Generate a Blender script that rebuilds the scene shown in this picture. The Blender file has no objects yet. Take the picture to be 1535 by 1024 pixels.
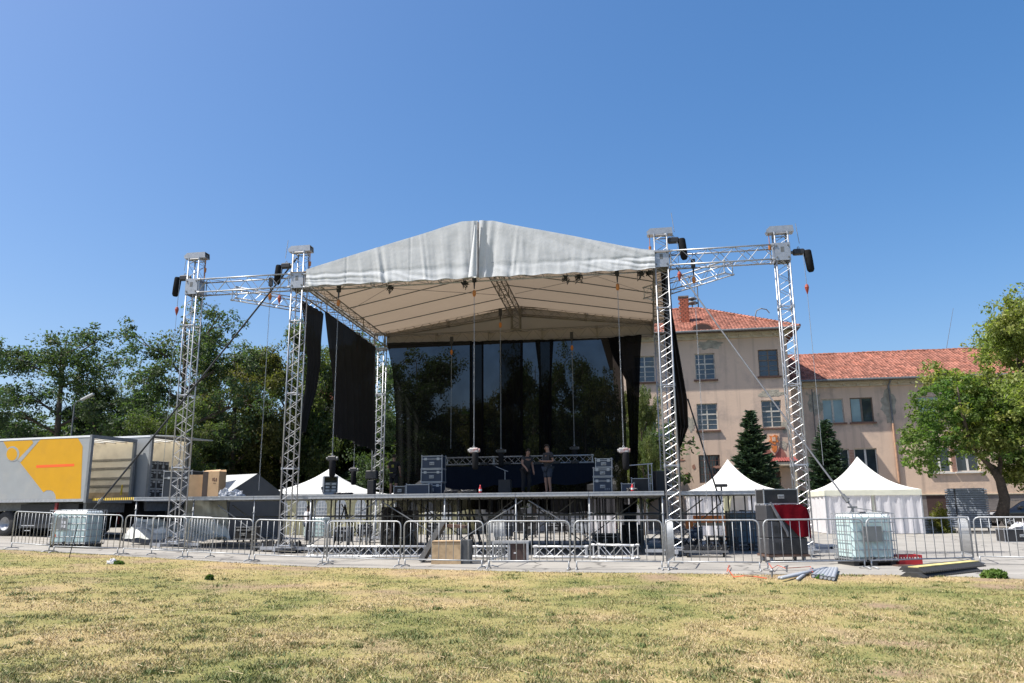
import bpy, math, random
import numpy as np
from mathutils import Vector, Matrix
R = math.radians
sc = bpy.context.scene
COL = sc.collection

# ---------------------------------------------------------------- camera, sky, sun
F_PX, PITCH, ROLL, EYE = 1176.0, 12.0, -0.45, 1.5
cam_d = bpy.data.cameras.new('camera')
cam_d.sensor_width = 36.0
cam_d.lens = 36.0 * F_PX / 1535.0
cam_d.clip_end = 3000
cam = bpy.data.objects.new('camera', cam_d)
COL.objects.link(cam)
cam.matrix_world = Matrix.Translation((0, 0, EYE)) @ Matrix.Rotation(R(90 + PITCH), 4, 'X') @ Matrix.Rotation(R(ROLL), 4, 'Z')
sc.camera = cam
CM = cam.matrix_world.copy()

SUN_EL, SUN_AZ = 58.0, 258.0
world = bpy.data.worlds.new('World')
sc.world = world
world.use_nodes = True
wn = world.node_tree
bg = wn.nodes['Background']
sky = wn.nodes.new('ShaderNodeTexSky')
sky.sky_type = 'NISHITA'
sky.sun_disc = False
sky.sun_elevation = R(SUN_EL)
sky.sun_rotation = R(SUN_AZ)
sky.air_density = 1.0
sky.dust_density = 3.0
sky.ozone_density = 2.5
sky.altitude = 500
hsv = wn.nodes.new('ShaderNodeHueSaturation')
hsv.inputs['Saturation'].default_value = 1.38
hsv.inputs['Hue'].default_value = .507
wn.links.new(sky.outputs[0], hsv.inputs['Color'])
gmn = wn.nodes.new('ShaderNodeGamma')
gmn.inputs['Gamma'].default_value = 0.8
wn.links.new(hsv.outputs[0], gmn.inputs['Color'])
wn.links.new(gmn.outputs[0], bg.inputs[0])
bg.inputs[1].default_value = 0.145
sun_d = bpy.data.lights.new('sun', 'SUN')
sun_d.energy = 4.9
sun_d.angle = R(0.53)
sun_d.color = (1.0, 0.95, 0.87)
sun = bpy.data.objects.new('sun', sun_d)
COL.objects.link(sun)
_az = R(SUN_AZ)
_sd = Vector((math.sin(_az) * math.cos(R(SUN_EL)), math.cos(_az) * math.cos(R(SUN_EL)), math.sin(R(SUN_EL))))
sun.rotation_euler = _sd.to_track_quat('Z', 'Y').to_euler()
sun.location = (-40, -10, 60)
sc.view_settings.view_transform = 'Standard'
sc.view_settings.look = 'None'
sc.view_settings.gamma = 1
sc.view_settings.exposure = 0.78
sc.view_settings.use_curve_mapping = False
try:
    sc.cycles.max_bounces = 7
    sc.cycles.transparent_max_bounces = 14
    sc.cycles.diffuse_bounces = 3
    sc.cycles.caustics_reflective = False
    sc.cycles.caustics_refractive = False
except Exception:
    pass

# ---------------------------------------------------------------- frames of reference
# the stage and the building behind it share one orientation; u runs along the stage front, v away from the lawn
ANG = -math.atan2(2.2, 12.9)
O = Vector((-7.8, 27.8, 0))
UU = Vector((math.cos(ANG), math.sin(ANG), 0))
VV = Vector((-math.sin(ANG), math.cos(ANG), 0))

def W(u, v, z=0.0):
    return O + UU * u + VV * v + Vector((0, 0, z))

def ray(px, py):
    d = Vector(((px - 767.5) / F_PX, -(py - 512.0) / F_PX, -1.0))
    return (CM.to_3x3() @ d)

C0 = Vector((0, 0, EYE))

def P(px, py, Y):
    d = ray(px, py)
    return C0 + d * (Y / d.y)

def sv(px, py, v):
    d = ray(px, py)
    t = (v - (C0 - O).dot(VV)) / d.dot(VV)
    p = C0 + d * t
    return ((p - O).dot(UU), p.z)

def su(px, py, u):
    d = ray(px, py)
    t = (u - (C0 - O).dot(UU)) / d.dot(UU)
    p = C0 + d * t
    return ((p - O).dot(VV), p.z)

def gz(x, y=0):
    t = max(0.0, -x - 5.0)
    t = t * t / (t + 1.0)
    return min(0.033 * t, 0.5)

def G(px, py):
    d = ray(px, py)
    z = 0.0
    for _ in range(6):
        p = C0 + d * ((z - EYE) / d.z)
        z = gz(p.x, p.y)
    return p

def UV(p):
    return ((p - O).dot(UU), (p - O).dot(VV))

# ---------------------------------------------------------------- mesh helpers
class MB:
    def __init__(s):
        s.v = []
        s.f = []

    def box(s, x0, x1, y0, y1, z0, z1):
        n = len(s.v)
        s.v += [(x0, y0, z0), (x1, y0, z0), (x1, y1, z0), (x0, y1, z0), (x0, y0, z1), (x1, y0, z1), (x1, y1, z1), (x0, y1, z1)]
        s.f += [tuple(n + i for i in q) for q in ((3, 2, 1, 0), (4, 5, 6, 7), (0, 1, 5, 4), (1, 2, 6, 5), (2, 3, 7, 6), (3, 0, 4, 7))]
        return s

    def cbox(s, x0, x1, y0, y1, z0, z1, c):
        # box with chamfered vertical and horizontal front edges (a bevelled body)
        prof = [(x0 + c, y0), (x1 - c, y0), (x1, y0 + c), (x1, y1 - c), (x1 - c, y1), (x0 + c, y1), (x0, y1 - c), (x0, y0 + c)]
        ins = [(min(max(a, x0 + c), x1 - c), min(max(b, y0 + c), y1 - c)) for a, b in prof]
        n = len(s.v)
        s.v += [(a, b, z0) for a, b in ins] + [(a, b, z0 + c) for a, b in prof] + [(a, b, z1 - c) for a, b in prof] + [(a, b, z1) for a, b in ins]
        for k in range(3):
            for i in range(8):
                j = (i + 1) % 8
                s.f.append((n + k * 8 + i, n + k * 8 + j, n + k * 8 + 8 + j, n + k * 8 + 8 + i))
        s.f.append(tuple(n + i for i in range(7, -1, -1)))
        s.f.append(tuple(n + 24 + i for i in range(8)))
        return s

    def tube(s, p, q, r, n=6, r2=None, cap=True):
        p = Vector(p); q = Vector(q)
        r2 = r if r2 is None else r2
        d = (q - p)
        if d.length < 1e-6:
            return s
        d.normalize()
        a = d.orthogonal().normalized()
        b = d.cross(a)
        m = len(s.v)
        for c, rr in ((p, r), (q, r2)):
            for i in range(n):
                t = 2 * math.pi * (i + .5) / n
                s.v.append(tuple(c + a * (rr * math.cos(t)) + b * (rr * math.sin(t))))
        for i in range(n):
            j = (i + 1) % n
            s.f.append((m + i, m + j, m + n + j, m + n + i))
        if cap:
            s.f.append(tuple(m + i for i in range(n - 1, -1, -1)))
            s.f.append(tuple(m + n + i for i in range(n)))
        return s

    def path(s, pts, r, n=6, closed=False):
        pts = [Vector(p) for p in pts]
        N = len(pts)
        m = len(s.v)
        a = None
        for k, p in enumerate(pts):
            if closed:
                d = pts[(k + 1) % N] - pts[k - 1]
            else:
                d = pts[min(k + 1, N - 1)] - pts[max(k - 1, 0)]
            d.normalize()
            a = d.orthogonal() if a is None else (a - d * a.dot(d))
            a.normalize()
            b = d.cross(a)
            rr = r[k] if isinstance(r, (list, tuple)) else r
            for i in range(n):
                t = 2 * math.pi * (i + .5) / n
                s.v.append(tuple(p + a * (rr * math.cos(t)) + b * (rr * math.sin(t))))
        for k in range(N if closed else N - 1):
            k2 = (k + 1) % N
            for i in range(n):
                j = (i + 1) % n
                s.f.append((m + k * n + i, m + k * n + j, m + k2 * n + j, m + k2 * n + i))
        if not closed:
            s.f.append(tuple(m + i for i in range(n - 1, -1, -1)))
            s.f.append(tuple(m + (N - 1) * n + i for i in range(n)))
        return s

    def face(s, *pts):
        n = len(s.v)
        s.v += [tuple(p) for p in pts]
        s.f.append(tuple(range(n, n + len(pts))))
        return s

    def grid(s, fn, nu, nv):
        m = len(s.v)
        for j in range(nv + 1):
            for i in range(nu + 1):
                s.v.append(tuple(fn(i / nu, j / nv)))
        for j in range(nv):
            for i in range(nu):
                a = m + j * (nu + 1) + i
                s.f.append((a, a + 1, a + nu + 2, a + nu + 1))
        return s

    def prism(s, poly, y0, y1):
        # polygon in x,z extruded along y
        n = len(s.v); k = len(poly)
        s.v += [(a, y0, b) for a, b in poly] + [(a, y1, b) for a, b in poly]
        s.f.append(tuple(n + i for i in range(k)))
        s.f.append(tuple(n + k + i for i in range(k - 1, -1, -1)))
        for i in range(k):
            j = (i + 1) % k
            s.f.append((n + j, n + i, n + k + i, n + k + j))
        return s

    def lathe(s, prof, c=(0, 0), n=16):
        m = len(s.v); k = len(prof)
        for r, z in prof:
            for i in range(n):
                t = 2 * math.pi * i / n
                s.v.append((c[0] + r * math.cos(t), c[1] + r * math.sin(t), z))
        for a in range(k - 1):
            for i in range(n):
                j = (i + 1) % n
                s.f.append((m + a * n + i, m + a * n + j, m + a * n + n + j, m + a * n + n + i))
        return s

    def mesh(s, name, mat, smooth=False):
        me = bpy.data.meshes.new(name)
        me.from_pydata(s.v, [], s.f)
        me.update()
        if mat:
            me.materials.append(mat)
        if smooth:
            me.polygons.foreach_set('use_smooth', [True] * len(me.polygons))
        return me

    def build(s, name, mat, parent=None, loc=(0, 0, 0), rot=(0, 0, 0), kind=None, smooth=False, label=None):
        return inst(name, s.mesh(name, mat, smooth), parent, loc, rot, kind, label)

def inst(name, me, parent=None, loc=(0, 0, 0), rot=(0, 0, 0), kind=None, label=None):
    o = bpy.data.objects.new(name, me)
    COL.objects.link(o)
    o.location = loc
    o.rotation_euler = rot
    if parent is not None:
        o.parent = parent
    if kind:
        o['kind'] = kind
    if label:
        o['label'] = label
    return o

def tag(o, label, cat, group=None, kind=None):
    o['label'] = label
    o['category'] = cat
    if group:
        o['group'] = group
    if kind:
        o['kind'] = kind
    return o

def T(name, label, cat, loc, rz=0.0, group=None):
    o = bpy.data.objects.new(name, None)
    COL.objects.link(o)
    o.empty_display_size = .2
    o.location = loc
    o.rotation_euler = (0, 0, rz)
    return tag(o, label, cat, group)

def TS(name, label, cat, u, v, z=0.0, rz=0.0, group=None):
    return T(name, label, cat, W(u, v, z), ANG + rz, group)

def copy_tree(o, parent=None):
    c = o.copy()
    COL.objects.link(c)
    if parent is not None:
        c.parent = parent
    for ch in list(o.children):
        copy_tree(ch, c)
    return c

def np_mesh(name, verts, faces_per, mat, attrs=None, smooth=False):
    """verts (N,3) laid out so that each face is faces_per consecutive vertices"""
    n = len(verts)
    me = bpy.data.meshes.new(name)
    me.vertices.add(n)
    me.vertices.foreach_set('co', np.ascontiguousarray(verts, dtype=np.float32).ravel())
    me.loops.add(n)
    me.loops.foreach_set('vertex_index', np.arange(n, dtype=np.int32))
    k = n // faces_per
    me.polygons.add(k)
    me.polygons.foreach_set('loop_start', (np.arange(k) * faces_per).astype(np.int32))
    try:
        me.polygons.foreach_set('loop_total', np.full(k, faces_per, dtype=np.int32))
    except Exception:
        pass
    me.update(calc_edges=True)
    if attrs:
        for an, arr in attrs.items():
            at = me.attributes.new(an, 'FLOAT', 'POINT')
            at.data.foreach_set('value', np.ascontiguousarray(arr, dtype=np.float32))
    me.materials.append(mat)
    return me

def vnoise(x, y, scale, seed):
    rs = np.random.RandomState(seed)
    lat = rs.rand(256, 256)
    a = x * scale; b = y * scale
    i = np.floor(a).astype(int); j = np.floor(b).astype(int)
    fx = a - i; fy = b - j
    fx = fx * fx * (3 - 2 * fx); fy = fy * fy * (3 - 2 * fy)
    g = lambda p, q: lat[p % 256, q % 256]
    return (g(i, j) * (1 - fx) + g(i + 1, j) * fx) * (1 - fy) + (g(i, j + 1) * (1 - fx) + g(i + 1, j + 1) * fx) * fy

def fbm(x, y, scale, seed, octs=4):
    t = 0; a = 1; w = 0
    for k in range(octs):
        t = t + a * vnoise(x, y, scale * 2 ** k, seed + k)
        w += a; a *= .55
    return t / w

# ---------------------------------------------------------------- materials
MATS = {}
def srgb(r, g, b):
    f = lambda c: ((c / 255.0) / 12.92 if c / 255.0 <= 0.04045 else ((c / 255.0 + 0.055) / 1.055) ** 2.4)
    return (f(r), f(g), f(b), 1)

def mat(name, col, rough=.6, metal=0.0, var=.15, scale=6.0, bump=0.0, bscale=40.0, dirt=None, dscale=3.0, damt=.5, spec=None, coat=0.0):
    if name in MATS:
        return MATS[name]
    m = bpy.data.materials.new(name)
    m.use_nodes = True
    nt = m.node_tree
    bs = nt.nodes['Principled BSDF']
    N = nt.nodes.new; L = nt.links.new
    tc = N('ShaderNodeTexCoord')
    no = N('ShaderNodeTexNoise'); no.inputs['Scale'].default_value = scale; no.inputs['Detail'].default_value = 5
    L(tc.outputs['Object'], no.inputs['Vector'])
    mr = N('ShaderNodeMapRange'); mr.inputs['From Min'].default_value = .3; mr.inputs['From Max'].default_value = .7
    mr.inputs['To Min'].default_value = 1 - var; mr.inputs['To Max'].default_value = 1 + var
    L(no.outputs[0], mr.inputs['Value'])
    mx = N('ShaderNodeVectorMath'); mx.operation = 'SCALE'
    mx.inputs[0].default_value = col[:3]
    L(mr.outputs[0], mx.inputs['Scale'])
    out = mx.outputs[0]
    if dirt:
        n2 = N('ShaderNodeTexNoise'); n2.inputs['Scale'].default_value = dscale; n2.inputs['Detail'].default_value = 8; n2.inputs['Roughness'].default_value = .65
        L(tc.outputs['Object'], n2.inputs['Vector'])
        m2 = N('ShaderNodeMapRange'); m2.inputs['From Min'].default_value = .5; m2.inputs['From Max'].default_value = .66; m2.inputs['To Max'].default_value = damt
        L(n2.outputs[0], m2.inputs['Value'])
        mm = N('ShaderNodeMix'); mm.data_type = 'RGBA'
        L(m2.outputs[0], mm.inputs[0]); L(out, mm.inputs[6]); mm.inputs[7].default_value = dirt
        out = mm.outputs[2]
    L(out, bs.inputs['Base Color'])
    bs.inputs['Roughness'].default_value = rough
    bs.inputs['Metallic'].default_value = metal
    if spec is not None:
        bs.inputs['Specular IOR Level'].default_value = spec
    if coat:
        bs.inputs['Coat Weight'].default_value = coat
    if bump:
        n3 = N('ShaderNodeTexNoise'); n3.inputs['Scale'].default_value = bscale; n3.inputs['Detail'].default_value = 6
        L(tc.outputs['Object'], n3.inputs['Vector'])
        bp = N('ShaderNodeBump'); bp.inputs['Strength'].default_value = bump; bp.inputs['Distance'].default_value = .03
        L(n3.outputs[0], bp.inputs['Height']); L(bp.outputs[0], bs.inputs['Normal'])
    MATS[name] = m
    return m

def fabric(name, col, trans=.3, see=0.0, bump=.3, bscale=3.0, weave=0.0, var=.08, tcol=None, see_col=(1, 1, 1, 1)):
    """cloth: diffuse + translucent, optionally an open mesh one sees through"""
    if name in MATS:
        return MATS[name]
    m = bpy.data.materials.new(name)
    m.use_nodes = True
    nt = m.node_tree
    nt.nodes.clear()
    N = nt.nodes.new; L = nt.links.new
    out = N('ShaderNodeOutputMaterial')
    tc = N('ShaderNodeTexCoord')
    no = N('ShaderNodeTexNoise'); no.inputs['Scale'].default_value = 1.3; no.inputs['Detail'].default_value = 6
    L(tc.outputs['Object'], no.inputs['Vector'])
    mr = N('ShaderNodeMapRange'); mr.inputs['From Min'].default_value = .3; mr.inputs['From Max'].default_value = .7
    mr.inputs['To Min'].default_value = 1 - var; mr.inputs['To Max'].default_value = 1 + var
    L(no.outputs[0], mr.inputs['Value'])
    sc_ = N('ShaderNodeVectorMath'); sc_.operation = 'SCALE'; sc_.inputs[0].default_value = col[:3]
    L(mr.outputs[0], sc_.inputs['Scale'])
    bp = N('ShaderNodeBump'); bp.inputs['Strength'].default_value = bump; bp.inputs['Distance'].default_value = .08
    n3 = N('ShaderNodeTexNoise'); n3.inputs['Scale'].default_value = bscale; n3.inputs['Detail'].default_value = 5
    L(tc.outputs['Object'], n3.inputs['Vector']); L(n3.outputs[0], bp.inputs['Height'])
    d = N('ShaderNodeBsdfDiffuse'); L(sc_.outputs[0], d.inputs[0]); L(bp.outputs[0], d.inputs['Normal'])
    t = N('ShaderNodeBsdfTranslucent')
    if tcol:
        t.inputs[0].default_value = tcol
    else:
        L(sc_.outputs[0], t.inputs[0])
    mx = N('ShaderNodeMixShader'); mx.inputs[0].default_value = trans
    L(d.outputs[0], mx.inputs[1]); L(t.outputs[0], mx.inputs[2])
    res = mx.outputs[0]
    if see:
        tr = N('ShaderNodeBsdfTransparent'); tr.inputs[0].default_value = see_col
        m2 = N('ShaderNodeMixShader')
        n4 = N('ShaderNodeTexNoise'); n4.inputs['Scale'].default_value = .8; n4.inputs['Detail'].default_value = 4
        L(tc.outputs['Object'], n4.inputs['Vector'])
        r4 = N('ShaderNodeMapRange'); r4.inputs['From Min'].default_value = .3; r4.inputs['From Max'].default_value = .7
        r4.inputs['To Min'].default_value = see * .75; r4.inputs['To Max'].default_value = see * 1.25
        L(n4.outputs[0], r4.inputs['Value']); L(r4.outputs[0], m2.inputs[0])
        L(res, m2.inputs[1]); L(tr.outputs[0], m2.inputs[2])
        res = m2.outputs[0]
    L(res, out.inputs['Surface'])
    MATS[name] = m
    return m

ALU = mat('aluminium', (.40, .41, .43), .42, .6, .12, 9)
ALUD = mat('dull_aluminium', (.42, .43, .45), .5, .6, .15, 9)
GALV = mat('galvanised_steel', (.36, .375, .39), .48, .4, .18, 14, dirt=(.25, .24, .22, 1), dscale=10, damt=.35)
STEELD = mat('dark_steel', (.16, .165, .17), .55, .4, .2, 8)
BLACK = mat('black_paint', (.018, .018, .02), .55, 0, .25, 8)
BLACKP = mat('black_plastic', (.025, .025, .028), .42, 0, .2, 12)
RUBBER = mat('black_rubber', (.03, .03, .03), .8, 0, .25, 14, bump=.3)
NAVY = mat('navy_laminate', (.022, .035, .065), .45, 0, .15, 6)
WHITEP = mat('white_paint', (.74, .76, .78), .42, 0, .04, 3, dirt=(.45, .44, .41, 1), dscale=2.5, damt=.3)
GREYP = mat('grey_plastic', (.30, .32, .35), .55, 0, .1, 8)
ORANGE = mat('orange_plastic', (.75, .20, .03), .5, 0, .1, 5)
REDP = mat('red_plastic', (.50, .03, .035), .45, 0, .12, 6)
PLY = mat('plywood', (.50, .36, .21), .75, 0, .2, 3, dirt=(.22, .14, .08, 1), dscale=5, damt=.45)
PLYU = mat('pale_plywood_underside', (.42, .37, .29), .8, 0, .15, 2)
CARD = mat('cardboard', (.46, .31, .18), .85, 0, .1, 4)
WOODD = mat('dark_wood', (.10, .06, .045), .7, 0, .3, 5)
CHAIN = mat('chain_steel', (.33, .34, .36), .45, .6, .2, 30)
STRAP = mat('dark_strap', (.03, .032, .036), .7, 0, .2, 10)
# ================================================================ GROUND
EDGE_PX = [(-400, 806), (-150, 815), (0, 823), (100, 828), (200, 834), (300, 840), (400, 846), (600, 852), (800, 857), (1000, 859), (1150, 861), (1300, 861), (1450, 864), (1535, 868), (1900, 880), (2400, 890)]
EDGE = sorted([tuple(G(a, b)[:2]) for a, b in EDGE_PX])
EX = np.array([e[0] for e in EDGE]); EY = np.array([e[1] for e in EDGE])
def edge_y(x):
    return np.interp(x, EX, EY)

gzv = np.vectorize(gz)
def lawn_fields(x, y):
    """how dry and how bare the turf is at a place on the ground"""
    dry = fbm(x + 40, y * .75 + 40, .8, 3, 6)
    bare = fbm(x + 90, y * .8 + 10, .9, 21, 5)
    de = edge_y(x) - y
    strip = np.exp(-((de - .9) / 1.1) ** 2)
    bare = bare + .20 * strip
    for cx, cy, rx, ry, a in SPOTS:
        bare = bare + a * np.exp(-(((x - cx) / rx) ** 2 + ((y - cy) / ry) ** 2))
    dry = dry + .16 * strip - .05
    return np.clip((dry - .11) / .64, 0, 1), np.clip((bare - .62) / .24, 0, 1)

SPOTS = []
for px, py, rx, ry, a in [(1360, 1008, .7, .35, .22), (1262, 965, .55, .3, .18), (1315, 965, .5, .25, .16), (1180, 880, 1.2, .5, .12), (1500, 880, 1.1, .6, .2),
                          (350, 880, 1.2, .7, .16), (120, 850, 1.6, .6, .14), (620, 875, 1.5, .5, .15), (900, 880, 1.6, .5, .12), (40, 930, .7, .4, .1), (1240, 870, .8, .5, .14)]:
    p = G(px, py)
    SPOTS.append((p.x, p.y, rx, ry, a))

def field_mat(name, blade):
    m = bpy.data.materials.new(name)
    m.use_nodes = True
    nt = m.node_tree; bs = nt.nodes['Principled BSDF']
    N = nt.nodes.new; L = nt.links.new
    ad = N('ShaderNodeAttribute'); ad.attribute_name = 'dry'
    ab = N('ShaderNodeAttribute'); ab.attribute_name = 'bare'
    tc = N('ShaderNodeTexCoord')
    no = N('ShaderNodeTexNoise'); no.inputs['Scale'].default_value = 9 if blade else 14; no.inputs['Detail'].default_value = 6; no.inputs['Roughness'].default_value = .7
    L(tc.outputs['Object'], no.inputs['Vector'])
    mm = N('ShaderNodeMath'); mm.operation = 'MULTIPLY_ADD'; mm.inputs[1].default_value = 1.3; mm.inputs[2].default_value = -.65
    L(no.outputs[0], mm.inputs[0])
    ad2 = N('ShaderNodeMath'); ad2.operation = 'ADD'; ad2.use_clamp = True
    L(ad.outputs['Fac'], ad2.inputs[0]); L(mm.outputs[0], ad2.inputs[1])
    src = ad2.outputs[0]
    if blade:
        ge = N('ShaderNodeNewGeometry')
        m3 = N('ShaderNodeMath'); m3.operation = 'MULTIPLY_ADD'; m3.inputs[1].default_value = .9; m3.inputs[2].default_value = -.45
        L(ge.outputs['Random Per Island'], m3.inputs[0])
        a3 = N('ShaderNodeMath'); a3.operation = 'ADD'; a3.use_clamp = True
        L(src, a3.inputs[0]); L(m3.outputs[0], a3.inputs[1]); src = a3.outputs[0]
    cr = N('ShaderNodeValToRGB')
    el = cr.color_ramp.elements
    if blade:
        el[0].color = (.10, .135, .042, 1); el[1].color = (.45, .35, .21, 1)
        e = el.new(.35); e.color = (.195, .195, .08, 1)
        e = el.new(.62); e.color = (.33, .27, .135, 1)
    else:
        el[0].color = (.15, .165, .055, 1); el[1].color = (.40, .30, .155, 1)
        e = el.new(.5); e.color = (.28, .245, .10, 1)
    L(src, cr.inputs[0])
    if blade:
        L(cr.outputs[0], bs.inputs['Base Color'])
        bs.inputs['Roughness'].default_value = .6
        bs.inputs['Specular IOR Level'].default_value = .25
    else:
        dr = N('ShaderNodeValToRGB'); dr.color_ramp.elements[0].color = (.16, .115, .08, 1); dr.color_ramp.elements[1].color = (.38, .28, .18, 1)
        n5 = N('ShaderNodeTexNoise'); n5.inputs['Scale'].default_value = 6; n5.inputs['Detail'].default_value = 8
        L(tc.outputs['Object'], n5.inputs['Vector']); L(n5.outputs[0], dr.inputs[0])
        mx = N('ShaderNodeMix'); mx.data_type = 'RGBA'
        L(ab.outputs['Fac'], mx.inputs[0]); L(cr.outputs[0], mx.inputs[6]); L(dr.outputs[0], mx.inputs[7])
        L(mx.outputs[2], bs.inputs['Base Color'])
        bs.inputs['Roughness'].default_value = .95
        bs.inputs['Specular IOR Level'].default_value = .1
        n6 = N('ShaderNodeTexNoise'); n6.inputs['Scale'].default_value = 45; n6.inputs['Detail'].default_value = 5
        L(tc.outputs['Object'], n6.inputs['Vector'])
        bp = N('ShaderNodeBump'); bp.inputs['Strength'].default_value = .8; bp.inputs['Distance'].default_value = .04
        L(n6.outputs[0], bp.inputs['Height']); L(bp.outputs[0], bs.inputs['Normal'])
    return m

LAWN_M = field_mat('dry_lawn_soil', False)
BLADE_M = field_mat('grass_blades', True)

def make_lawn():
    nx, ny = 300, 150
    xs = np.linspace(-30, 30, nx)
    vs = []; dr = []; ba = []
    t = np.linspace(0, 1, ny)
    X = np.repeat(xs[None, :], ny, 0)
    Y = 1.0 + (edge_y(X) + .06 - 1.0) * (t[:, None] ** .8)
    fd, fb = lawn_fields(X, Y)
    rough = (fbm(X, Y, 2.2, 71, 3) - .5) * .05
    fall = np.clip((edge_y(X) - Y) / .6, 0, 1)
    Z = gzv(X) + rough * fall - .012 + .012 * fall
    m = bpy.data.meshes.new('lawn')
    idx = np.arange(nx * ny).reshape(ny, nx)
    faces = np.stack([idx[:-1, :-1], idx[:-1, 1:], idx[1:, 1:], idx[1:, :-1]], -1).reshape(-1, 4)
    m.from_pydata(np.stack([X, Y, Z], -1).reshape(-1, 3).tolist(), [], faces.tolist())
    for an, arr in (('dry', fd), ('bare', fb)):
        at = m.attributes.new(an, 'FLOAT', 'POINT'); at.data.foreach_set('value', arr.astype(np.float32).ravel())
    m.materials.append(LAWN_M)
    m.polygons.foreach_set('use_smooth', [True] * len(m.polygons))
    o = inst('lawn', m, kind='structure')
    o['label'] = 'sun dried mown lawn in front of the crowd barriers'
    # blades
    rs = np.random.RandomState(5)
    n = 520000
    y = 1 / (1 / 6.2 + (1 / 27.0 - 1 / 6.2) * rs.rand(n))
    x = (rs.rand(n) * 2 - 1) * .80 * y
    d, b = lawn_fields(x, y)
    keep = (y < edge_y(x) - .02 + rs.rand(n) * .10 - .04) & (rs.rand(n) > b * .72)
    cl = fbm(x, y, 3.0, 91, 3)
    keep &= rs.rand(n) < np.clip((cl - .2) * 2.2, .15, 1)
    x, y, d, b, cl = x[keep], y[keep], d[keep], b[keep], cl[keep]
    n = len(x)
    h = (.013 + .026 * rs.rand(n) ** 2) * (.6 + 1.0 * cl)
    w = .003 + .00038 * y
    a = rs.rand(n) * 6.283
    lean = (rs.rand(n) ** .7) * h * 1.5
    la = rs.rand(n) * 6.283
    rough = (fbm(x, y, 2.2, 71, 3) - .5) * .05 * np.clip((edge_y(x) - y) / .6, 0, 1)
    z = gzv(x) + rough - .004
    V = np.zeros((n, 3, 3))
    V[:, 0] = np.stack([x - w * np.cos(a), y - w * np.sin(a), z], -1)
    V[:, 1] = np.stack([x + w * np.cos(a), y + w * np.sin(a), z], -1)
    V[:, 2] = np.stack([x + lean * np.cos(la), y + lean * np.sin(la), z + h], -1)
    # darker broad-leaved weed tufts and long pale straws lying on top
    nt_ = 230; m_ = 46
    ty = 1 / (1 / 7.0 + (1 / 19.0 - 1 / 7.0) * rs.rand(nt_)); tx = (rs.rand(nt_) * 2 - 1) * .78 * ty
    ok = ty < edge_y(tx) - .1; tx, ty = tx[ok], ty[ok]; nt_ = len(tx)
    cx = np.repeat(tx, m_); cy = np.repeat(ty, m_); sz = np.repeat(.04 + .10 * rs.rand(nt_) ** 2, m_)
    wx = cx + rs.normal(size=len(cx)) * sz; wy = cy + rs.normal(size=len(cx)) * sz
    wa = rs.rand(len(cx)) * 6.283; wh = .02 + .035 * rs.rand(len(cx)); ww = .006 + .0004 * wy
    wz = gzv(wx) - .002
    V2 = np.zeros((len(cx), 3, 3))
    V2[:, 0] = np.stack([wx - ww * np.cos(wa), wy - ww * np.sin(wa), wz], -1)
    V2[:, 1] = np.stack([wx + ww * np.cos(wa), wy + ww * np.sin(wa), wz], -1)
    V2[:, 2] = np.stack([wx + .03 * np.sin(wa), wy + .03 * np.cos(wa), wz + wh], -1)
    ns_ = 1500
    sy = 1 / (1 / 6.5 + (1 / 19.0 - 1 / 6.5) * rs.rand(ns_)); sx = (rs.rand(ns_) * 2 - 1) * .78 * sy
    sa = rs.rand(ns_) * 6.283; sl_ = .05 + .14 * rs.rand(ns_); szz = gzv(sx) + .03
    V3 = np.zeros((ns_, 3, 3))
    V3[:, 0] = np.stack([sx, sy, szz], -1)
    V3[:, 1] = np.stack([sx + .006 * np.sin(sa), sy - .006 * np.cos(sa), szz + .004], -1)
    V3[:, 2] = np.stack([sx + sl_ * np.cos(sa), sy + sl_ * np.sin(sa), szz + .01 + .03 * rs.rand(ns_)], -1)
    V = np.concatenate([V, V2, V3]); d = np.concatenate([d, np.full(len(V2), -.55), np.full(ns_, 1.6)]); b = np.concatenate([b, np.zeros(len(V2) + ns_)])
    me = np_mesh('grass', V.reshape(-1, 3), 3, BLADE_M, {'dry': np.repeat(d, 3), 'bare': np.repeat(b, 3)})
    g = inst('grass', me)
    tag(g, 'short patchy straw coloured and green grass blades covering the lawn', 'grass', kind='stuff')
make_lawn()

def concrete_mat():
    m = mat('worn_tarmac', (.29, .275, .25), .9, 0, .12, .7, bump=.25, bscale=30, dirt=(.19, .18, .17, 1), dscale=.5, damt=.6, spec=.2)
    nt = m.node_tree; bs = nt.nodes['Principled BSDF']; N = nt.nodes.new; L = nt.links.new
    # hairline cracks
    tc = N('ShaderNodeTexCoord'); vo = N('ShaderNodeTexVoronoi'); vo.feature = 'DISTANCE_TO_EDGE'; vo.inputs['Scale'].default_value = .32
    nz = N('ShaderNodeTexNoise'); nz.inputs['Scale'].default_value = 1.2; nz.inputs['Detail'].default_value = 5
    L(tc.outputs['Object'], nz.inputs['Vector'])
    ad = N('ShaderNodeVectorMath'); ad.operation = 'MULTIPLY_ADD'; ad.inputs[1].default_value = (1.2, 1.2, 0)
    L(nz.outputs['Color'], ad.inputs[0]); L(tc.outputs['Object'], ad.inputs[2]); L(ad.outputs[0], vo.inputs['Vector'])
    mr = N('ShaderNodeMapRange'); mr.inputs['From Min'].default_value = .004; mr.inputs['From Max'].default_value = .02; mr.inputs['To Min'].default_value = .75; mr.inputs['To Max'].default_value = 0
    L(vo.outputs['Distance'], mr.inputs['Value'])
    mx = N('ShaderNodeMix'); mx.data_type = 'RGBA'; mx.inputs[7].default_value = (.09, .085, .08, 1)
    src = bs.inputs['Base Color'].links[0].from_socket
    L(mr.outputs[0], mx.inputs[0]); L(src, mx.inputs[6]); L(mx.outputs[2], bs.inputs['Base Color'])
    return m
TARMAC = concrete_mat()

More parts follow.
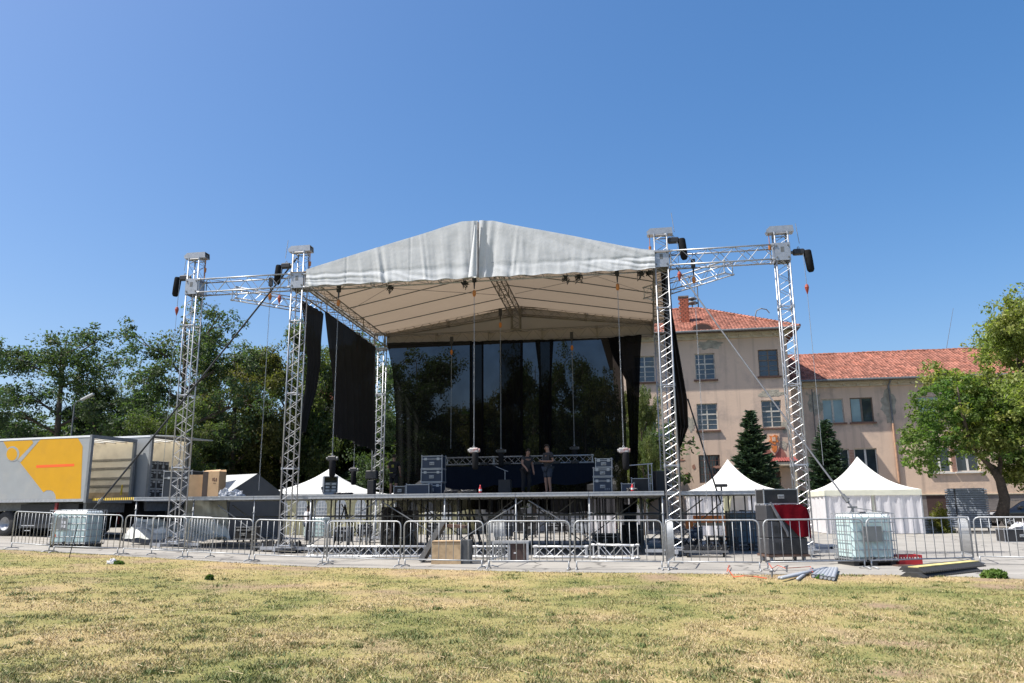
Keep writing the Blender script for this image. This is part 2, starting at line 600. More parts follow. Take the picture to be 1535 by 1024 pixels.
def make_tarmac():
    xs = np.linspace(-60, 75, 190)
    mb = MB()
    rows = 44
    for j in range(rows + 1):
        for x in xs:
            e = float(edge_y(x))
            wob = .05 * math.sin(x * 5.1) + .04 * math.sin(x * 11.7 + 1)
            t = j / rows
            y = e + wob * (1 - t) + (130 - e) * t ** 1.8
            mb.v.append((x, y, gz(x) + .002))
    n = len(xs)
    for j in range(rows):
        for i in range(n - 1):
            a = j * n + i
            mb.f.append((a, a + 1, a + n + 1, a + n))
    # thin worn edge towards the grass
    base = len(mb.v)
    for i, x in enumerate(xs):
        v = mb.v[i]
        mb.v.append((v[0], v[1] - .01, v[2] - .05))
    for i in range(n - 1):
        mb.f.append((base + i, base + i + 1, i + 1, i))
    o = mb.build('tarmac', TARMAC, kind='structure', smooth=False)
    o['label'] = 'pale cracked tarmac yard under the stage'
make_tarmac()
far = MB().face((-1500, -200, -.12), (1500, -200, -.12), (1500, 2500, -.12), (-1500, 2500, -.12)).build('ground', mat('far_grass', (.10, .12, .05), .95, 0, .3, .2, spec=.1), kind='structure')
far['label'] = 'level grassy ground reaching the horizon behind the trees'

# painted line and expansion joint on the yard
p0 = sv(1005, 850, 0)
# ================================================================ TREES
def leaf_mat(name, vary=.22, trans=.45):
    m = bpy.data.materials.new(name)
    m.use_nodes = True
    nt = m.node_tree; nt.nodes.clear(); N = nt.nodes.new; L = nt.links.new
    out = N('ShaderNodeOutputMaterial')
    oi = N('ShaderNodeObjectInfo'); ge = N('ShaderNodeNewGeometry')
    hs = N('ShaderNodeHueSaturation')
    L(oi.outputs['Color'], hs.inputs['Color'])
    r1 = N('ShaderNodeMapRange'); r1.inputs['To Min'].default_value = 1 - vary * 1.8; r1.inputs['To Max'].default_value = 1 + vary * 1.6
    L(ge.outputs['Random Per Island'], r1.inputs['Value']); L(r1.outputs[0], hs.inputs['Value'])
    tc = N('ShaderNodeTexCoord'); no = N('ShaderNodeTexNoise'); no.inputs['Scale'].default_value = .5; no.inputs['Detail'].default_value = 3
    L(tc.outputs['Object'], no.inputs['Vector'])
    r2 = N('ShaderNodeMapRange'); r2.inputs['From Min'].default_value = .3; r2.inputs['From Max'].default_value = .7; r2.inputs['To Min'].default_value = .465; r2.inputs['To Max'].default_value = .52
    L(no.outputs[0], r2.inputs['Value']); L(r2.outputs[0], hs.inputs['Hue'])
    d = N('ShaderNodeBsdfPrincipled'); d.inputs['Roughness'].default_value = .55; d.inputs['Specular IOR Level'].default_value = .3
    L(hs.outputs[0], d.inputs['Base Color'])
    t = N('ShaderNodeBsdfTranslucent')
    g = N('ShaderNodeVectorMath'); g.operation = 'MULTIPLY'; g.inputs[1].default_value = (1.5, 1.7, .7)
    L(hs.outputs[0], g.inputs[0]); L(g.outputs[0], t.inputs[0])
    mx = N('ShaderNodeMixShader'); mx.inputs[0].default_value = trans
    L(d.outputs[0], mx.inputs[1]); L(t.outputs[0], mx.inputs[2]); L(mx.outputs[0], out.inputs[0])
    return m
LEAF = leaf_mat('broad_leaves')
NEEDLE = leaf_mat('conifer_needles', .2, .12)
BARK = mat('bark', (.085, .065, .05), .95, 0, .3, 8, bump=.6, bscale=20)

def leaves_at(centres, radii, per, size, rs, flat=.7):
    """small leaf quads scattered round each clump centre"""
    n = len(centres) * per
    c = np.repeat(centres, per, 0); r = np.repeat(radii, per)
    d = rs.normal(size=(n, 3)); d /= np.linalg.norm(d, axis=1)[:, None]
    q = rs.rand(n) ** .5
    p = c + d * (r * q)[:, None] * np.array([1, 1, flat])
    nrm = d * .6 + rs.normal(size=(n, 3)) * .7 + np.array([0, 0, .5])
    nrm /= np.linalg.norm(nrm, axis=1)[:, None]
    a = np.cross(nrm, rs.normal(size=(n, 3))); a /= np.linalg.norm(a, axis=1)[:, None]
    b = np.cross(nrm, a)
    s = size * (.6 + .8 * rs.rand(n))
    a *= s[:, None]; b *= (s * .5)[:, None]
    V = np.stack([p - a, p - b * .9 + a * .1, p + a, p + b], 1)
    return V.reshape(-1, 3)

def tree_parts(seed, H, Rr, bare, clumps, per, size, top=1.0, clump_r=.55, lean=0.0, zlow=None):
    """trunk with limbs and twigs, leaf clumps at the twig ends"""
    rs = np.random.RandomState(seed); rnd = random.Random(seed)
    mb = MB()
    tr = H * .017 + .05
    pts = []; rad = []
    ph = rnd.random() * 6
    nseg = 9
    topz = H * .86
    for k in range(nseg + 1):
        t = k / nseg
        pts.append((.25 * math.sin(ph + 2.2 * t) * t * H * .12 + lean * t * H, .2 * math.cos(ph + 2.9 * t) * t * H * .12, t * topz))
        rad.append(tr * (1 - t) ** .8 + .02)
    rad[0] *= 1.35
    mb.path(pts, rad, 8)
    def trunk_at(t):
        f = t * nseg; i = min(int(f), nseg - 1); g = f - i
        return Vector(pts[i]).lerp(Vector(pts[i + 1]), g)
    cz = bare + (H - bare) * .5; hz = (H - bare) * .5
    centres = []; radii = []
    nl = 11
    ends = []
    for i in range(nl):
        t = .22 + .72 * (i + rnd.random() * .6) / nl
        st = trunk_at(max(t * .92, bare / topz * .75))
        az = i * 2.399 + rnd.random() * .8
        el = rnd.uniform(-.25, .5) + t * .7
        zz = (t - .5) * 2
        prof = math.sqrt(max(.12, 1 - zz * zz * .85))
        ln = Rr * prof * rnd.uniform(.65, 1.0)
        e = st + Vector((math.cos(az) * ln, math.sin(az) * ln, abs(math.sin(el)) * ln * .75 + .3))
        if e.z > H * .95: e.z = H * .95
        mid = st.lerp(e, .5) + Vector((rnd.uniform(-.2, .2), rnd.uniform(-.2, .2), rnd.uniform(0, .35))) * (ln * .35)
        q = [st.lerp(mid, s / 3) for s in range(3)] + [mid.lerp(e, s / 3) for s in range(4)]
        r0 = tr * .42 * (1 - t * .45)
        mb.path(q, [r0 * (1 - s / 7.2) + .012 for s in range(7)], 5)
        ends.append((q, ln))
        for k in range(6):
            b = q[2 + k % 5]
            a2 = az + rnd.uniform(-1.5, 1.5)
            l2 = ln * rnd.uniform(.22, .5)
            e2 = b + Vector((math.cos(a2) * l2, math.sin(a2) * l2, rnd.uniform(-.25, .75) * l2))
            mb.path([b, b.lerp(e2, .5) + Vector((0, 0, .08 * l2)), e2], [r0 * .35 + .01, r0 * .2 + .01, .01], 4)
            ends.append(([b, b.lerp(e2, .6), e2], l2))
    while len(centres) < clumps:
        q, ln = ends[rnd.randrange(len(ends))]
        t = rnd.random() ** .6
        f = t * (len(q) - 1); i = min(int(f), len(q) - 2)
        c = q[i].lerp(q[i + 1], f - i)
        c = c + Vector((rnd.gauss(0, 1), rnd.gauss(0, 1), rnd.gauss(0, .8))) * (Rr * .10)
        if c.z < bare * .8 or c.z > H: continue
        centres.append(tuple(c)); radii.append(clump_r * rnd.uniform(.5, 1.25))
    V = leaves_at(np.array(centres), np.array(radii), per, size, rs)
    return mb.mesh('trunk', BARK, True), np_mesh('crown', V, 4, LEAF)

TREE_KINDS = {
    'airy': tree_parts(11, 14, 4.6, 3.4, 450, 60, .095, clump_r=.62),
    'airy2': tree_parts(29, 14, 4.8, 3.2, 470, 60, .095, clump_r=.66),
    'dense': tree_parts(7, 12, 4.4, 2.0, 520, 74, .10, clump_r=.75),
    'dense2': tree_parts(19, 12, 4.2, 1.6, 520, 74, .10, clump_r=.75),
    'bushy': tree_parts(41, 6, 4.0, .3, 420, 42, .13, clump_r=.7),
    'low': tree_parts(57, 7.0, 4.6, 2.6, 560, 44, .10, clump_r=.5),
    'lush': tree_parts(63, 13, 4.6, 2.4, 820, 66, .10, clump_r=.60),
}
KH = {'airy': 14, 'airy2': 14, 'dense': 12, 'dense2': 12, 'bushy': 6, 'low': 7, 'lush': 13}
def tree(kind, px, top_py, Y, wide, label, col, rot=0.0, name='broadleaf_tree', group='trees behind the stage'):
    """stands at column px and distance Y, as tall as its top reaches; wide scales its crown"""
    if 330 < px < 700 and group[-5:] == 'stage': Y += 8
    b = P(px, 760, Y)
    x = b.x
    z0 = gz(x)
    for _ in range(3):
        tp = P(px, top_py, Y)
    H = (tp.z - z0) * 1.07
    s = H / KH[kind]
    t = T(name, label, 'tree', (tp.x * .5 + x * .5, Y, z0), rot, group)
    t.scale = (s * wide, s * wide, s)
    tm, cm = TREE_KINDS[kind]
    inst('trunk', tm, t)
    c = inst('crown', cm, t)
    c.color = col + (1,)
    return t
G1 = (.060, .092, .045); G2 = (.085, .115, .038); G3 = (.105, .110, .035); G4 = (.042, .068, .033); G5 = (.20, .235, .07)
for a in [
    ('airy', -52, 500, 40, .5, 'dark drooping tree cut by the left edge of the photo', G4, 1.0),
    ('airy2', 95, 478, 52, 1.02, 'blue green feathery tree with bare twig tips above the yellow trailer', G1, .4),
    ('dense', 175, 560, 56, 1.0, 'rounded dark green tree right behind the white trailer', G4, 2.0),
    ('dense2', 20, 622, 54, 1.0, 'low dark tree behind the front of the yellow trailer', G4, 3.0),
    ('airy', 272, 452, 50, .95, 'tallest airy tree rising behind the leftmost truss tower', G1, 2.2),
    ('dense', 350, 500, 49, .80, 'yellowish green tree between the two left truss towers', G3, .9),
    ('dense2', 262, 590, 46, .8, 'bright green lower tree behind the foot of the leftmost tower', G2, 1.9),
    ('airy2', 425, 508, 54, .75, 'thin rust tinged tree just left of the second truss tower', G3, 4.0),
    ('dense2', 470, 478, 52, .62, 'grey green tree behind the narrow black side drape', G2, 5.0),
    ('airy', 545, 490, 58, .9, 'green tree showing between the side drape and the rear tower', G2, 5.5),
    ('dense', 628, 520, 47, .78, 'broad dark tree seen through the left half of the mesh backdrop', G1, .1),
    ('dense2', 742, 566, 52, .72, 'golden green tree seen through the centre of the mesh backdrop', G3, .8),
    ('dense', 800, 528, 50, .56, 'tall leafy tree through the backdrop right of its middle seam', G2, 3.3),
    ('dense2', 876, 524, 50, .52, 'rounded tree through the right part of the mesh backdrop', G2, 2.6),
    ('dense', 930, 566, 47, .45, 'olive tree through the right border of the mesh backdrop', G3, 1.4),
    ('lush', 962, 560, 44, .34, 'pale yellow green tree between the backdrop and the tall house', (.11, .14, .05), 1.1),
]:
    tree(*a)
for i, (px, tp, Y, w, lab) in enumerate([
    (-60, 640, 62, 1.5, 'shrubby undergrowth at the far left behind the yellow trailer'),
    (60, 640, 60, 1.5, 'shrubby undergrowth above the yellow part of the trailer roof'),
    (170, 650, 60, 1.5, 'dark undergrowth above the open trailer doors'),
    (290, 640, 60, 1.5, 'dark undergrowth behind the leftmost truss tower'),
    (400, 640, 60, 1.5, 'dark undergrowth left of the second truss tower'),
    (500, 640, 60, 1.4, 'undergrowth behind the hanging side drape'),
    (590, 640, 60, 1.4, 'undergrowth behind the rear left tower'),
    (690, 630, 58, 1.5, 'undergrowth behind the left half of the backdrop'),
    (800, 630, 58, 1.5, 'undergrowth behind the middle of the backdrop'),
    (900, 640, 58, 1.3, 'undergrowth behind the right half of the backdrop')]):
    tree('bushy', px, tp, Y, w, lab, (G4, G1, G4, (.05, .07, .03))[i % 4], i * 1.3, 'large_shrub', 'undergrowth behind the stage')
tree('lush', 1538, 416, 43, .92, 'tall maple with pale seed clusters at the right edge', G5, .5, group='trees beside the building')

# the low spreading tree in front of the right wing: hand-laid trunk
def front_tree():
    b = P(1502, 776, 44); b.z = 0
    t = T('broadleaf_tree', 'low spreading tree with forked leaning trunk before the right wing', 'tree', b, 0, 'trees beside the building')
    mb = MB()
    Y = b.y
    def q(px, py, dy=0): return P(px, py, Y + dy) - b
    trunk = [q(1502, 776), q(1506, 748), q(1499, 720), q(1489, 703)]
    mb.path(trunk, [.34, .27, .23, .2], 8)
    limbs = [[q(1489, 703), q(1478, 692, -.3), q(1462, 680, -.8), q(1430, 660, -1.2)], [q(1497, 712), q(1500, 692, .3), q(1502, 665, .6), q(1508, 630, .8)],
             [q(1478, 692, -.3), q(1455, 672, .5), q(1420, 630, 1.0), q(1390, 600, 1.2)], [q(1500, 690, .3), q(1520, 660, -.4), q(1545, 630, -.8), q(1565, 610, -1)],
             [q(1462, 680, -.8), q(1450, 650, -1.5), q(1440, 610, -2), q(1435, 580, -2)], [q(1502, 665, .6), q(1480, 630, 1), q(1465, 600, 1.5), q(1460, 580, 1.5)]]
    for l in limbs:
        mb.path(l, [.15, .11, .07, .03], 6)
    mb.build('trunk', BARK, t, smooth=True)
    rnd = random.Random(3); rs = np.random.RandomState(3)
    C = []; Rd = []
    spots = [(1380, 650, 26, 36), (1400, 610, 36, 30), (1440, 590, 40, 28), (1430, 640, 55, 45), (1480, 610, 50, 40), (1370, 690, 18, 14), (1400, 700, 25, 10), (1520, 640, 40, 50),
             (1465, 660, 50, 25), (1550, 660, 30, 40), (1390, 665, 40, 30), (1530, 600, 40, 30), (1490, 728, 8, 4), (1478, 716, 5, 3), (1360, 665, 12, 20), (1410, 580, 14, 10)]
    wts = [s[2] * s[3] for s in spots]
    for _ in range(560):
        s = rnd.choices(spots, wts)[0]
        a = rnd.random() * 6.283; rr = rnd.random() ** .5
        c = q(s[0] + s[2] * rr * math.cos(a), s[1] + s[3] * rr * math.sin(a), rnd.uniform(-2.2, 2.2) * min(1, s[2] / 30))
        C.append(tuple(c)); Rd.append(rnd.uniform(.2, .5))
    me = np_mesh('crown', leaves_at(np.array(C), np.array(Rd), 40, .10, rs), 4, LEAF)
    c = inst('crown', me, t); c.color = (.10, .16, .04, 1)
front_tree()

def conifer(px, top_py, Yd, half_px, label, seed):
    g = P(px, 760, Yd); g.z = 0
    tp = P(px, top_py, g.y)
    H = tp.z
    Rr = half_px / F_PX * g.y
    t = T('spruce_tree', label, 'tree', (tp.x, g.y, 0), 0, 'spruces before the building')
    MB().path([(0, 0, 0), (.03, 0, H * .5), (0, 0, H * .99)], [.14, .09, .015], 8).build('trunk', BARK, t, smooth=True)
    rnd = random.Random(seed); rs = np.random.RandomState(seed)
    pos = []; dirs = []
    z = .45
    while z < H * .99:
        tt = z / H
        ln0 = Rr * (1 - tt) ** .85 + .06
        nb = 17 if tt < .8 else 9
        for k in range(nb):
            az = k * 6.283 / nb + rnd.random() * .5
            if rnd.random() < .16: continue
            ln = ln0 * rnd.uniform(.5, 1.25)
            m = max(3, int(ln / .055))
            for j in range(m):
                f = (j + 1) / m
                dz = -.18 * ln * f + .22 * ln * f * f + rnd.uniform(-.03, .03)
                for s in range(5):
                    wv = rnd.uniform(-.32, .32) * ln * (1 - f) * .8
                    pos.append((math.cos(az) * ln * f - math.sin(az) * wv, math.sin(az) * ln * f + math.cos(az) * wv, z + dz - abs(wv) * .15))
                    sg = az + rnd.uniform(-.9, .9)
                    dirs.append((math.cos(sg), math.sin(sg), rnd.uniform(-.1, .55)))
        z += .15 + .10 * (1 - tt) * rnd.random()
    p = np.array(pos); d = np.array(dirs); d /= np.linalg.norm(d, axis=1)[:, None]
    sd = np.cross(d, rs.normal(size=d.shape)); sd /= np.linalg.norm(sd, axis=1)[:, None]
    s = .12 + .10 * rs.rand(len(p))[:, None]
    V = np.stack([p - sd * s * .35, p + d * s * 1.5, p + sd * s * .35], 1).reshape(-1, 3)
    c = inst('crown', np_mesh('crown', V, 3, NEEDLE), t)
    c.color = (.05, .085, .05, 1)
conifer(1124, 614, 50, 50, 'broad dark spruce standing left of the house entrance', 1)
conifer(1236, 629, 51, 48, 'narrower layered spruce right of the rightmost tower', 2)

def bush(px, py, half, top, label, col, Y=None):
    g = P(px, py, Y) if Y else G(px, py)
    if Y: g.z = 0
    r = half / F_PX * g.y; h = P(px, top, g.y).z if Y else (py - top) / F_PX * g.y
    rs = np.random.RandomState(int(px))
    n = 60
    d = rs.normal(size=(n, 3)); d /= np.linalg.norm(d, axis=1)[:, None]; d[:, 2] = abs(d[:, 2])
    C = d * np.array([r * .8, r * .8, h * .85]) * rs.rand(n, 1) ** .4
    V = leaves_at(C, np.full(n, min(r, h) * .35), 50, .03 + r * .03, rs)
    t = T('shrub', label, 'shrub', g)
    c = inst('foliage', np_mesh('foliage', V, 4, LEAF), t); c.color = col + (1,)
    MB().path([(0, 0, 0), (.02, 0, h * .6)], [.03, .015], 5).build('stem', BARK, t)
bush(1408, 776, 19, 747, 'round yellow tipped shrub behind the low stack of panels', (.14, .15, .03), 44)
bush(1490, 866, 20, 853, 'bright green weed tuft beside the black cable ramps', (.10, .17, .035))
bush(178, 846, 8, 841, 'small green tuft beside the white bag', (.07, .13, .03))
bush(1232, 868, 7, 862, 'tiny green tuft at the ends of the grey pipes', (.07, .17, .03))
bush(314, 869, 6, 862, 'dark green tuft standing alone on the left lawn', (.055, .10, .03))
# ================================================================ TRUSSWORK
def zig(mb, a, b, o1, o2, L, step, r, ax, n=4, start=0):
    """zigzag lacing between two chords offset o1 and o2, along axis ax"""
    k = max(2, int(round(L / step)))
    for i in range(k):
        s, e = L * i / k, L * (i + 1) / k
        p1, p2 = (o1, o2) if (i + start) % 2 == 0 else (o2, o1)
        if ax == 'z':
            mb.tube((p1[0], p1[1], s), (p2[0], p2[1], e), r, n, cap=False)
        else:
            mb.tube((s, p1[0], p1[1]), (e, p2[0], p2[1]), r, n, cap=False)

_truss_cache = {}
def truss(parent, L, w, h, ax='x', loc=(0, 0, 0), rot=(0, 0, 0), step=.3, rc=.027, rl=.013, m=None, joints=True, holder=None):
    """four chords, laced on all faces; w across, h high (or w x h section of a tower when ax is z)"""
    m = m or ALU
    key = (round(L, 2), w, h, ax, step, rc, m.name)
    if key not in _truss_cache:
        cm = MB().tube((0, 0, 0), (0, 0, L) if ax == 'z' else (L, 0, 0), rc, 8).mesh('chord', m, True)
        lb = MB()
        cs = [(-w / 2, -h / 2), (w / 2, -h / 2), (w / 2, h / 2), (-w / 2, h / 2)] if ax == 'z' else [(-w / 2, 0), (w / 2, 0), (w / 2, h), (-w / 2, h)]
        for i in range(4):
            zig(lb, 0, 0, cs[i], cs[(i + 1) % 4], L, step, rl, ax, start=i % 2)
        lm = lb.mesh('lacing', m)
        jm = None
        jb = MB()
        for i in range(4):
            a, b = cs[i], cs[(i + 1) % 4]
            if ax == 'z': jb.tube((a[0], a[1], 0), (b[0], b[1], 0), rc * .8, 6)
            else: jb.tube((0, a[0], a[1]), (0, b[0], b[1]), rc * .8, 6)
        for a in cs:
            if ax == 'z': jb.tube((a[0], a[1], -.05), (a[0], a[1], .05), rc * 1.5, 8)
            else: jb.tube((-.05, a[0], a[1]), (.05, a[0], a[1]), rc * 1.5, 8)
        jm = jb.mesh('joint_frame', m)
        _truss_cache[key] = (cs, cm, lm, jm)
    cs, cm, lm, jm = _truss_cache[key]
    M = Matrix.Translation(loc) @ Matrix.Rotation(rot[2], 4, 'Z') @ Matrix.Rotation(rot[1], 4, 'Y') @ Matrix.Rotation(rot[0], 4, 'X')
    def put(name, me, off):
        o = inst(name, me, parent)
        o.matrix_local = M @ Matrix.Translation(off)
        return o
    for a in cs:
        put('chord', cm, (a[0], a[1], 0) if ax == 'z' else (0, a[0], a[1]))
    put('lacing', lm, (0, 0, 0))
    if joints:
        k = max(1, int(round(L / 2.5)))
        for i in range(k + 1):
            s = L * i / k
            s = min(max(s, .05), L - .05)
            put('joint_frame', jm, (0, 0, s) if ax == 'z' else (s, 0, 0))

ZB = 9.45      # underside of the main beams
TW = .42       # tower width
U2 = 13.1
DECK = 2.0
def tower(u, v, top, label, rz=0.0, front=True, motor_side=0):
    w0 = W(u, v)
    z0 = gz(w0.x)
    t = T('truss_tower', label, 'truss tower', (w0.x, w0.y, z0), ANG + rz, 'truss towers of the stage roof')
    b = MB().box(-.36, .36, -.36, .36, .16, .20)
    b.build('base_plate', ALUD, t)
    ob = MB().box(.2, .95, -.05, .05, .10, .2).tube((.88, 0, 0), (.88, 0, .32), .022, 8).lathe([(.0, .0), (.09, .0), (.09, .015), (0, .02)], (.88, 0), 12)
    om = ob.mesh('outrigger', ALUD)
    for k in range(4):
        inst('outrigger', om, t, rot=(0, 0, k * math.pi / 2 + .0))
    zt = (top if front else 9.0) - z0
    truss(t, zt - .2, TW, TW, 'z', (0, 0, .2), step=.255, rc=.024, rl=.009)
    if front:
        sb = MB()
        q = TW / 2 + .035
        z1, z2 = ZB - .03 - z0, ZB + .57 - z0
        for sgn in (-1, 1):
            sb.box(-q, q, sgn * q - .008, sgn * q + .008, z1, z2)
            sb.box(sgn * q - .008, sgn * q + .008, -q + .01, q - .01, z1, z2)
        sb.build('sleeve_block', ALU, t)
        bolt = MB().tube((0, 0, 0), (0, -.025, 0), .03, 8).mesh('bolt_head', STEELD)
        for sx in (-1, 1):
            for zz in (z1 + .1, z2 - .1):
                inst('bolt_head', bolt, t, (sx * (q - .06), -q - .009, zz))
        slot = MB()
        slot.box(-.06, .05, -(q + .010) - .002, -(q + .010) + .002, z1 + .28, z1 + .46)
        slot.build('slot', STEELD, t)
        hb = MB()
        ht = top - z0
        for sy in (-.16, .16):
            hb.prism([(-.42, ht), (.42, ht), (.40, ht + .22), (-.33, ht + .22), (-.46, ht + .1)], sy - .01, sy + .01)
        hb.box(-.42, .42, -.15, .15, ht, ht + .012)
        hb.box(-.33, .40, -.15, .15, ht + .205, ht + .22)
        hb.build('head_channel', ALU, t)
        for sx in (-.33, .33):
            MB().tube((sx, -.06, ht + .09), (sx, .06, ht + .09), .085, 14).build('pulley', STEELD, t)
        d = motor_side
        MB().tube((-d * .36, 0, ht), (-d * .36, 0, ht - .38), .012, 6).tube((-d * .36, 0, ht - .38), (-d * .36, 0, ht - .54), .05, 8, .04).tube((-d * .36, 0, ht - .54), (-d * .36, 0, ZB + .6 - z0), .016, 6).build('hoist_hook', mat('hook_orange', (.45, .16, .03), .5), t)
    else:
        q = TW / 2 + .07
        MB().box(-q, q, -q, q, 8.98 - z0, 9.02 - z0).box(-q, q, -q, q, 9.70 - z0, 9.74 - z0).tube((-q + .04, -q + .04, 9.0 - z0), (-q + .04, -q + .04, 9.72 - z0), .03, 6).tube((q - .04, -q + .04, 9.0 - z0), (q - .04, -q + .04, 9.72 - z0), .03, 6).build('corner_block', ALU, t)
    return t, z0

T1U = UV(G(270, 826))[0]
UL, UR = -4.2, 17.03
tower(UL, 0, 10.85, 'leftmost front truss tower at the end of the left wing', motor_side=-1)
tower(0, 0, 10.85, 'front truss tower carrying the left corner of the white stage roof', motor_side=-1)
tower(U2, 0, 10.62, 'front truss tower carrying the right corner of the white stage roof', motor_side=1)
tower(UR, 0, 10.42, 'rightmost front truss tower before the spruce and house corner', motor_side=1)
VB = 9.1
tower(0, VB, 9, 'rear left truss tower beside the worker in black', front=False)
tower(U2, VB, 9, 'rear right truss tower before the old house', front=False)

def beam(name, label, u0, v0, z0, u1, v1, z1, w=.5, h=.5, step=.42, m=None, group='roof beams of the stage'):
    a = W(u0, v0, z0); b = W(u1, v1, z1)
    d = b - a
    t = T(name, label, 'truss beam', a, math.atan2(d.y, d.x), group)
    truss(t, d.length, w, h, 'x', rot=(0, -math.asin(d.z / d.length), 0), step=step, rc=.027, rl=.012, m=m)
    return t
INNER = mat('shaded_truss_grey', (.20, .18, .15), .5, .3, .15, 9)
q = TW / 2 + .05
beam('truss_beam', 'short beam joining the two left towers high above the truck ramp', UL + q, 0, ZB + .02, -q, 0, ZB + .02)
beam('truss_beam', 'short beam joining the two right towers in front of the sky', U2 + q, 0, ZB + .02, UR - q, 0, ZB + .02)
beam('truss_beam', 'front roof beam mostly hidden behind the white valance', q, 0, ZB - .02, U2 - q, 0, ZB - .02)
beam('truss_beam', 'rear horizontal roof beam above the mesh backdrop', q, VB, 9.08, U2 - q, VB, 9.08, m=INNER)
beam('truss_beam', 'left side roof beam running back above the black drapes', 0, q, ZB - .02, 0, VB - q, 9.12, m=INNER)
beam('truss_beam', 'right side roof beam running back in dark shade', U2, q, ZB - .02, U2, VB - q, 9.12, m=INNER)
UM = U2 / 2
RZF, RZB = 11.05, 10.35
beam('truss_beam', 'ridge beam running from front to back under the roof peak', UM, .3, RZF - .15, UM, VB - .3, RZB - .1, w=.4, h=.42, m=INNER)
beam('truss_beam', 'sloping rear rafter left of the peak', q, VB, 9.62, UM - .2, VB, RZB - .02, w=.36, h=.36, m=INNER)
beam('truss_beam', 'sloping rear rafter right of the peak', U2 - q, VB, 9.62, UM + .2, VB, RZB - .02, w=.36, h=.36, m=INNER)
pk = TS('truss_post', 'short upright truss under the rear roof peak', 'truss post', UM, VB + .02, 9.6)
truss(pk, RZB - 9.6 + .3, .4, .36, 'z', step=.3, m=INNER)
# cantilever arms that brace the side beams
def armpts(px0, py0, px1, py1, z, z2):
    a = ray(px0, py0); b = ray(px1, py1)
    A = C0 + a * ((z - EYE) / a.z); B = C0 + b * ((z2 - EYE) / b.z)
    return A, B
for (pa, pb, lab) in [((349, 448), (437, 463), 'free ended bracing arm slanting back left of the second tower'),
                      ((1094, 410), (1005, 438), 'free ended bracing arm slanting back right of the third tower')]:
    A, B = armpts(*pa, *pb, 9.2, 9.2)
    d = (B - A); d.z = 0
    if B.y - A.y < 0.5:
        pass
    ln = d.length + 1.2
    t = T('truss_beam', lab, 'truss beam', A, math.atan2(d.y, d.x), 'bracing arms of the roof')
    truss(t, ln, .42, .42, 'x', step=.36, rc=.022, rl=.010, m=ALUD)

# ================================================================ ROOF COVER
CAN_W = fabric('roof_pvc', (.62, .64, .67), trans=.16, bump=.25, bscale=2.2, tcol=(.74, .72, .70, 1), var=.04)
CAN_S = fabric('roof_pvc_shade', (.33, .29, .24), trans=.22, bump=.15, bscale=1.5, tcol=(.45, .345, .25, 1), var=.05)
roof = TS('stage_roof_cover', 'white gabled fabric cover stretched over the stage roof with hanging front valance', 'roof cover', 0, 0, 0)
ez = 10.13
apex_u, apex_z = sv(717, 331, -.32)
u_l = sv(459, 405, -.32)[0]; u_r = sv(981, 376, -.32)[0]
zh_l = sv(459, 429, -.32)[1]; zh_r = sv(981, 403, -.32)[1]; zh_m = sv(717, 416, -.32)[1]
tops = [sv(x, y, -.32) for x, y in [(459, 404), (477, 398), (565, 371), (632, 351), (678, 336), (692, 332), (717, 330.5), (741, 331), (758, 335), (861, 354), (930, 368), (960, 373), (981, 375)]]
TUX = [p[0] for p in tops]; TUZ = [p[1] for p in tops]
def roof_z(u, v):
    s = abs(u - UM) / (UM + .25)
    f = v / VB
    fr_ = min(float(np.interp(u, TUX, TUZ)) - .06, ez + (apex_z - .06 - ez) * (1 - s) + .05)
    return fr_ * (1 - f) + (9.72 + (RZB + .42 - 9.72) * (1 - s)) * f
def slope(sgn):
    def fn(a, b):
        u = UM + sgn * a * (UM + .25)
        v = -.3 + b * (VB + .55)
        sag = -.05 * math.sin(math.pi * ((b * 5) % 1)) * math.sin(math.pi * min(1, a * 1.0 + .001))
        return (u, v, roof_z(u, max(0, min(v, VB))) + sag)
    return fn
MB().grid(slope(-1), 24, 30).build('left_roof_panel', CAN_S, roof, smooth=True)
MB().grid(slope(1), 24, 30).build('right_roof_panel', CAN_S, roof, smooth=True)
# valance with folds: top follows the roof edge, hem is straight
rs = np.random.RandomState(2)
ns = rs.rand(64)
def wv(x, s=0):
    i = int(math.floor(x)); f = x - i; f = f * f * (3 - 2 * f)
    return ns[(i + s) % 64] * (1 - f) + ns[(i + 1 + s) % 64] * f
def valance(ua, ub, seam):
    def fn(a, b):
        u = ua + (ub - ua) * a
        zt = float(np.interp(u, TUX, TUZ))
        zb = float(np.interp(u, [u_l, apex_u, u_r], [zh_l, zh_m, zh_r])) + .02 * math.sin(u * 7)
        z = zb + (zt - zb) * b
        near = math.exp(-abs(u - apex_u) / .8)
        hh = zt - zb
        skew = u * 3.2 + (1 - b) * .7 * math.copysign(1, u - UM)
        fold = (wv(skew, 3) - .5) * .022 + (wv(skew * 2.7, 11) - .5) * .018 + (wv(u * 9 + b * 1.3, 30) - .5) * .012 + (wv(u * 17 + b * 3, 37) - .5) * .008 + max(0, wv(skew * .8, 41) - .7) * .2 * math.sin(skew * 6)
        fold += near * .06 * math.sin((u - apex_u) * 9)
        fine = (wv(u * 1.3 + b * 7, 20) - .5) * .012
        hem = math.exp(-((b * hh - .42) / .05) ** 2)
        low = max(0, 1 - b * hh / .42)
        cr = (wv(u * 2.1 + b * 14 + math.sin(u * 1.7), 7) - .5) * .035 * min(1, low * 3)
        return (u, -.32 + (.015 * (((u * .42 + .2) % 1) < .012)) - fold * (1 - .75 * b) - fine - cr + .014 * hem - .03 * low, z)
    return fn
MB().grid(valance(u_l, apex_u - .01, 0), 150, 26).build('left_valance', CAN_W, roof, smooth=True)
MB().grid(valance(apex_u + .03, u_r, 1), 150, 26).build('right_valance', CAN_W, roof, smooth=True)
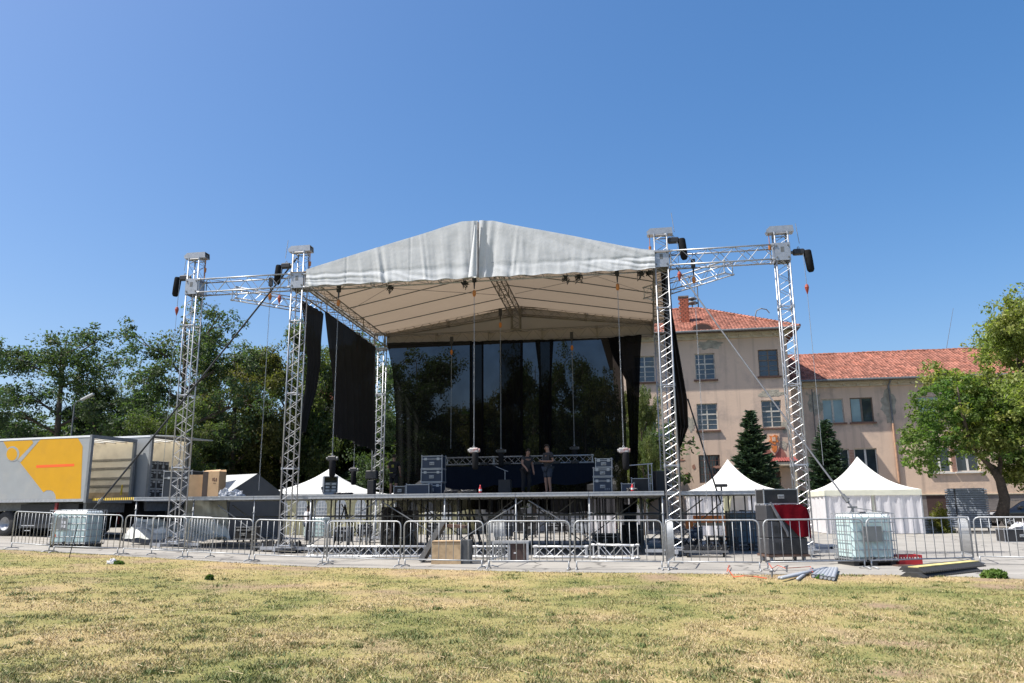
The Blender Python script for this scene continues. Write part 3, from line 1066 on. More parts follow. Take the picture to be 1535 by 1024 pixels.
MB().box(apex_u - .02, apex_u + .04, -.42, -.39, zh_m - .01, apex_z - .08).build('seam_strip', mat('seam_grey', (.22, .20, .20), .8), roof)
# flap folded back beside the seam
MB().grid(lambda a, b: (apex_u - .03 - .30 * a * (1 - .75 * b), -.44 - .08 * math.sin(a * 3.1), zh_m - .01 + (apex_z - .2 - zh_m) * b), 8, 16).build('seam_flap', CAN_W, roof, smooth=True)
# rear gable sheet
def gable(a, b):
    u = .2 + (U2 - .4) * a
    zt = roof_z(u, VB) + .03
    return (u, VB + .19 + .02 * math.sin(u * 4), 9.05 + (zt - 9.05) * b)
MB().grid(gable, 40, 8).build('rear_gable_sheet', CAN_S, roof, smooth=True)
for sgn, nm in ((0, 'left_side_flap'), (1, 'right_side_flap')):
    uu_ = -.25 if sgn == 0 else U2 + .25
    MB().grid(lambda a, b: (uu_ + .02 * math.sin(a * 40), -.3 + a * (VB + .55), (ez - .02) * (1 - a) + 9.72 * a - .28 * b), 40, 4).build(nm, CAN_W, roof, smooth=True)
# rope purlins under the fabric
for i, f in enumerate((.13, .30, .47, .64, .81)):
    v = f * VB
    for sgn in (-1, 1):
        ue = UM + sgn * (UM - .15)
        MB().path([(ue, v, roof_z(ue, v) - .14), (UM + sgn * UM * .5, v, roof_z(UM + sgn * UM * .5, v) - .13), (UM + sgn * .2, v, roof_z(UM, v) - .16)], .022, 5).build('purlin_tube', STEELD, roof)
for sgn in (-1, 1):
    MB().tube((UM + sgn * (UM - .3), .4, roof_z(0, .4) - .25), (UM + sgn * .4, VB * .72, roof_z(UM, VB * .72) - .3), .010, 5).build('cross_cable', STEELD, roof)
    MB().tube((UM + sgn * (UM - .3), 4.2, roof_z(0, 4) - .25), (UM + sgn * .4, .6, roof_z(UM, .6) - .3), .008, 5).build('cross_cable', STEELD, roof)
# clamps and cable tangles on the front beam
def clampset(px, label, v=.25, z=ZB - .02):
    u = sv(px, 425, v)[0]
    t = TS('cable_tangle', label, 'cable', u, v, z)
    mb = MB(); rnd = random.Random(px)
    for k in range(5):
        p = [(rnd.uniform(-.15, .15), rnd.uniform(-.1, .1), -.05 + rnd.uniform(-.2, .1) * (j % 2 + .3)) for j in range(6)]
        mb.path(p, .014, 5)
    mb.box(-.06, .06, -.04, .04, -.10, .04)
    mb.build('loop', BLACKP, t)
for px, l in ((585, 'left of the peak'), (697, 'just left of the roof seam'), (848, 'right of the peak'), (868, 'second right of the peak'), (962, 'beside the right roof corner'), (975, 'hard against the right roof corner')):
    clampset(px, 'black clamp and cable loops on the front beam ' + l)

# ================================================================ DRAPES
BLK_D = fabric('black_drape', (.024, .024, .026), trans=.03, bump=.4, see=.008)
SCRIM = fabric('black_mesh', (.010, .011, .011), trans=.05, see=.09, bump=.1, see_col=(.9, .9, .95, 1), var=.1)
SCRIM_D = fabric('doubled_black_mesh', (.006, .006, .008), trans=.02, see=.02, bump=.1)
def uside(px, py, u=0.12): return su(px, py, u)
def interp_poly(pts, t):
    f = t * (len(pts) - 1); i = min(int(f), len(pts) - 2); g = f - i
    return pts[i][0] * (1 - g) + pts[i + 1][0] * g, pts[i][1] * (1 - g) + pts[i + 1][1] * g
def side_drape(name, label, lpts, rpts, u, amp, folds, mat_, group='black side drapes'):
    L_ = [su(x, y, u) for x, y in lpts]; R_ = [su(x, y, u) for x, y in rpts]
    v0, z0 = L_[0]
    t = TS(name, label, 'drape', u, v0, z0, 0, group)
    def fn(a, b):
        l = interp_poly(L_, b); r = interp_poly(R_, b)
        v = l[0] * (1 - a) + r[0] * a; z = l[1] * (1 - a) + r[1] * a
        z += .10 * b * (wv(a * folds * .8, 5) - .5) * 3 * (b > .93)
        return (amp * (math.sin(a * folds * 6.28) * .5 + (wv(a * folds * 2, 9) - .5)) * (.35 + .65 * b), v - v0, z - z0)
    MB().grid(fn, 60, 34).build('cloth', mat_, t, smooth=True)
    return t
side_drape('side_drape', 'narrow black drape gathered to a tail behind the second tower', [(452, 450), (458, 500), (462, 540), (458, 585), (451, 622), (449, 652)], [(486, 470), (483, 505), (481, 545), (474, 585), (464, 615), (456, 645)], .05, .14, 5, BLK_D)
side_drape('side_drape', 'wide black drape with ragged scalloped hem before the rear left tower', [(487, 466), (492, 510), (499, 560), (501, 600), (500, 650)], [(563, 520), (563, 560), (562, 600), (562, 640), (562, 676)], .15, .16, 8, BLK_D)

def front_cloth(name, label, lpts, rpts, v, amp, folds, mat_, cat='drape', group=None, nu=60, nv=30, hem=0.0, hemn=3, flat=0):
    L_ = [sv(x, y, v) for x, y in lpts]; R_ = [sv(x, y, v) for x, y in rpts]
    u0, z0 = L_[0]
    t = TS(name, label, cat, u0, v, z0, 0, group)
    def fn(a, b):
        l = interp_poly(L_, b); r = interp_poly(R_, b)
        u = l[0] * (1 - a) + r[0] * a; z = l[1] * (1 - a) + r[1] * a
        if hem: z += hem * max(0, (b - .8) / .2) * abs(math.sin(a * math.pi * hemn))
        return (u - u0, amp * (math.sin(a * folds * 6.28) * .5 + (wv(a * folds * 2.3, 17) - .5)), z - z0)
    MB().grid(fn, nu, nv).build('cloth', mat_, t, smooth=True)
    return t
front_cloth('side_drape', 'black drape bundled into a hanging bag right of the third tower', [(990, 404), (995, 470), (1000, 540), (1006, 600), (1012, 640), (1017, 669)], [(1003, 403), (1008, 470), (1020, 540), (1030, 598), (1032, 640), (1020, 671)], 1.1, .24, 4, BLK_D, group='black side drapes')
# mesh backdrop: panels hung side by side with doubled overlaps
GB = 'mesh panels of the black backdrop'
VS = VB - .35
zt = 9.1
front_cloth('backdrop_panel', 'leftmost see-through mesh panel with leaning left edge', [(580, 514), (589, 560), (593, 620), (594, 700), (594, 768)], [(708, 511), (708, 560), (708, 620), (709, 700), (700, 764)], VS, .05, 9, SCRIM, 'backdrop', GB, hem=-.1, hemn=2)
front_cloth('backdrop_panel', 'second mesh panel left of the backdrop centre', [(722, 511), (722, 560), (722, 620), (722, 700), (728, 768)], [(752, 510), (752, 560), (752, 620), (752, 700), (752, 768)], VS, .05, 3, SCRIM, 'backdrop', GB)
front_cloth('backdrop_panel', 'mesh panel right of the backdrop centre', [(780, 510), (780, 560), (780, 620), (780, 700), (775, 768)], [(810, 509), (811, 560), (812, 620), (812, 700), (812, 764)], VS, .05, 3, SCRIM, 'backdrop', GB, hem=.35, hemn=1)
front_cloth('backdrop_panel', 'rightmost see-through mesh panel showing treetops and sky', [(824, 509), (824, 560), (822, 620), (822, 700), (815, 764)], [(930, 506), (934, 560), (938, 620), (940, 700), (942, 768)], VS, .05, 8, SCRIM, 'backdrop', GB, hem=-.12, hemn=2)
front_cloth('backdrop_panel', 'opaque doubled strip of backdrop behind the left chain', [(704, 512), (704, 600), (704, 690), (700, 764)], [(725, 512), (725, 600), (725, 690), (732, 764)], VS - .06, .08, 2, SCRIM_D, 'backdrop', GB, nu=16)
front_cloth('backdrop_panel', 'wide opaque doubled strip at the backdrop centre', [(749, 510), (749, 600), (750, 690), (750, 764)], [(784, 510), (784, 600), (784, 690), (780, 764)], VS - .06, .08, 3, SCRIM_D, 'backdrop', GB, nu=20)
front_cloth('backdrop_panel', 'narrow opaque doubled strip right of the backdrop centre', [(802, 510), (808, 560), (808, 640), (808, 764)], [(830, 509), (827, 560), (827, 640), (824, 764)], VS - .06, .08, 2, SCRIM_D, 'backdrop', GB, nu=16)
front_cloth('backdrop_panel', 'opaque gathered strip with curved top at the right end of the backdrop', [(911, 506), (918, 532), (938, 570), (943, 640), (944, 768)], [(962, 502), (960, 532), (959, 570), (957, 640), (955, 768)], VS - .1, .10, 3, SCRIM_D, 'backdrop', GB, nu=20)
front_cloth('riser_skirt', 'opaque black cloth with scalloped hem low across the stage rear', [(666, 700), (666, 710), (667, 722), (668, 731)], [(893, 694), (893, 702), (893, 712), (893, 719)], 7.0, .05, 14, fabric('skirt_cloth', (.012, .016, .026), trans=.02, bump=.3), 'cloth', hem=-.16, hemn=3)

# ================================================================ DECKS
deck_m = mat('deck_top', (.10, .09, .08), .8, 0, .2, 3)
LEGM = MB().tube((0, 0, .12), (0, 0, 1.84), .026, 8).tube((0, 0, 0), (0, 0, .16), .016, 6).lathe([(0, 0), (.07, 0), (.07, .012), (0, .016)], n=10).tube((-.06, 0, .2), (.06, 0, .2), .012, 5).mesh('leg', GALV, True)
LEGD = LEGM.copy(); LEGD.name = 'leg'; LEGD.materials[0] = STEELD
COLLM = MB().lathe([(.026, 0), (.055, .0), (.055, .02), (.026, .02)], n=8).mesh('rosette', GALV)
def platform(name, label, u0, u1, v0, v1, nu, nv, braces, fascia=.13, zt=DECK, back_legs=True, nl=2):
    w = W(u0, v0)
    t = TS(name, label, 'platform', u0, v0, 0, 0, 'stage platforms')
    du = (u1 - u0) / nu; dv = (v1 - v0) / nv
    fr = MB()
    e = .05
    a, b = du - .012, dv - .012
    fr.box(0, a, 0, e, zt - fascia, zt - .03).box(0, a, b - e, b, zt - fascia, zt - .03).box(0, e, e, b - e, zt - fascia, zt - .03).box(a - e, a, e, b - e, zt - fascia, zt - .03)
    fr.box(0, a, -.012, e, zt - .03, zt)   # lip
    fm = fr.mesh('deck_frame', ALUD)
    bm = MB().box(e + .002, a - e - .002, e + .002, b - e - .002, zt - .04, zt + .002).mesh('deck_board', deck_m)
    um = MB().box(e + .002, a - e - .002, e + .002, b - e - .002, zt - .055, zt - .041).mesh('underside_board', PLYU)
    jm = MB().box(e, a - e, -.02, .02, zt - .085, zt - .056).mesh('joist', ALUD)
    for i in range(nu):
        for j in range(nv):
            p = inst('deck_panel', fm, t, (i * du, j * dv, 0))
            inst('deck_board', bm, p); inst('underside_board', um, p)
            for k in (1, 2, 3):
                inst('joist', jm, p, (0, b * k / 4, 0))
    nlu = nu * nl
    for i in range(nlu + 1):
        for j in range(nv + 1):
            if j == 0 and i % nl: continue
            uu = min(max(i * (u1 - u0) / nlu, .08), u1 - u0 - .08); vv = min(max(j * dv, .08), v1 - v0 - .08)
            zg = gz(W(u0 + uu, v0 + vv).x)
            l = inst('leg', LEGM if j == 0 else LEGD, t, (uu, vv, zg))
            l.scale = (1, 1, (zt - fascia - zg) / 1.84)
            if j < 2:
                for zz in (.75, 1.3):
                    inst('rosette', COLLM, t, (uu, vv, zg + zz))
    for (p, q_) in braces:
        MB().tube(p, q_, .020, 6).build('brace', STEELD, t)
    for j in range(1, nv + 1):
        MB().tube((0, min(j * dv, v1 - v0 - .08), 1.25), (u1 - u0, min(j * dv, v1 - v0 - .08), 1.25), .022, 6).build('ledger', STEELD, t)
    return t
UD0, UD1 = sv(462, 740, -.32)[0], sv(996, 736, -.32)[0]
Bd = []
for k, (a, b) in enumerate([(.1, 2.4), (5.0, 2.6), (5.1, 7.4), (9.9, 7.6)]):
    Bd.append(((a, .12, .35), (b, .12, 1.75)))
for k in range(6):
    s = k * 2.2 + .3
    Bd.append(((s, 2.3, .3), (s + 2.0, 2.3, 1.75))); 
    if k % 2: Bd.append(((s + 2.0, 4.6, .3), (s, 4.6, 1.75)))
    Bd.append(((s, 2.3, 1.7), (s, 4.6, .25)))
platform('stage_platform', 'main stage deck of aluminium framed panels on scaffold legs', UD0, UD1, -.32, 9.0, 5, 5, Bd, nl=3)
UWL = sv(201, 741, .45)[0]
platform('stage_platform', 'left wing deck reaching from the stage to the truck ramp', UWL, UD0 - .03, .45, 5.2, 3, 2, [((3.3, .1, 1.7), (5.4, .1, .35)), ((.3, 2.4, .3), (2.2, 2.4, 1.7)), ((2.6, 2.4, 1.7), (4.8, 2.4, .3))], fascia=.13)
UWR = sv(1166, 730, .45)[0]
platform('stage_platform', 'right wing deck carrying a small black floodlight', UD1 + .05, UWR, .45, 4.6, 2, 2, [((.3, 2.1, .3), (2.0, 2.1, 1.7))], fascia=.12, nl=3)

# steel beam lying on the deck edge etc: the long white truss on the ground and on the stage
def low_truss(name, label, u0, v0, z0, u1, v1, z1, h, m, group=None):
    a = W(u0, v0, z0); b = W(u1, v1, z1); d = b - a
    t = T(name, label, 'truss', a, math.atan2(d.y, d.x), group)
    truss(t, d.length, h, h, 'x', rot=(0, -math.asin(d.z / d.length), 0), step=h * 1.05, rc=.026, rl=.012, m=m)
    return t
WHT = mat('bright_aluminium', (.52, .53, .54), .35, .35, .06, 8)
g1 = G(455, 836); g2 = G(632, 840); g3 = G(790, 840); g4 = G(955, 842)
a1 = UV(g1); a2 = UV(g2); a3 = UV(g3); a4 = UV(g4)
low_truss('loose_truss', 'bright truss length lying on the tarmac left of the plywood box', a1[0], a1[1] + .4, .06, a2[0] + .6, a1[1] + .35, .06, .30, WHT, 'truss lengths lying before the stage')
low_truss('loose_truss', 'bright truss length lying on the tarmac left of the grey frame', a2[0] + 1.4, a1[1] + .35, .06, a3[0] - .2, a1[1] + .3, .06, .30, WHT, 'truss lengths lying before the stage')
low_truss('loose_truss', 'bright truss length lying on the tarmac right of the grey frame', a3[0] + .1, a1[1] + .3, .06, a3[0] + 1.75, a1[1] + .25, .06, .30, WHT, 'truss lengths lying before the stage')
low_truss('loose_truss', 'bright truss length ending under the right half of the stage front', a3[0] + 1.95, a1[1] + .2, .06, a4[0], a4[1] + .5, .06, .36, WHT, 'truss lengths lying before the stage')
b1 = sv(668, 697, 7.6); b2 = sv(890, 693, 7.6)
low_truss('stage_truss', 'long pale truss held at waist height across the rear of the stage', b1[0], 7.6, b1[1], b2[0], 7.6, b2[1], .30, ALU)
for f in (.07, .22, .36, .46, .6, .72, .9):
    pass
# ================================================================ HOISTS, CHAINS, STRAPS
def hoist_body(t, loc, s=1.0, m=None, acc=None):
    mb = MB().cbox(-.26 * s, .26 * s, -.13 * s, .13 * s, -.14 * s, .14 * s, .05 * s)
    o = mb.build('motor_body', m or BLACKP, t, loc)
    MB().tube((.26 * s, 0, 0), (.34 * s, 0, 0), .10 * s, 12).build('end_cap', acc or STEELD, t, loc)
    MB().tube((-.26 * s, 0, 0), (-.33 * s, 0, 0), .08 * s, 12).build('end_cap', acc or STEELD, t, loc)
    MB().path([(0, 0, .14 * s), (.05 * s, 0, .2 * s), (0, 0, .27 * s), (-.05 * s, 0, .2 * s), (0, 0, .14 * s)], .014, 5).build('eye_hook', CHAIN, t, loc)
    return o
def bag(t, loc, w, h, m, tilt=0):
    prof = [(w * .42, 0), (w * .5, -.04), (w * .5, -h * .5), (w * .46, -h * .9), (w * .30, -h), (0, -h)]
    o = MB().lathe(prof, n=14).build('chain_bag', m, t, loc, (0, tilt, 0), smooth=True)
    return o
def chain(t, p, q, r=.010, name='chain'):
    p = Vector(p); q = Vector(q); L = (q - p).length; n = int(L / .16)
    mb = MB(); d = (q - p) / max(n, 1); ax = d.normalized(); s = ax.orthogonal().normalized(); b = ax.cross(s)
    for i in range(n):
        c = p + d * (i + .5)
        e = s if i % 2 else b
        hl = d.length * .62
        mb.path([c - ax * hl, c - ax * hl * .5 + e * r * 1.5, c + ax * hl * .5 + e * r * 1.5, c + ax * hl, c + ax * hl * .5 - e * r * 1.5, c - ax * hl * .5 - e * r * 1.5], r * .55, 4, closed=True)
    mb.build(name, CHAIN, t)
def tower_hoist(u, v, z, side, label, drop):
    t = TS('chain_hoist', label, 'chain hoist', u, v, z, 0, 'chain hoists on the towers')
    hoist_body(t, (0, 0, 0), .72)
    bm = fabric('bag_cloth', (.02, .02, .022), trans=.02, bump=.5)
    bag(t, (side * .27, 0, .04), .26, .74, bm, -side * .10)
    MB().tube((side * .05, 0, .3), (side * -.02 + side * .0, 0, 1.0), .011, 5).build('lift_chain', CHAIN, t)
    MB().tube((side * .12, -.12, -.1), (side * .14, -.12, -1.2), .010, 5).build('drop_chain', CHAIN, t)
    MB().lathe([(0, .12), (.05, .08), (.07, 0), (.05, -.1), (.02, -.2), (0, -.26)], n=10).build('hook_block', mat('hook_red', (.30, .05, .03), .5), t, (side * .14, -.12, -1.25))
    if drop:
        MB().tube((side * .14, -.12, -1.45), (side * .16, -.12, -drop), .008, 4).build('tail_chain', CHAIN, t)
a = sv(277, 417, 0); tower_hoist(a[0], 0, a[1], -1, 'black chain hoist on the outer face of the leftmost tower', 7.2)
a = sv(431, 400, 0); tower_hoist(a[0], -.1, a[1], -1, 'black chain hoist on the second tower above the left strap', 0)
a = sv(1009, 362, 0); tower_hoist(a[0], -.1, a[1], 1, 'black chain hoist on the tower at the right roof corner', 0)
a = sv(1197, 378, 0); tower_hoist(a[0], 0, a[1], 1, 'black chain hoist on the outer face of the rightmost tower', 7.0)

def hanging_chain(px, top_py, bot_py, v, label, motor=None, hook=True, px2=None):
    a = sv(px, top_py, v); b = sv(px2 or px, bot_py, v)
    u, zt_ = a; zb = b[1]; du = 0
    t = TS('hanging_chain', label, 'chain', u, v, zt_, 0, 'chains hanging from the roof beams')
    if hook:
        MB().box(-.07, .07, -.05, .05, -.1, .22).tube((0, 0, -.1), (0, 0, -.35), .035, 6, .02).build('beam_clamp', BLACKP, t)
        MB().lathe([(0, .1), (.055, .06), (.065, -.06), (.04, -.14), (0, -.16)], n=10).build('hook_block', mat('hook_orange', (.45, .16, .03), .5), t, (0, 0, -.48))
        chain(t, (0, 0, -.62), (du, 0, zb - zt_))
    else:
        chain(t, (0, 0, 0), (du, 0, zb - zt_))
    if motor:
        m = T('chain_hoist', motor[0], 'chain hoist', W(u + du, v, zb), ANG, 'chain hoists hanging low over the deck')
        hoist_body(m, (0, 0, -.12), .62, motor[1], motor[2])
        bm = fabric('bag_cloth', (.02, .02, .022), trans=.02, bump=.5)
        bag(m, (motor[3], 0, -.18), .23, .58, bm)
    return t
SILV = mat('motor_silver', (.42, .42, .43), .4, .4, .15, 8, dirt=(.3, .04, .02, 1), dscale=6, damt=.9)
hanging_chain(508, 434, 682, .2, 'long chain hanging before the wide black side drape', ('dark chain hoist hanging over the deck left of the rear tower', BLACKP, STEELD, .02))
hanging_chain(711, 419, 670, .2, 'long chain hanging at the centre of the roof front', ('silver and red chain hoist with long bag hanging at stage centre', SILV, SILV, .05))
hanging_chain(925, 409, 670, .2, 'long chain hanging left of the right roof corner', ('silver chain hoist with long bag hanging at stage right', SILV, SILV, .06))
hanging_chain(677, 512, 672, VB - .5, 'thin chain hanging before the left part of the mesh backdrop')
hanging_chain(857, 505, 668, VB - .5, 'thin chain hanging before the right part of the mesh backdrop', ('small dark hoist hanging before the right part of the backdrop', BLACKP, STEELD, .0))
hanging_chain(750, 470, 672, 6.0, 'thin chain hanging under the ridge beam', ('dark hoist hanging low before the centre of the backdrop', BLACKP, STEELD, .0))
v_, z_ = su(545, 505, .1)
hanging_chain(537, 506, 700, v_, 'chain hanging from the left side beam near its rear', ('black hoist with bag hanging near the rear left tower', BLACKP, STEELD, .0), px2=537)
a = sv(407, 424, 0)
hanging_chain(406, 425, 735, 0, 'chain hanging from the short left beam')
hanging_chain(1039, 398, 762, 0, 'chain hanging from the short right beam')

def strap(name, label, a, b, r, m=STRAP, cat='strap', ratchet=None):
    a = Vector(a); b = Vector(b)
    t = T(name, label, cat, b, 0, 'bracing straps of the roof')
    p = a - b
    n = 10
    sag = p.length * .006
    MB().path([p * (i / n) + Vector((0, 0, -sag * 4 * (i / n) * (1 - i / n))) for i in range(n + 1)], r, 6).build('webbing', m, t)
    if ratchet:
        d = p.normalized()
        c = d * ratchet
        MB().tube(c - d * .12, c + d * .12, .05, 8).tube(c + Vector((-.08, 0, .02)), c + Vector((.1, 0, .0)), .025, 6).build('ratchet', STEELD, t)
    return t

# ================================================================ WATER TANKS
def tank_mat(name, col):
    m = mat(name, col, .35, 0, .06, 2)
    m.node_tree.nodes['Principled BSDF'].inputs['Subsurface Weight'].default_value = .0
    return m
AQUA = tank_mat('pale_aqua_plastic', (.50, .64, .64)); AQUAT = tank_mat('milky_plastic', (.72, .78, .78)); BLUET = tank_mat('blue_liquid_plastic', (.16, .26, .36))
SEMI = mat('dark_label_grey', (.17, .18, .18), .5, 0, .1, 5)
def water_tank(label, loc, rz, body, cage=None, plate=None, w=1.2, d=1.0, h=1.0):
    cage = cage or GALV
    t = T('water_tank', label, 'water tank', loc, rz, 'caged water tanks')
    x, y = w / 2 - .05, d / 2 - .05
    MB().cbox(-x, x, -y, y, .15, .15 + h, .07).build('bottle', body, t, smooth=False)
    MB().cbox(-x + .006, x - .006, -y + .006, y - .006, .15 + h * .86, .16 + h, .06).build('bottle_top', AQUAT, t)
    MB().lathe([(0, .06), (.10, .06), (.11, 0), (.11, -.02)], n=14).build('filler_cap', REDP if False else BLACKP, t, (0, 0, .16 + h))
    hb = MB().path([(-x - .05, -y - .05, 0), (x + .05, -y - .05, 0), (x + .05, y + .05, 0), (-x - .05, y + .05, 0)], .011, 5, closed=True).mesh('cage_ring', cage)
    for k in range(6):
        inst('cage_ring', hb, t, (0, 0, .17 + (h + .01) * k / 5))
    vb = MB().tube((0, 0, .12), (0, 0, .19 + h), .010, 5).mesh('cage_bar', cage)
    for i in range(8):
        for s in (-1, 1):
            inst('cage_bar', vb, t, (-x - .04 + (2 * x + .08) * i / 7, s * (y + .062), 0))
    for i in range(1, 7):
        for s in (-1, 1):
            inst('cage_bar', vb, t, (s * (x + .062), -y - .04 + (2 * y + .08) * i / 7, 0))
    for s in (-.3, .3):
        MB().tube((s, -y - .05, h + .20), (s, y + .05, h + .20), .013, 6).build('top_bar', cage, t)
    pl = MB()
    for s in (-x + .07, 0, x - .07):
        pl.box(s - .07, s + .07, -y, y, 0, .10)
    pl.box(-x - .04, x + .04, -y - .04, y + .04, .101, .14)
    pl.build('pallet', BLACKP if body is AQUA else ALUD, t)
    if plate:
        p = MB().box(plate[0], plate[1], -y - .082, -y - .078, plate[2], plate[3]).build('label_plate', SEMI, t)
        if plate[4]:
            cx = (plate[0] + plate[1]) / 2 + .06; cz = (plate[2] + plate[3]) / 2
            for i, (dx, dz) in enumerate(((-.05, .06), (.05, .05), (-.05, -.07), (.05, -.08))):
                MB().box(cx + dx - .035, cx + dx + .03, -y - .086, -y - .0825, cz + dz - .05, cz + dz + .04).build('label_sticker', mat('sticker_white', (.6, .6, .62), .6), p)
    MB().tube((-x * .1, -y - .02, .2), (-x * .1, -y - .12, .19), .035, 10).build('drain_valve', BLACKP, t)
    return t
g = G(120, 822)
tk1 = water_tank('pale aqua caged water tank tied to the left strap beside the yellow trailer', (g.x - .46, g.y + .55, gz(g.x)), R(-8), AQUA, plate=(-.40, .0, .62, 1.0, 1), w=1.42, h=1.08)
MB().box(-.45, -.38, -.53, -.525, .38, .47).build('red_label', mat('red_label', (.5, .07, .03), .6), tk1)
top1 = Vector((g.x + .15, g.y + .35, gz(g.x) + 1.30))
a = sv(447, 388, 0)
strap('guy_strap', 'thick black strap running from the second tower down to the left water tank', W(a[0], -.1, a[1]), top1, .032, ratchet=.35)
g = G(1298, 849)
tk2 = water_tank('clear aqua caged water tank tied to the right strap behind the barrier', (g.x + .26, g.y + .55, 0), R(3), AQUA, plate=(-.28, .22, .6, .98, 0), w=1.2, h=1.12)
top2 = Vector((g.x - .02, g.y + .42, 1.44))
MB().tube((-.28, -.1, 1.24), (-.28, -.1, 1.48), .03, 8).box(-.4, -.16, -.13, -.07, 1.44, 1.48).build('tie_post', STEELD, tk2)
MB().path([(-.56, -.5, 1.30), (-.28, -.1, 1.45), (.56, -.5, 1.30)], .012, 5).build('tie_chain', STEELD, tk2)
a = sv(1014, 402, 0)
strap('guy_strap', 'grey strap running from the third tower down to the right water tank', W(a[0], -.05, a[1]), top2, .024, mat('grey_webbing', (.12, .125, .14), .6, 0, .15, 6), ratchet=.3)
a = sv(1031, 598, 1.1); b = sv(1084, 765, 2.2)
strap('guy_strap', 'short dark strap from the bundled drape down behind the right wing', W(a[0], 1.1, a[1]), W(b[0], 2.2, b[1]), .03)
a = sv(1018, 668, 1.1); b = sv(1020, 800, 1.1)
strap('drape_tail', 'black cord hanging straight down under the bundled drape', W(a[0], 1.1, a[1]), W(b[0], 1.1, b[1]), .035)
a = sv(443, 425, .2); b = sv(428, 752, .2)
strap('power_cable', 'thick black cable running down the left face of the second tower', W(a[0], -.12, a[1]), W(b[0], -.12, b[1]), .03, BLACKP, 'cable')
a = sv(994, 410, .35); b = sv(1008, 735, .35)
strap('power_cable', 'black cables dropping behind the third tower to the deck', W(a[0] + .1, .4, a[1]), W(b[0] + .1, .4, b[1]), .045, BLACKP, 'cable')
# weights on the tank tops
# ================================================================ CROWD BARRIERS
bar_m = MB().tube((0, 0, .20), (0, 0, 1.16), .0085, 6).mesh('bar', GALV, True)
foot_m = MB().path([(0, -.24, .02), (0, -.1, .05), (0, .1, .05), (0, .24, .02)], .016, 6).tube((0, 0, .04), (0, 0, .21), .018, 6).mesh('foot', GALV, True)
_fr = {}
def barrier(a, b, label, lift=0.0, group='crowd barriers along the lawn', H=1.18):
    a = Vector(a); b = Vector(b)
    if (b - a).length > 3.2: b = a + (b - a).normalized() * 2.2
    d = b - a; L = math.hypot(d.x, d.y) - .03
    t = T('crowd_barrier', label, 'crowd barrier', a, math.atan2(d.y, d.x), group)
    t.rotation_euler = (0, -math.atan2(d.z, L), math.atan2(d.y, d.x))
    k = round(L, 1); r = .13
    pts = [(.02, 0, .20)]
    pts += [(.02, 0, H - r)] + [(.02 + r - r * math.cos(x), 0, H - r + r * math.sin(x)) for x in (.5, 1.05, 1.57)]
    pts += [(L - r + r * math.sin(x), 0, H - r + r * math.cos(x)) for x in (0, .5, 1.05, 1.57)] + [(L, 0, .20)]
    MB().path(pts, .019, 7, closed=False).build('frame', GALV, t, smooth=True)
    MB().tube((.02, 0, .20), (L, 0, .20), .017, 7).build('bottom_rail', GALV, t, smooth=True)
    n = 11 if L > 1.7 else 9
    for i in range(1, n):
        inst('bar', bar_m, t, (L * i / n, 0, 0))
    for x in (.06, L - .04):
        inst('foot', foot_m, t, (x, 0, 0))
    MB().path([(L - .02, -.02, .75), (L + .04, -.03, .75), (L + .05, 0, .75), (L + .0, .02, .75)], .007, 5).build('hook', GALV, t)
    return t
def bpt(px, py):
    return G(px, py)
BL = [((-78, 815), (14, 822), 'crowd barrier cut by the left photo edge before the trailer wheel'),
      ((15, 823), (75, 828), 'narrow looking crowd barrier left of the left water tank'),
      ((77, 829), (179, 832), 'crowd barrier in front of the left water tank'),
      ((182, 832), (276, 837), 'crowd barrier between the left water tank and the leftmost tower'),
      ((278, 837), (376, 842), 'crowd barrier just right of the leftmost tower'),
      ((378.5, 842), (486, 847), 'crowd barrier before the foot of the second tower'),
      ((489, 847), (601, 850), 'crowd barrier left of the plywood box'),
      ((604, 850), (726, 853), 'crowd barrier in front of the plywood box'),
      ((729, 853), (857, 854), 'crowd barrier in front of the grey metal frame'),
      ((861, 854), (997, 854.5), 'crowd barrier below the right part of the stage'),
      ((999, 854.5), (1144, 856), 'crowd barrier below the right wing deck'),
      ((1148, 856), (1301, 853), 'crowd barrier in front of the speaker stack'),
      ((1304, 853), (1462, 848), 'crowd barrier from the right water tank to the black cable ramps'),
      ((1466, 846), (1612, 850), 'crowd barrier leaving the photo at the right edge')]
for a_, b_, lab in BL:
    barrier(bpt(*a_), bpt(*b_), lab)
ga = 'spare barriers standing behind the front row'
barrier(bpt(224, 832), bpt(318, 836), 'spare barrier overlapping behind the foot of the leftmost tower', group=ga)
barrier(bpt(488, 843), bpt(543, 836), 'spare barrier turned away behind the front row left of centre', group=ga)
barrier(bpt(733, 851), bpt(770, 838), 'spare barrier turned away beside the grey metal frame', group=ga)
barrier(bpt(1001, 854), bpt(1021, 836), 'barrier turned towards the stage at the foot of the third tower', group=ga)
barrier(bpt(1461, 846), bpt(1424, 830), 'barrier swung open like a gate above the black cable ramps', group=ga)

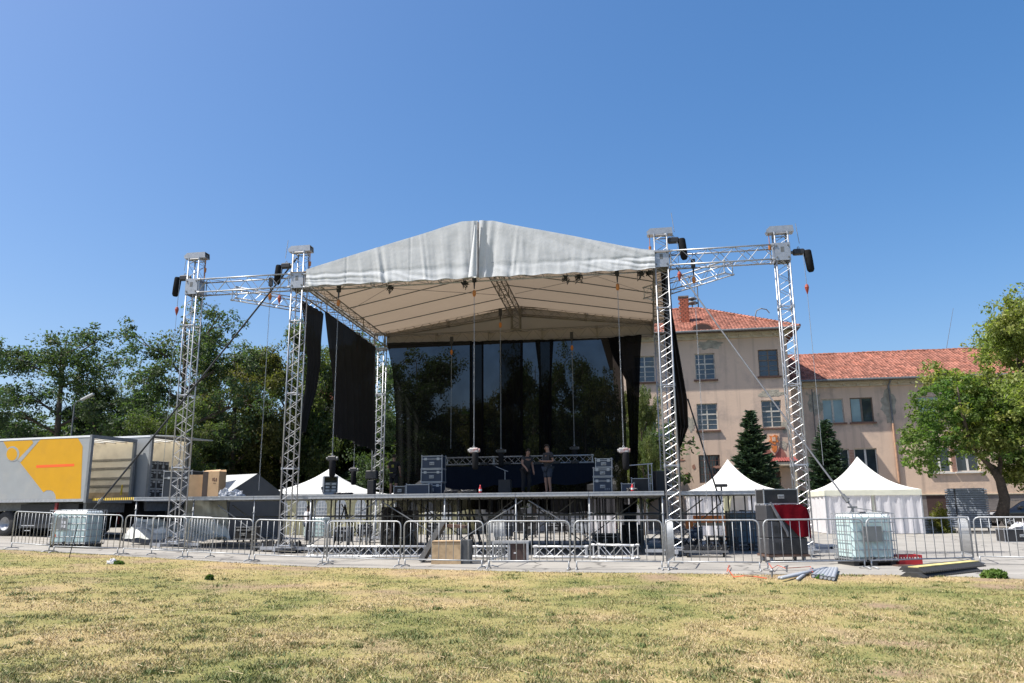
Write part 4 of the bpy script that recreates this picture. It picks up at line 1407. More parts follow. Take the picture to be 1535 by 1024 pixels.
# ================================================================ CASES AND STAGE EQUIPMENT
def flight_case(label, u, v, z, w, d, h, body=None, rz=0.0, lids=1, group=None, handle=True, wheels=False, loc=None, marks=False):
    body = body or NAVY
    if loc is None: t = TS('flight_case', label, 'flight case', u, v, z, rz, group)
    else: t = T('flight_case', label, 'flight case', loc, rz, group)
    z0 = .12 if wheels else 0
    x, y = w / 2, d / 2
    MB().box(-x + .012, x - .012, -y + .012, y - .012, z0 + .012, z0 + h - .012).build('panel_body', body, t)
    e = MB(); s = .016 + .012 * min(w, 1)
    for a in (-1, 1):
        for b in (-1, 1):
            e.box(*(sorted((a * x, a * (x - s))) + sorted((b * y, b * (y - s))) + [z0 + .001, z0 + h - .001]))
    for zz in (z0, z0 + h - s):
        for b in (-1, 1):
            e.box(-x + s, x - s, *sorted((b * (y + .001), b * (y - s))), zz, zz + s)
            e.box(*sorted((b * (x + .001), b * (x - s))), -y + s, y - s, zz, zz + s)
    if lids:
        zl = z0 + h * (.72 if lids == 1 else .5)
        for b in (-1, 1):
            e.box(-x + s, x - s, *sorted((b * (y + .004), b * (y - .02))), zl, zl + s * .9)
    e.build('edge_trim', ALU, t)
    c = MB()
    for a in (-1, 1):
        for b in (-1, 1):
            for zz in (z0, z0 + h):
                c.lathe([(0, zz - .028), (.022, zz - .02), (.03, zz), (.022, zz + .02), (0, zz + .028)], (a * (x - .01), b * (y - .01)), 8)
    c.build('ball_corners', STEELD if False else ALU, t)
    if lids:
        for a in (-.3, .3):
            MB().box(a * w - .05, a * w + .05, -y - .008, -y + .004, zl - .03, zl + .06).build('latch', ALU, t)
    if handle:
        zz = z0 + h * (.40 if lids else .5)
        k = min(.09, w * .16)
        hh = MB().box(-k, k, -y - .006, -y + .008, zz - .055, zz + .055).build('handle_dish', GALV, t)
        MB().path([(-k * .7, -y - .01, zz + .02), (-k * .6, -y - .03, zz - .01), (k * .6, -y - .03, zz - .01), (k * .7, -y - .01, zz + .02)], .008, 5).build('grip', BLACKP, hh)
    if wheels:
        wm = MB().tube((-.02, 0, .05), (.02, 0, .05), .05, 10).box(-.03, .03, -.03, .03, .09, .122).mesh('castor', BLACKP)
        for a in (-1, 1):
            for b in (-1, 1):
                inst('castor', wm, t, (a * (x - .1), b * (y - .1), 0))
    if marks:
        for i in range(3):
            MB().box(x * .2 + i * .07, x * .2 + i * .07 + .045, -y + .006, -y + .0105, z0 + h * .2, z0 + h * .2 + .05).build('stencil_mark', mat('stencil', (.2, .22, .25), .7), t)
    return t
def stagebox(px0, px1, ptop, v, zb=DECK + .004):
    u0, zt_ = sv(px0, ptop, v); u1, _ = sv(px1, ptop, v)
    return (u0 + u1) / 2, u1 - u0, zt_
# stack of three navy cases, left
v = 2.6
for (a, b, p0, p1, lab) in [(631, 664, 704, None, 'navy flight case at the bottom of the left stack, two latches on top'), ]:
    pass
def case_stack(px0, px1, bounds, v, labels, d=.6, body=None, marks=False):
    zb = DECK + .004
    for i, pt in enumerate(bounds):
        a0 = px0[i]; a1 = px1[i]
        u, w, ztop = stagebox(a0, a1, pt, v)
        h = ztop - zb - .012
        flight_case(labels[i], u, v + d / 2, zb, w, d, h, body=body, group='flight cases on the deck', handle=True, marks=marks and i == 0)
        zb = ztop + .004
case_stack([632, 631, 632], [662, 663, 663], [723, 703, 683], 2.6, ['navy flight case at the bottom of the three case stack left of centre', 'navy flight case in the middle of the stack left of centre', 'navy flight case on top of the stack left of centre'], .55)
case_stack([889, 889, 892], [917, 917, 917], [714.5, 701, 687], 2.2, ['navy case with stencil marks at the bottom of the right stack', 'navy case with central handle in the middle of the right stack', 'smaller navy case on top of the right stack'], .6, marks=True)
u, w, zt_ = stagebox(615, 649, 727, 2.3)
flight_case('long low navy case lying in front of the left case stack', u, 2.0, DECK + .004, w, .4, zt_ - DECK, lids=0, group='flight cases on the deck', handle=False)
u, w, zt_ = stagebox(591, 609, 729, 2.2)
flight_case('small black case on the deck at the feet of the worker', u, 2.3, DECK + .004, w, .35, zt_ - DECK, body=BLACK, lids=0, group='flight cases on the deck')
# amplifier rack at left
u, w, zt_ = stagebox(472, 489, 715, 0.6)
amp = TS('amplifier_rack', 'open amplifier rack case with two faceplates at the left corner of the deck', 'equipment rack', u + .2, 1.0, DECK + .004, R(28))
hh = zt_ - DECK + .02
MB().box(-.22, .22, -.3, .3, .0, .10).box(-.25, .25, -.33, .33, hh - .03, hh).box(-.25, -.22, -.33, .33, .1, hh - .03).box(.22, .25, -.33, .33, .1, hh - .03).box(-.22, .22, .28, .31, .1, hh - .03).build('case', GREYP, amp)
for i in range(3):
    p = MB().box(-.21, .21, -.29, -.25, .11 + i * .115, .215 + i * .115).build('faceplate', STEELD if i != 1 else BLACK, amp)
    for s in (-.11, .11):
        MB().box(s - .07, s + .07, -.296, -.291, .13 + i * .115, .195 + i * .115).build('vent_window', ALUD, p)
MB().box(-.3, -.25, -.2, .2, .2, .3).build('handle', STEELD, amp)
# wedge monitors and coiled cables on the deck
def cable_heap(label, px, v, w, n=26, m=BLACKP, z=DECK + .004, h=.12):
    u = sv(px, 733, v)[0]
    t = TS('cable_heap', label, 'cables', u, v, z)
    rnd = random.Random(px)
    mb = MB()
    pts = []
    for i in range(n * 6):
        a = i * .55
        r = w * (.35 + .3 * rnd.random())
        pts.append((math.cos(a) * r, math.sin(a) * r * .6, .02 + h * rnd.random() * .8))
    mb.path(pts, .017, 5)
    mb.build('coil', m, t)
    return t
cable_heap('low heap of black cables on the deck before the left case stack', 676, .6, .38)
cable_heap('heap of black cables at the deck edge left of centre', 703, .3, .42)
cable_heap('black cables lying beside the amplifier rack', 515, .7, .55, h=.07)
cable_heap('black cable heap on the deck near the small red bottle', 948, .9, .3)
def bottle(label, px, py_top, v, col, h):
    u = sv(px, 733, v)[0]
    t = TS('bottle', label, 'bottle', u, v, DECK + .004)
    h *= .8
    MB().lathe([(0, 0), (.045, 0), (.05, .02), (.05, h * .6), (.02, h * .85), (.02, h), (0, h)], n=12).build('glass', col, t, smooth=True)
    MB().lathe([(.052, h * .25), (.052, h * .5)], n=12).build('paper_band', mat('band_white', (.7, .7, .7), .6), t)
bottle('red bottle with white band standing on the deck near centre', 720, 720, .2, REDP, .34)
bottle('red bottle with white band standing before the low cases at stage right', 948, 722, .2, REDP, .30)
# low cases and tables at stage right
u, w, zt_ = stagebox(931, 951, 725, 1.6)
flight_case('low flat navy case left of the red bottle at stage right', u, 1.9, DECK + .004, w, .5, zt_ - DECK, lids=0, group='flight cases on the deck', handle=False)
u, w, zt_ = stagebox(946, 975, 717, 2.0)
flight_case('open topped black case behind the red bottle at stage right', u, 2.5, DECK + .004, w, .7, zt_ - DECK, body=BLACK, lids=0, group='flight cases on the deck', handle=False)
u = sv(975, 720, 1.8)[0]
fr = TS('metal_rack', 'upright grey metal rack frame beside the black speaker at stage right', 'rack', u, 2.0, DECK + .004)
for s in (-.06, .06):
    MB().tube((s, 0, 0), (s, 0, 1.0), .02, 6).build('post', ALUD, fr)
MB().tube((-.9, 0, .92), (.1, 0, .98), .02, 6).build('rail', ALUD, fr)
for k in (.3, .6): MB().tube((-.06, 0, k), (.06, 0, k), .015, 6).build('rung', ALUD, fr)
def speaker(label, loc, rz, w, d, h, group=None, grille=True, m=None):
    t = T('speaker_cabinet', label, 'speaker', loc, rz, group)
    m = m or BLACKP
    MB().cbox(-w / 2, w / 2, -d / 2, d / 2, 0, h, .02).build('cabinet', m, t)
    if grille:
        MB().box(-w / 2 + .03, w / 2 - .03, -d / 2 - .012, -d / 2 - .002, .05, h - .05).build('grille', mat('grille_black', (.03, .03, .032), .6, .3, .2, 30), t)
        if h > .8:
            for i in (0, 1):
                MB().lathe([(0, .02), (w * .1, .0), (w * .3, .03), (w * .34, .0)], n=18).build('cone', BLACK, t, (0, -d / 2 - .015, h * (.3 + .42 * i)), (math.pi / 2, 0, 0))
    MB().tube((-.08, d / 2 + .02, h * .7), (.08, d / 2 + .02, h * .7), .02, 6).build('handle', BLACK, t)
    return t
u = sv(989, 700, 2.2)[0]
a = sv(989, 706, 2.2)
speaker('black speaker standing on the deck behind the third tower', W(u, 2.4, DECK + .004), ANG + .4, .5, .45, a[1] - DECK)
for px, pt, lab in ((557, 708, 'black stand mounted lamp unit left of the rear tower'), (750, 690, 'black moving head lamp hanging in the dark centre of the stage')):
    pass
def spot(label, px, py, v):
    u, z = sv(px, py, v)
    t = TS('moving_head_lamp', label, 'stage lamp', u, v, z, 0, 'stage lamps on the rear truss')
    MB().box(-.16, .16, -.12, .12, .0, .10).build('base', BLACK, t)
    MB().box(-.17, -.13, -.06, .06, -.34, 0).box(.13, .17, -.06, .06, -.34, 0).build('yoke', BLACK, t)
    MB().tube((0, .16, -.26), (0, -.16, -.30), .10, 12, .12).build('head', BLACKP, t)
    MB().tube((0, -.161, -.30), (0, -.17, -.301), .09, 12).build('lens', mat('lens', (.1, .12, .16), .1), t)
for i, (px, py) in enumerate([(726, 693), (760, 692), (806, 692), (834, 691), (862, 690)]):
    spot('black moving head lamp %s the rear pale truss' % ['left end on', 'second from left on', 'middle one on', 'second from right on', 'right end on'][i], px, py + 4, 7.3)
u, z = sv(558, 703, 3.0)
t = TS('lamp_stand', 'black lamp on a short stand just left of the rear left tower', 'stage lamp', u, 3.0, DECK + .004)
MB().tube((0, 0, 0), (0, 0, .75), .025, 8).box(-.2, .2, -.2, .2, 0, .03).build('stand', BLACK, t)
MB().cbox(-.22, .22, -.15, .15, .62, .95, .03).build('housing', BLACKP, t)
MB().cbox(-.14, .14, -.14, .14, .05, .6, .03).build('ballast_box', BLACK, t)
u, z = sv(757, 712, 3.5)
t = TS('microphone_stand', 'black boom microphone stand in the dark centre of the stage', 'microphone stand', u, 3.5, DECK + .004)
MB().tube((0, 0, 0), (0, 0, .9), .012, 6).path([(-.35, 0, 1.05), (0, 0, .9), (.12, 0, .86)], .01, 6).build('boom', ALUD, t)
MB().box(-.22, .22, -.2, .2, 0, .55).build('weight_box', BLACK, t)
MB().tube((-.35, 0, 1.05), (-.45, 0, 1.09), .025, 8).build('microphone', BLACK, t)
# floodlight on the right wing
u, z = sv(1081, 727, .7)
t = TS('floodlight', 'small black floodlight on a stub at the front edge of the right wing', 'floodlight', u, .7, DECK + .004)
MB().tube((0, 0, 0), (0, 0, .12), .03, 8).build('stub', BLACK, t)
MB().cbox(-.2, .2, -.06, .06, .12, .22, .02).build('housing', BLACK, t)

# boxes on the left wing
u, w, zt_ = stagebox(282, 303, 712, 1.2)
def carton(label, px0, px1, ptop, v, d, dark_side, rz=0.0, flaps=False):
    u, w, zt_ = stagebox(px0, px1, ptop, v)
    t = TS('cardboard_box', label, 'cardboard box', u, v + d / 2, DECK + .004, rz)
    h = zt_ - DECK
    MB().box(-w / 2, w / 2, -d / 2, d / 2, 0, h).build('carton', CARD, t)
    if dark_side:
        MB().box(-w / 2 - .004, -w / 2 + w * .32, -d / 2 - .004, -d / 2 - .001, .01, h - .01).build('dark_print', mat('dark_print', (.05, .035, .03), .8), t)
        for i, (a, b, c, e) in enumerate(((.06, .1, .62, .74), (.12, .17, .60, .66), (.12, .15, .68, .75), (.19, .23, .60, .73), (.1, .2, .52, .54))):
            MB().box(a * w * 1.6, b * w * 1.6, -d / 2 - .005, -d / 2 - .001, c * h, e * h).build('printed_mark', mat('print_ink', (.12, .06, .04), .8), t)
    if flaps:
        MB().face((-w / 2, -d / 2, h), (w / 2, -d / 2, h), (w / 2 - .02, -d / 2 + .12, h + .07), (-w / 2 + .04, -d / 2 + .14, h + .04)).face((-w / 2, d / 2, h), (w / 2, d / 2, h), (w / 2 - .03, d / 2 + .02, h + .08), (-w / 2, d / 2 + .02, h + .05)).build('flap', CARD, t)
    MB().box(-.03, .03, -d / 2 - .003, d / 2 + .003, h, h + .002).build('tape', mat('tape_tan', (.35, .22, .1), .4), t)
carton('shorter plain cardboard box on the left wing beside the leftmost tower', 283, 304, 712, 1.1, .5, False, R(12))
carton('taller cardboard box with dark printed side and open flaps on the left wing', 305, 329, 707, 1.0, .5, True, 0, True)
u, w, zt_ = stagebox(241, 284, 706, 1.8)
flight_case('large dark flight case on the left wing behind the leftmost tower', u, 2.4, DECK + .004, w, .8, zt_ - DECK, body=mat('dark_blue_laminate', (.015, .02, .03), .4), lids=1, handle=True)
# crumpled plastic bags
def crumple(name, label, cat, loc, rx, ry, h, m, seed, parent_rz=0.0, n=14):
    t = T(name, label, cat, loc, parent_rz)
    rnd = random.Random(seed)
    rr = [[rnd.uniform(.7, 1.25) for _ in range(n)] for _ in range(6)]
    def fn(a, b):
        i = int(a * n) % n; j = int(b * 5)
        r = rr[min(j, 5)][i]
        th = a * 6.283; ph = b * 1.5
        return (math.cos(th) * math.cos(ph) * rx * r, math.sin(th) * math.cos(ph) * ry * r, math.sin(ph) * h * r)
    MB().grid(fn, n, 5).build('sheet', m, t)
    return t
BAGM = fabric('clear_plastic_bag', (.62, .65, .70), trans=.3, bump=.8, bscale=12)
u = sv(337, 735, .9)[0]; crumple('plastic_bag', 'crumpled clear plastic bag beside the taller cardboard box', 'plastic bag', W(u, .9, DECK), .2, .2, .26, BAGM, 3)
u = sv(355, 735, .9)[0]; crumple('plastic_bag', 'silvery crumpled plastic bag near the grey tent on the left wing', 'plastic bag', W(u, .9, DECK), .3, .2, .22, BAGM, 6)
g = G(168, 845); crumple('plastic_bag', 'small white bag lying on the lawn before the left barriers', 'plastic bag', g, .14, .1, .12, fabric('white_bag', (.75, .75, .78), .2, bump=.8, bscale=20), 9)
# stake
g0 = G(103, 837)
t = T('ground_stake', 'thin black stake leaning in the grass before the left water tank', 'stake', g0)
MB().tube((0, 0, -.05), (.10, .1, .92), .012, 6).build('rod', BLACK, t)

# ================================================================ UNDER AND BEFORE THE STAGE
g = G(673, 846)
t = T('plywood_box', 'plywood box with a dark end panel standing before the stage', 'box', g + Vector((0, .35, 0)), R(-3))
MB().box(-.48, .34, -.32, .3, 0, .62).build('plywood_shell', PLY, t)
MB().box(.342, .60, -.30, .3, 0, .64).build('dark_end_panel', mat('dark_end', (.06, .065, .07), .7, 0, .2, 6), t)
MB().tube((-.47, -.325, .6), (.33, -.325, .6), .01, 5).build('edge_strip', WOODD, t)
a = G(629, 844); b = W(*sv(657, 785, UV(a)[1] + .5)[:1], UV(a)[1] + .5, 0)
t = T('ramp_board', 'heavy black board leaning diagonally over the plywood box', 'ramp board', a + Vector((0, .12, 0)), R(-5))
t2 = MB().box(0, 1.30, -.35, .35, -.06, .06).build('board', mat('worn_black_board', (.07, .066, .06), .85, 0, .25, 6), t, (0, .3, .05), (0, R(-59), 0))
MB().box(0, 1.30, -.37, -.352, -.07, .07).build('edge_rail', STEELD, t, (0, .3, .05), (0, R(-59), 0))
MB().box(-.3, .36, -.1, .5, .92, 1.0).build('top_shelf', WOODD, t, (.85, .15, .05), (0, R(4), 0))
g = G(765, 845)
t = T('metal_frame_platform', 'grey aluminium framed platform section tipped on edge behind the barriers', 'stage platform section', g + Vector((0, .5, 0)), ANG * .5)
ww = .52
for nm, bx in (('top_rail', (-ww, ww, -.03, .03, .52, .58)), ('bottom_rail', (-ww, ww, -.03, .03, .0, .06)), ('left_rail', (-ww, -ww + .06, -.03, .03, .06, .52)), ('right_rail', (ww - .06, ww, -.03, .03, .06, .52))):
    MB().box(*bx).build(nm, ALUD, t)
MB().box(-.02, ww - .06, .0, .02, .06, .52).build('brown_board', mat('brown_board', (.06, .035, .03), .7, 0, .2, 5), t)
MB().box(.1, .18, -.004, -.001, .24, .28).build('white_sticker', mat('sticker_white', (.6, .6, .62), .6), t)
for k in range(5): MB().tube((-ww + .1 + k * .09, 0, .06), (-ww + .1 + k * .09, 0, .52), .01, 6).build('bar', GALV, t)
MB().box(-ww, ww, .03, .7, .54, .58).build('top_board', ALUD, t)
MB().cbox(-.08, .0, -.02, .1, .0, .5, .01).build('inner_post', ALUD, t)

def on_ground_under(px, pbase, v=None):
    g = G(px, pbase); return g
# black speakers and cases beneath the deck
def gcase(label, px0, px1, ptop, pbase, d, body=BLACK, wheels=True, speaker_=False, lids=1):
    g = G((px0 + px1) / 2, pbase)
    a = P(px0, pbase, g.y); b = P(px1, pbase, g.y); tp = P((px0 + px1) / 2, ptop, g.y)
    w = b.x - a.x; h = tp.z - gz(g.x) - (.12 if wheels else 0)
    loc = (g.x, g.y + d / 2, gz(g.x))
    if speaker_:
        return speaker(label, loc, ANG, w, d, h + (.12 if wheels else 0), 'black speakers under the deck')
    return flight_case(label, 0, 0, 0, w, d, h, body=body, loc=loc, rz=ANG, lids=lids, wheels=wheels, group='cases under the deck')
gcase('tall black speaker under the deck left of the plywood box', 572, 596, 760, 818, .8, speaker_=True)
gcase('wide black speaker under the deck behind the leaning board', 598, 622, 766, 818, .8, speaker_=True)
gcase('black case on castors under the deck behind the barriers at centre right', 818, 852, 784, 801, .6, BLACK)
gcase('black case topped by a dark box under the centre right of the deck', 822, 850, 765, 783.5, .6, BLACK, wheels=False) if False else None
gcase('grey vented rack case on castors under the right part of the deck', 856, 884, 777, 802, .6, GREYP)
MAG = mat('dusty_pink_case', (.30, .06, .11), .6, 0, .15, 5)
gcase('dusty pink case under the deck left of the thick leg', 872, 886, 783, 800, .5, MAG)
gcase('dusty pink low case between two legs under the deck', 897, 914, 784, 798, .5, MAG)
gcase('dusty pink wide case with silver trim under the deck', 916, 940, 784, 800, .5, MAG)
gcase('tall black speaker on a case under the right end of the deck', 938, 957, 756, 812, .6, speaker_=True)
gcase('large black speaker cabinet low under the right end of the deck', 935, 968, 787, 818, .7, speaker_=True)
gcase('black amplifier case under the left corner of the main deck', 395, 413, 778, 801, .6, BLACK)
for a_ in [('dark trunk under the deck just right of the second tower', 500, 524, 790, 812, .6, BLACK, False),
           ('small black case on castors between the stage legs left of centre', 536, 556, 786, 806, .5, BLACK, True),
           ('black trunk under the deck right of the leaning board', 640, 664, 784, 806, .6, BLACK, True),
           ('low dark case under the deck near the leaning stands', 742, 768, 788, 808, .6, NAVY, True),
           ('dark upright case under the deck left of centre right leg', 786, 806, 774, 806, .6, BLACK, True),
           ('low black trunk under the deck in front of the pink cases', 890, 930, 800, 818, .7, BLACK, False),
           ('tall dark case standing under the rear of the deck centre', 775, 790, 762, 800, .6, BLACK, True),
           ('navy case under the right wing behind the dolly', 1036, 1056, 790, 812, .6, NAVY, True)]:
    gcase(a_[0], a_[1], a_[2], a_[3], a_[4], a_[5], a_[6], a_[7])
gcase('dark trunk under the left wing beyond the grey tarpaulin', 352, 380, 790, 813, .7, BLACK)
def dolly(label, px, pbase, L, m=STEELD, items=True, rz=0):
    g = G(px, pbase)
    t = T('equipment_dolly', label, 'dolly', g + Vector((0, .3, 0)), ANG + rz)
    MB().box(-L / 2, L / 2, -.3, .3, .14, .20).build('bed', m, t)
    wm = MB().tube((-.025, 0, .06), (.025, 0, .06), .06, 10).box(-.035, .035, -.035, .035, .1, .14).mesh('castor', RUBBER)
    for a_ in (-1, 1):
        for b_ in (-1, 1): inst('castor', wm, t, (a_ * (L / 2 - .1), b_ * .24, 0))
    if items:
        rnd = random.Random(px); mb = MB()
        for k in range(7):
            x = -L / 2 + L * (k + .5) / 7; y = rnd.uniform(-.15, .15)
            mb.path([(x - .12, y, .22), (x, y + .08, .22 + rnd.uniform(.1, .28)), (x + .13, y - .05, .23), (x + .02, y, .3)], .03, 5)
            mb.box(x - .08, x + .06, y - .06, y + .1, .2, .2 + rnd.uniform(.05, .2))
        mb.build('cable_load', BLACK, t)
    return t
dolly('low dolly loaded with black clamps at the foot of the second tower', 415, 828, 1.7)
dolly('low dolly loaded with dark hardware below the right wing', 1062, 836, 1.3)
dolly('bright steel skid at the foot of the rightmost tower', 1224, 826, 1.5, WHT, items=False)
dolly('dark cart of cables right of the third tower', 1030, 826, 1.0)
# black truss pieces / saddles: steel tripods under stage
for i, (px, pb, pt) in enumerate([(515, 822, 752), (735, 824, 752), (722, 824, 754), (710, 824, 755), (700, 824, 756)]):
    g = G(px, pb); tp = P(px - 3, pt + 6, g.y)
    t = T('folded_stand', ['splayed black tripod stand under the left part of the deck', 'folded black stand leaning rightmost in the row under centre deck', 'folded black stand second from the right under centre deck', 'folded black stand third from the right under centre deck', 'folded black stand leftmost of the leaning row'][i], 'stand', g, 0, 'black stands under the deck')
    h = tp.z
    if i == 0:
        for dx, dy in ((-.42, 0), (.38, .1), (.05, .5)):
            MB().tube((dx, dy, 0), (0, 0, h), .025, 6).build('leg', BLACK, t)
    else:
        MB().tube((.3, 0, 0), (-.1, .1, h), .03, 6).tube((.38, 0, 0), (-.05, .1, h * .9), .02, 6).build('pole', BLACK, t)
# tanks behind
g = G(464, 806)
water_tank('aqua caged water tank seen under the deck right of the second tower', (g.x + .25, g.y + .5, 0), ANG, AQUA, w=1.2, h=1.0)
g = G(1123, 822)
water_tank('blue caged water tank under the right wing deck', (g.x, g.y + .6, 0), ANG, BLUET, cage=STEELD, w=1.15, h=1.15)
# bench of orange things
g = G(1068, 812)
t = T('orange_bench', 'wooden bench with orange sides under the right wing', 'bench', g, ANG)
MB().box(-.75, .75, 0, .5, .68, .80).build('seat', PLY, t)
MB().box(-.75, .75, .42, .5, .8, 1.12).build('backrest', ORANGE, t)
for x in (-.65, .65):
    MB().box(x - .05, x + .05, .05, .45, 0, .68).build('leg', ORANGE, t)
MB().box(-1.1, -.78, .0, .4, .55, .95).build('side_box', ORANGE, t)
# pallets
for i, (px, pb, lab) in enumerate([(1085, 822, 'stack of dark pallets under the right wing left of the blue tank'), (1130, 826, 'low dark pallets in front of the blue tank')]):
    g = G(px, pb); t = T('pallet_stack', lab, 'pallet', g + Vector((0, .1, 0)), ANG)
    for k in range(3 - i):
        for zz, th in ((0, .09), (.10, .025)):
            if th == .09:
                for x in (-.5, 0, .5): MB().box(x - .05, x + .05, 0, .8, k * .14 + zz, k * .14 + zz + th).build('block', WOODD, t)
            else:
                for y in (0, .18, .36, .54, .72): MB().box(-.58, .58, y, y + .1, k * .14 + zz - .005, k * .14 + zz + th).build('plank', mat('blue_grey_wood', (.06, .075, .09), .8, 0, .2, 5), t)

# speaker tower by the barrier with red cloth
g = G(1183, 843)
t = T('speaker_stack', 'stack of three dark line speakers on a wheeled dolly by the right barrier', 'speaker stack', g + Vector((0, .45, 0)), R(4))
SPK = mat('dark_speaker', (.045, .045, .05), .55, 0, .15, 9)
sw = .56
MB().box(-sw - .02, sw + .02, -.42, .42, .14, .20).build('dolly_bed', WOODD, t)
cm_ = MB().tube((-.025, 0, .07), (.025, 0, .07), .07, 12).box(-.04, .04, -.04, .04, .11, .14).mesh('castor', GREYP)
for x in (-sw + .1, sw - .1):
    for y in (-.3, .3): inst('castor', cm_, t, (x, y, 0))
for k in range(3):
    z0 = .204 + k * .446
    s = MB().cbox(-sw, sw, -.4, .4, z0, z0 + .44, .02).build('speaker_box', SPK, t)
    MB().box(-.10, .36, -.408, -.401, z0 + .04, z0 + .40).build('grille', mat('grille_black', (.03, .03, .032), .6, .3, .2, 30), s)
    for x in (-.36, -.22):
        MB().box(x, x + .10, -.412, -.401, z0 + .12, z0 + .32).build('port', BLACK, s)
top = .204 + 3 * .446
flight_case('silver trimmed black case with handle on top of the speaker stack', 0, 0, 0, 1.0, .6, .42, body=BLACK, loc=(g.x - .04, g.y + .5, top + .012), rz=R(4), lids=0)
RC = fabric('red_cloth', (.15, .008, .014), trans=.08, bump=.3)
c = T('red_cloth', 'red cloth draped over the right side of the speaker stack', 'cloth', g + Vector((0, .45, 0)), R(4))
prof = [(-.35, -.43, top + .006), (.45, -.43, top + .006)]
def cl(a, b):
    # hangs from the top front edge over the right corner
    x = -.33 + a * 1.0
    if a < .78:
        xx = -.33 + a / .78 * .93; yy = -.43
    else:
        f = (a - .78) / .22; xx = .60 + f * .28; yy = -.43 + f * .5
    drop = .15 + .72 * min(1, a / .55)
    top_dip = max(0, (a - .62)) * .75
    z = top - .002 - top_dip * (1 - b) * .8 - drop * b
    if a > .78: z = top - .12 - (a - .78) * 1.0 * (1 - b) - (drop * .92) * b
    return (xx, yy - .012 - .015 * math.sin(a * 22) * b, z)
MB().grid(cl, 36, 12).build('hanging_fold', RC, c, smooth=True)
MB().grid(lambda a, b: (-.30 + a * .92, -.43 + b * .75, top + .006 + .004 * math.sin(a * 14)), 12, 6).build('top_fold', RC, c, smooth=True)
MB().path([(-.42, -.42, top + .06), (-.25, -.44, top - .3), (-.02, -.45, top - .75), (0.0, -.44, top - .86)], [.03, .05, .04, .03], 6).build('grey_lashing', mat('grey_webbing', (.12, .125, .14), .6, 0, .15, 6), c)

# pipes on the grass
tp_ = T('pipe_bundle', 'two long grey pipes lying across the grass before the speaker stack', 'pipes', G(1170, 868), 0)
o0 = G(1170, 868)
for k, (a, b) in enumerate([((1168, 869), (1236, 855)), ((1172, 872), (1240, 857)), ((1196, 871), (1218, 856))]):
    A = G(*a) - o0 + Vector((0, 0, .035 + .03 * (k == 1))); B = G(*b) - o0 + Vector((0, 0, .05 + .03 * (k == 1)))
    MB().tube(A, B, .033, 10).build('pipe', GREYP, tp_, smooth=True)
tp2 = T('pipe_bundle', 'fan of short grey pipes with open ends towards the lawn', 'pipes', G(1235, 870), 0)
o0 = G(1235, 870)
for k in range(6):
    A = G(1219 + k * 6.0, 867 + k * .9) - o0 + Vector((0, 0, .05)); B = G(1233 + k * 4.2, 856) - o0 + Vector((0, 0, .05))
    d = (B - A).normalized(); s = d.orthogonal().normalized()
    MB().tube(A, B, .045, 12, cap=False).tube(A + d * .01, B, .036, 12).build('pipe', GREYP, tp2, smooth=False)
def cord(label, pts, m, r=.009):
    P0 = G(*pts[0]); t = T('cord', label, 'cord', P0)
    MB().path([G(*p) - P0 + Vector((0, 0, .04 + .05 * (i % 2))) for i, p in enumerate(pts)], r, 5).build('line', m, t)
ORC = mat('red_cord', (.55, .08, .03), .6)
cord('loose red cord in the grass left of the speaker stack', [(1090, 860), (1093, 853), (1095, 851), (1091, 858), (1100, 868), (1115, 870), (1130, 867), (1150, 874)], ORC)
cord('red cord running from the barrier foot towards the pipes', [(1152, 846), (1158, 858), (1166, 850), (1178, 858), (1215, 852), (1219, 864)], ORC)
for px, py, l in ((1157, 866, 'short iron peg in the grass below the barrier joint'), (1179, 858, 'rusty peg at the left end of the pipes')):
    gp = G(px, py); t = T('peg', l, 'peg', gp); MB().tube((0, 0, -.03), (.02, 0, .14), .02, 6).tube((-.04, 0, .12), (.05, 0, .15), .018, 6).build('pin', STEELD, t)

# red crate
g = G(1366, 848)
t = T('plastic_crate', 'red plastic crate on the tarmac right of the right water tank', 'crate', g + Vector((0, .2, 0)), R(2))
w, d, h = .3, .2, .26
MB().box(-w, w, -d, d, 0, .02).build('base', REDP, t)
for nm, bx in (('front_wall', (-w, w, -d, -d + .02)), ('back_wall', (-w, w, d - .02, d)), ('left_wall', (-w, -w + .02, -d + .02, d - .02)), ('right_wall', (w - .02, w, -d + .02, d - .02))):
    m_ = MB().box(*bx, .02, .15).box(*bx, .21, h)
    k = 8
    for i in range(k):
        if nm[0] in 'fb': m_.box(-w + i * 2 * w / k, -w + i * 2 * w / k + .02, bx[2], bx[3], .15, .21)
    m_.box(bx[1] - .03 if nm[0] in 'fb' else bx[0], bx[1], bx[2], bx[2] + .03 if nm[0] in 'lr' else bx[3], .15, .21)
    m_.build(nm, REDP, t)
MB().box(-.5, .0, -.5, -.2, .005, .03).build('red_board', WOODD, t)
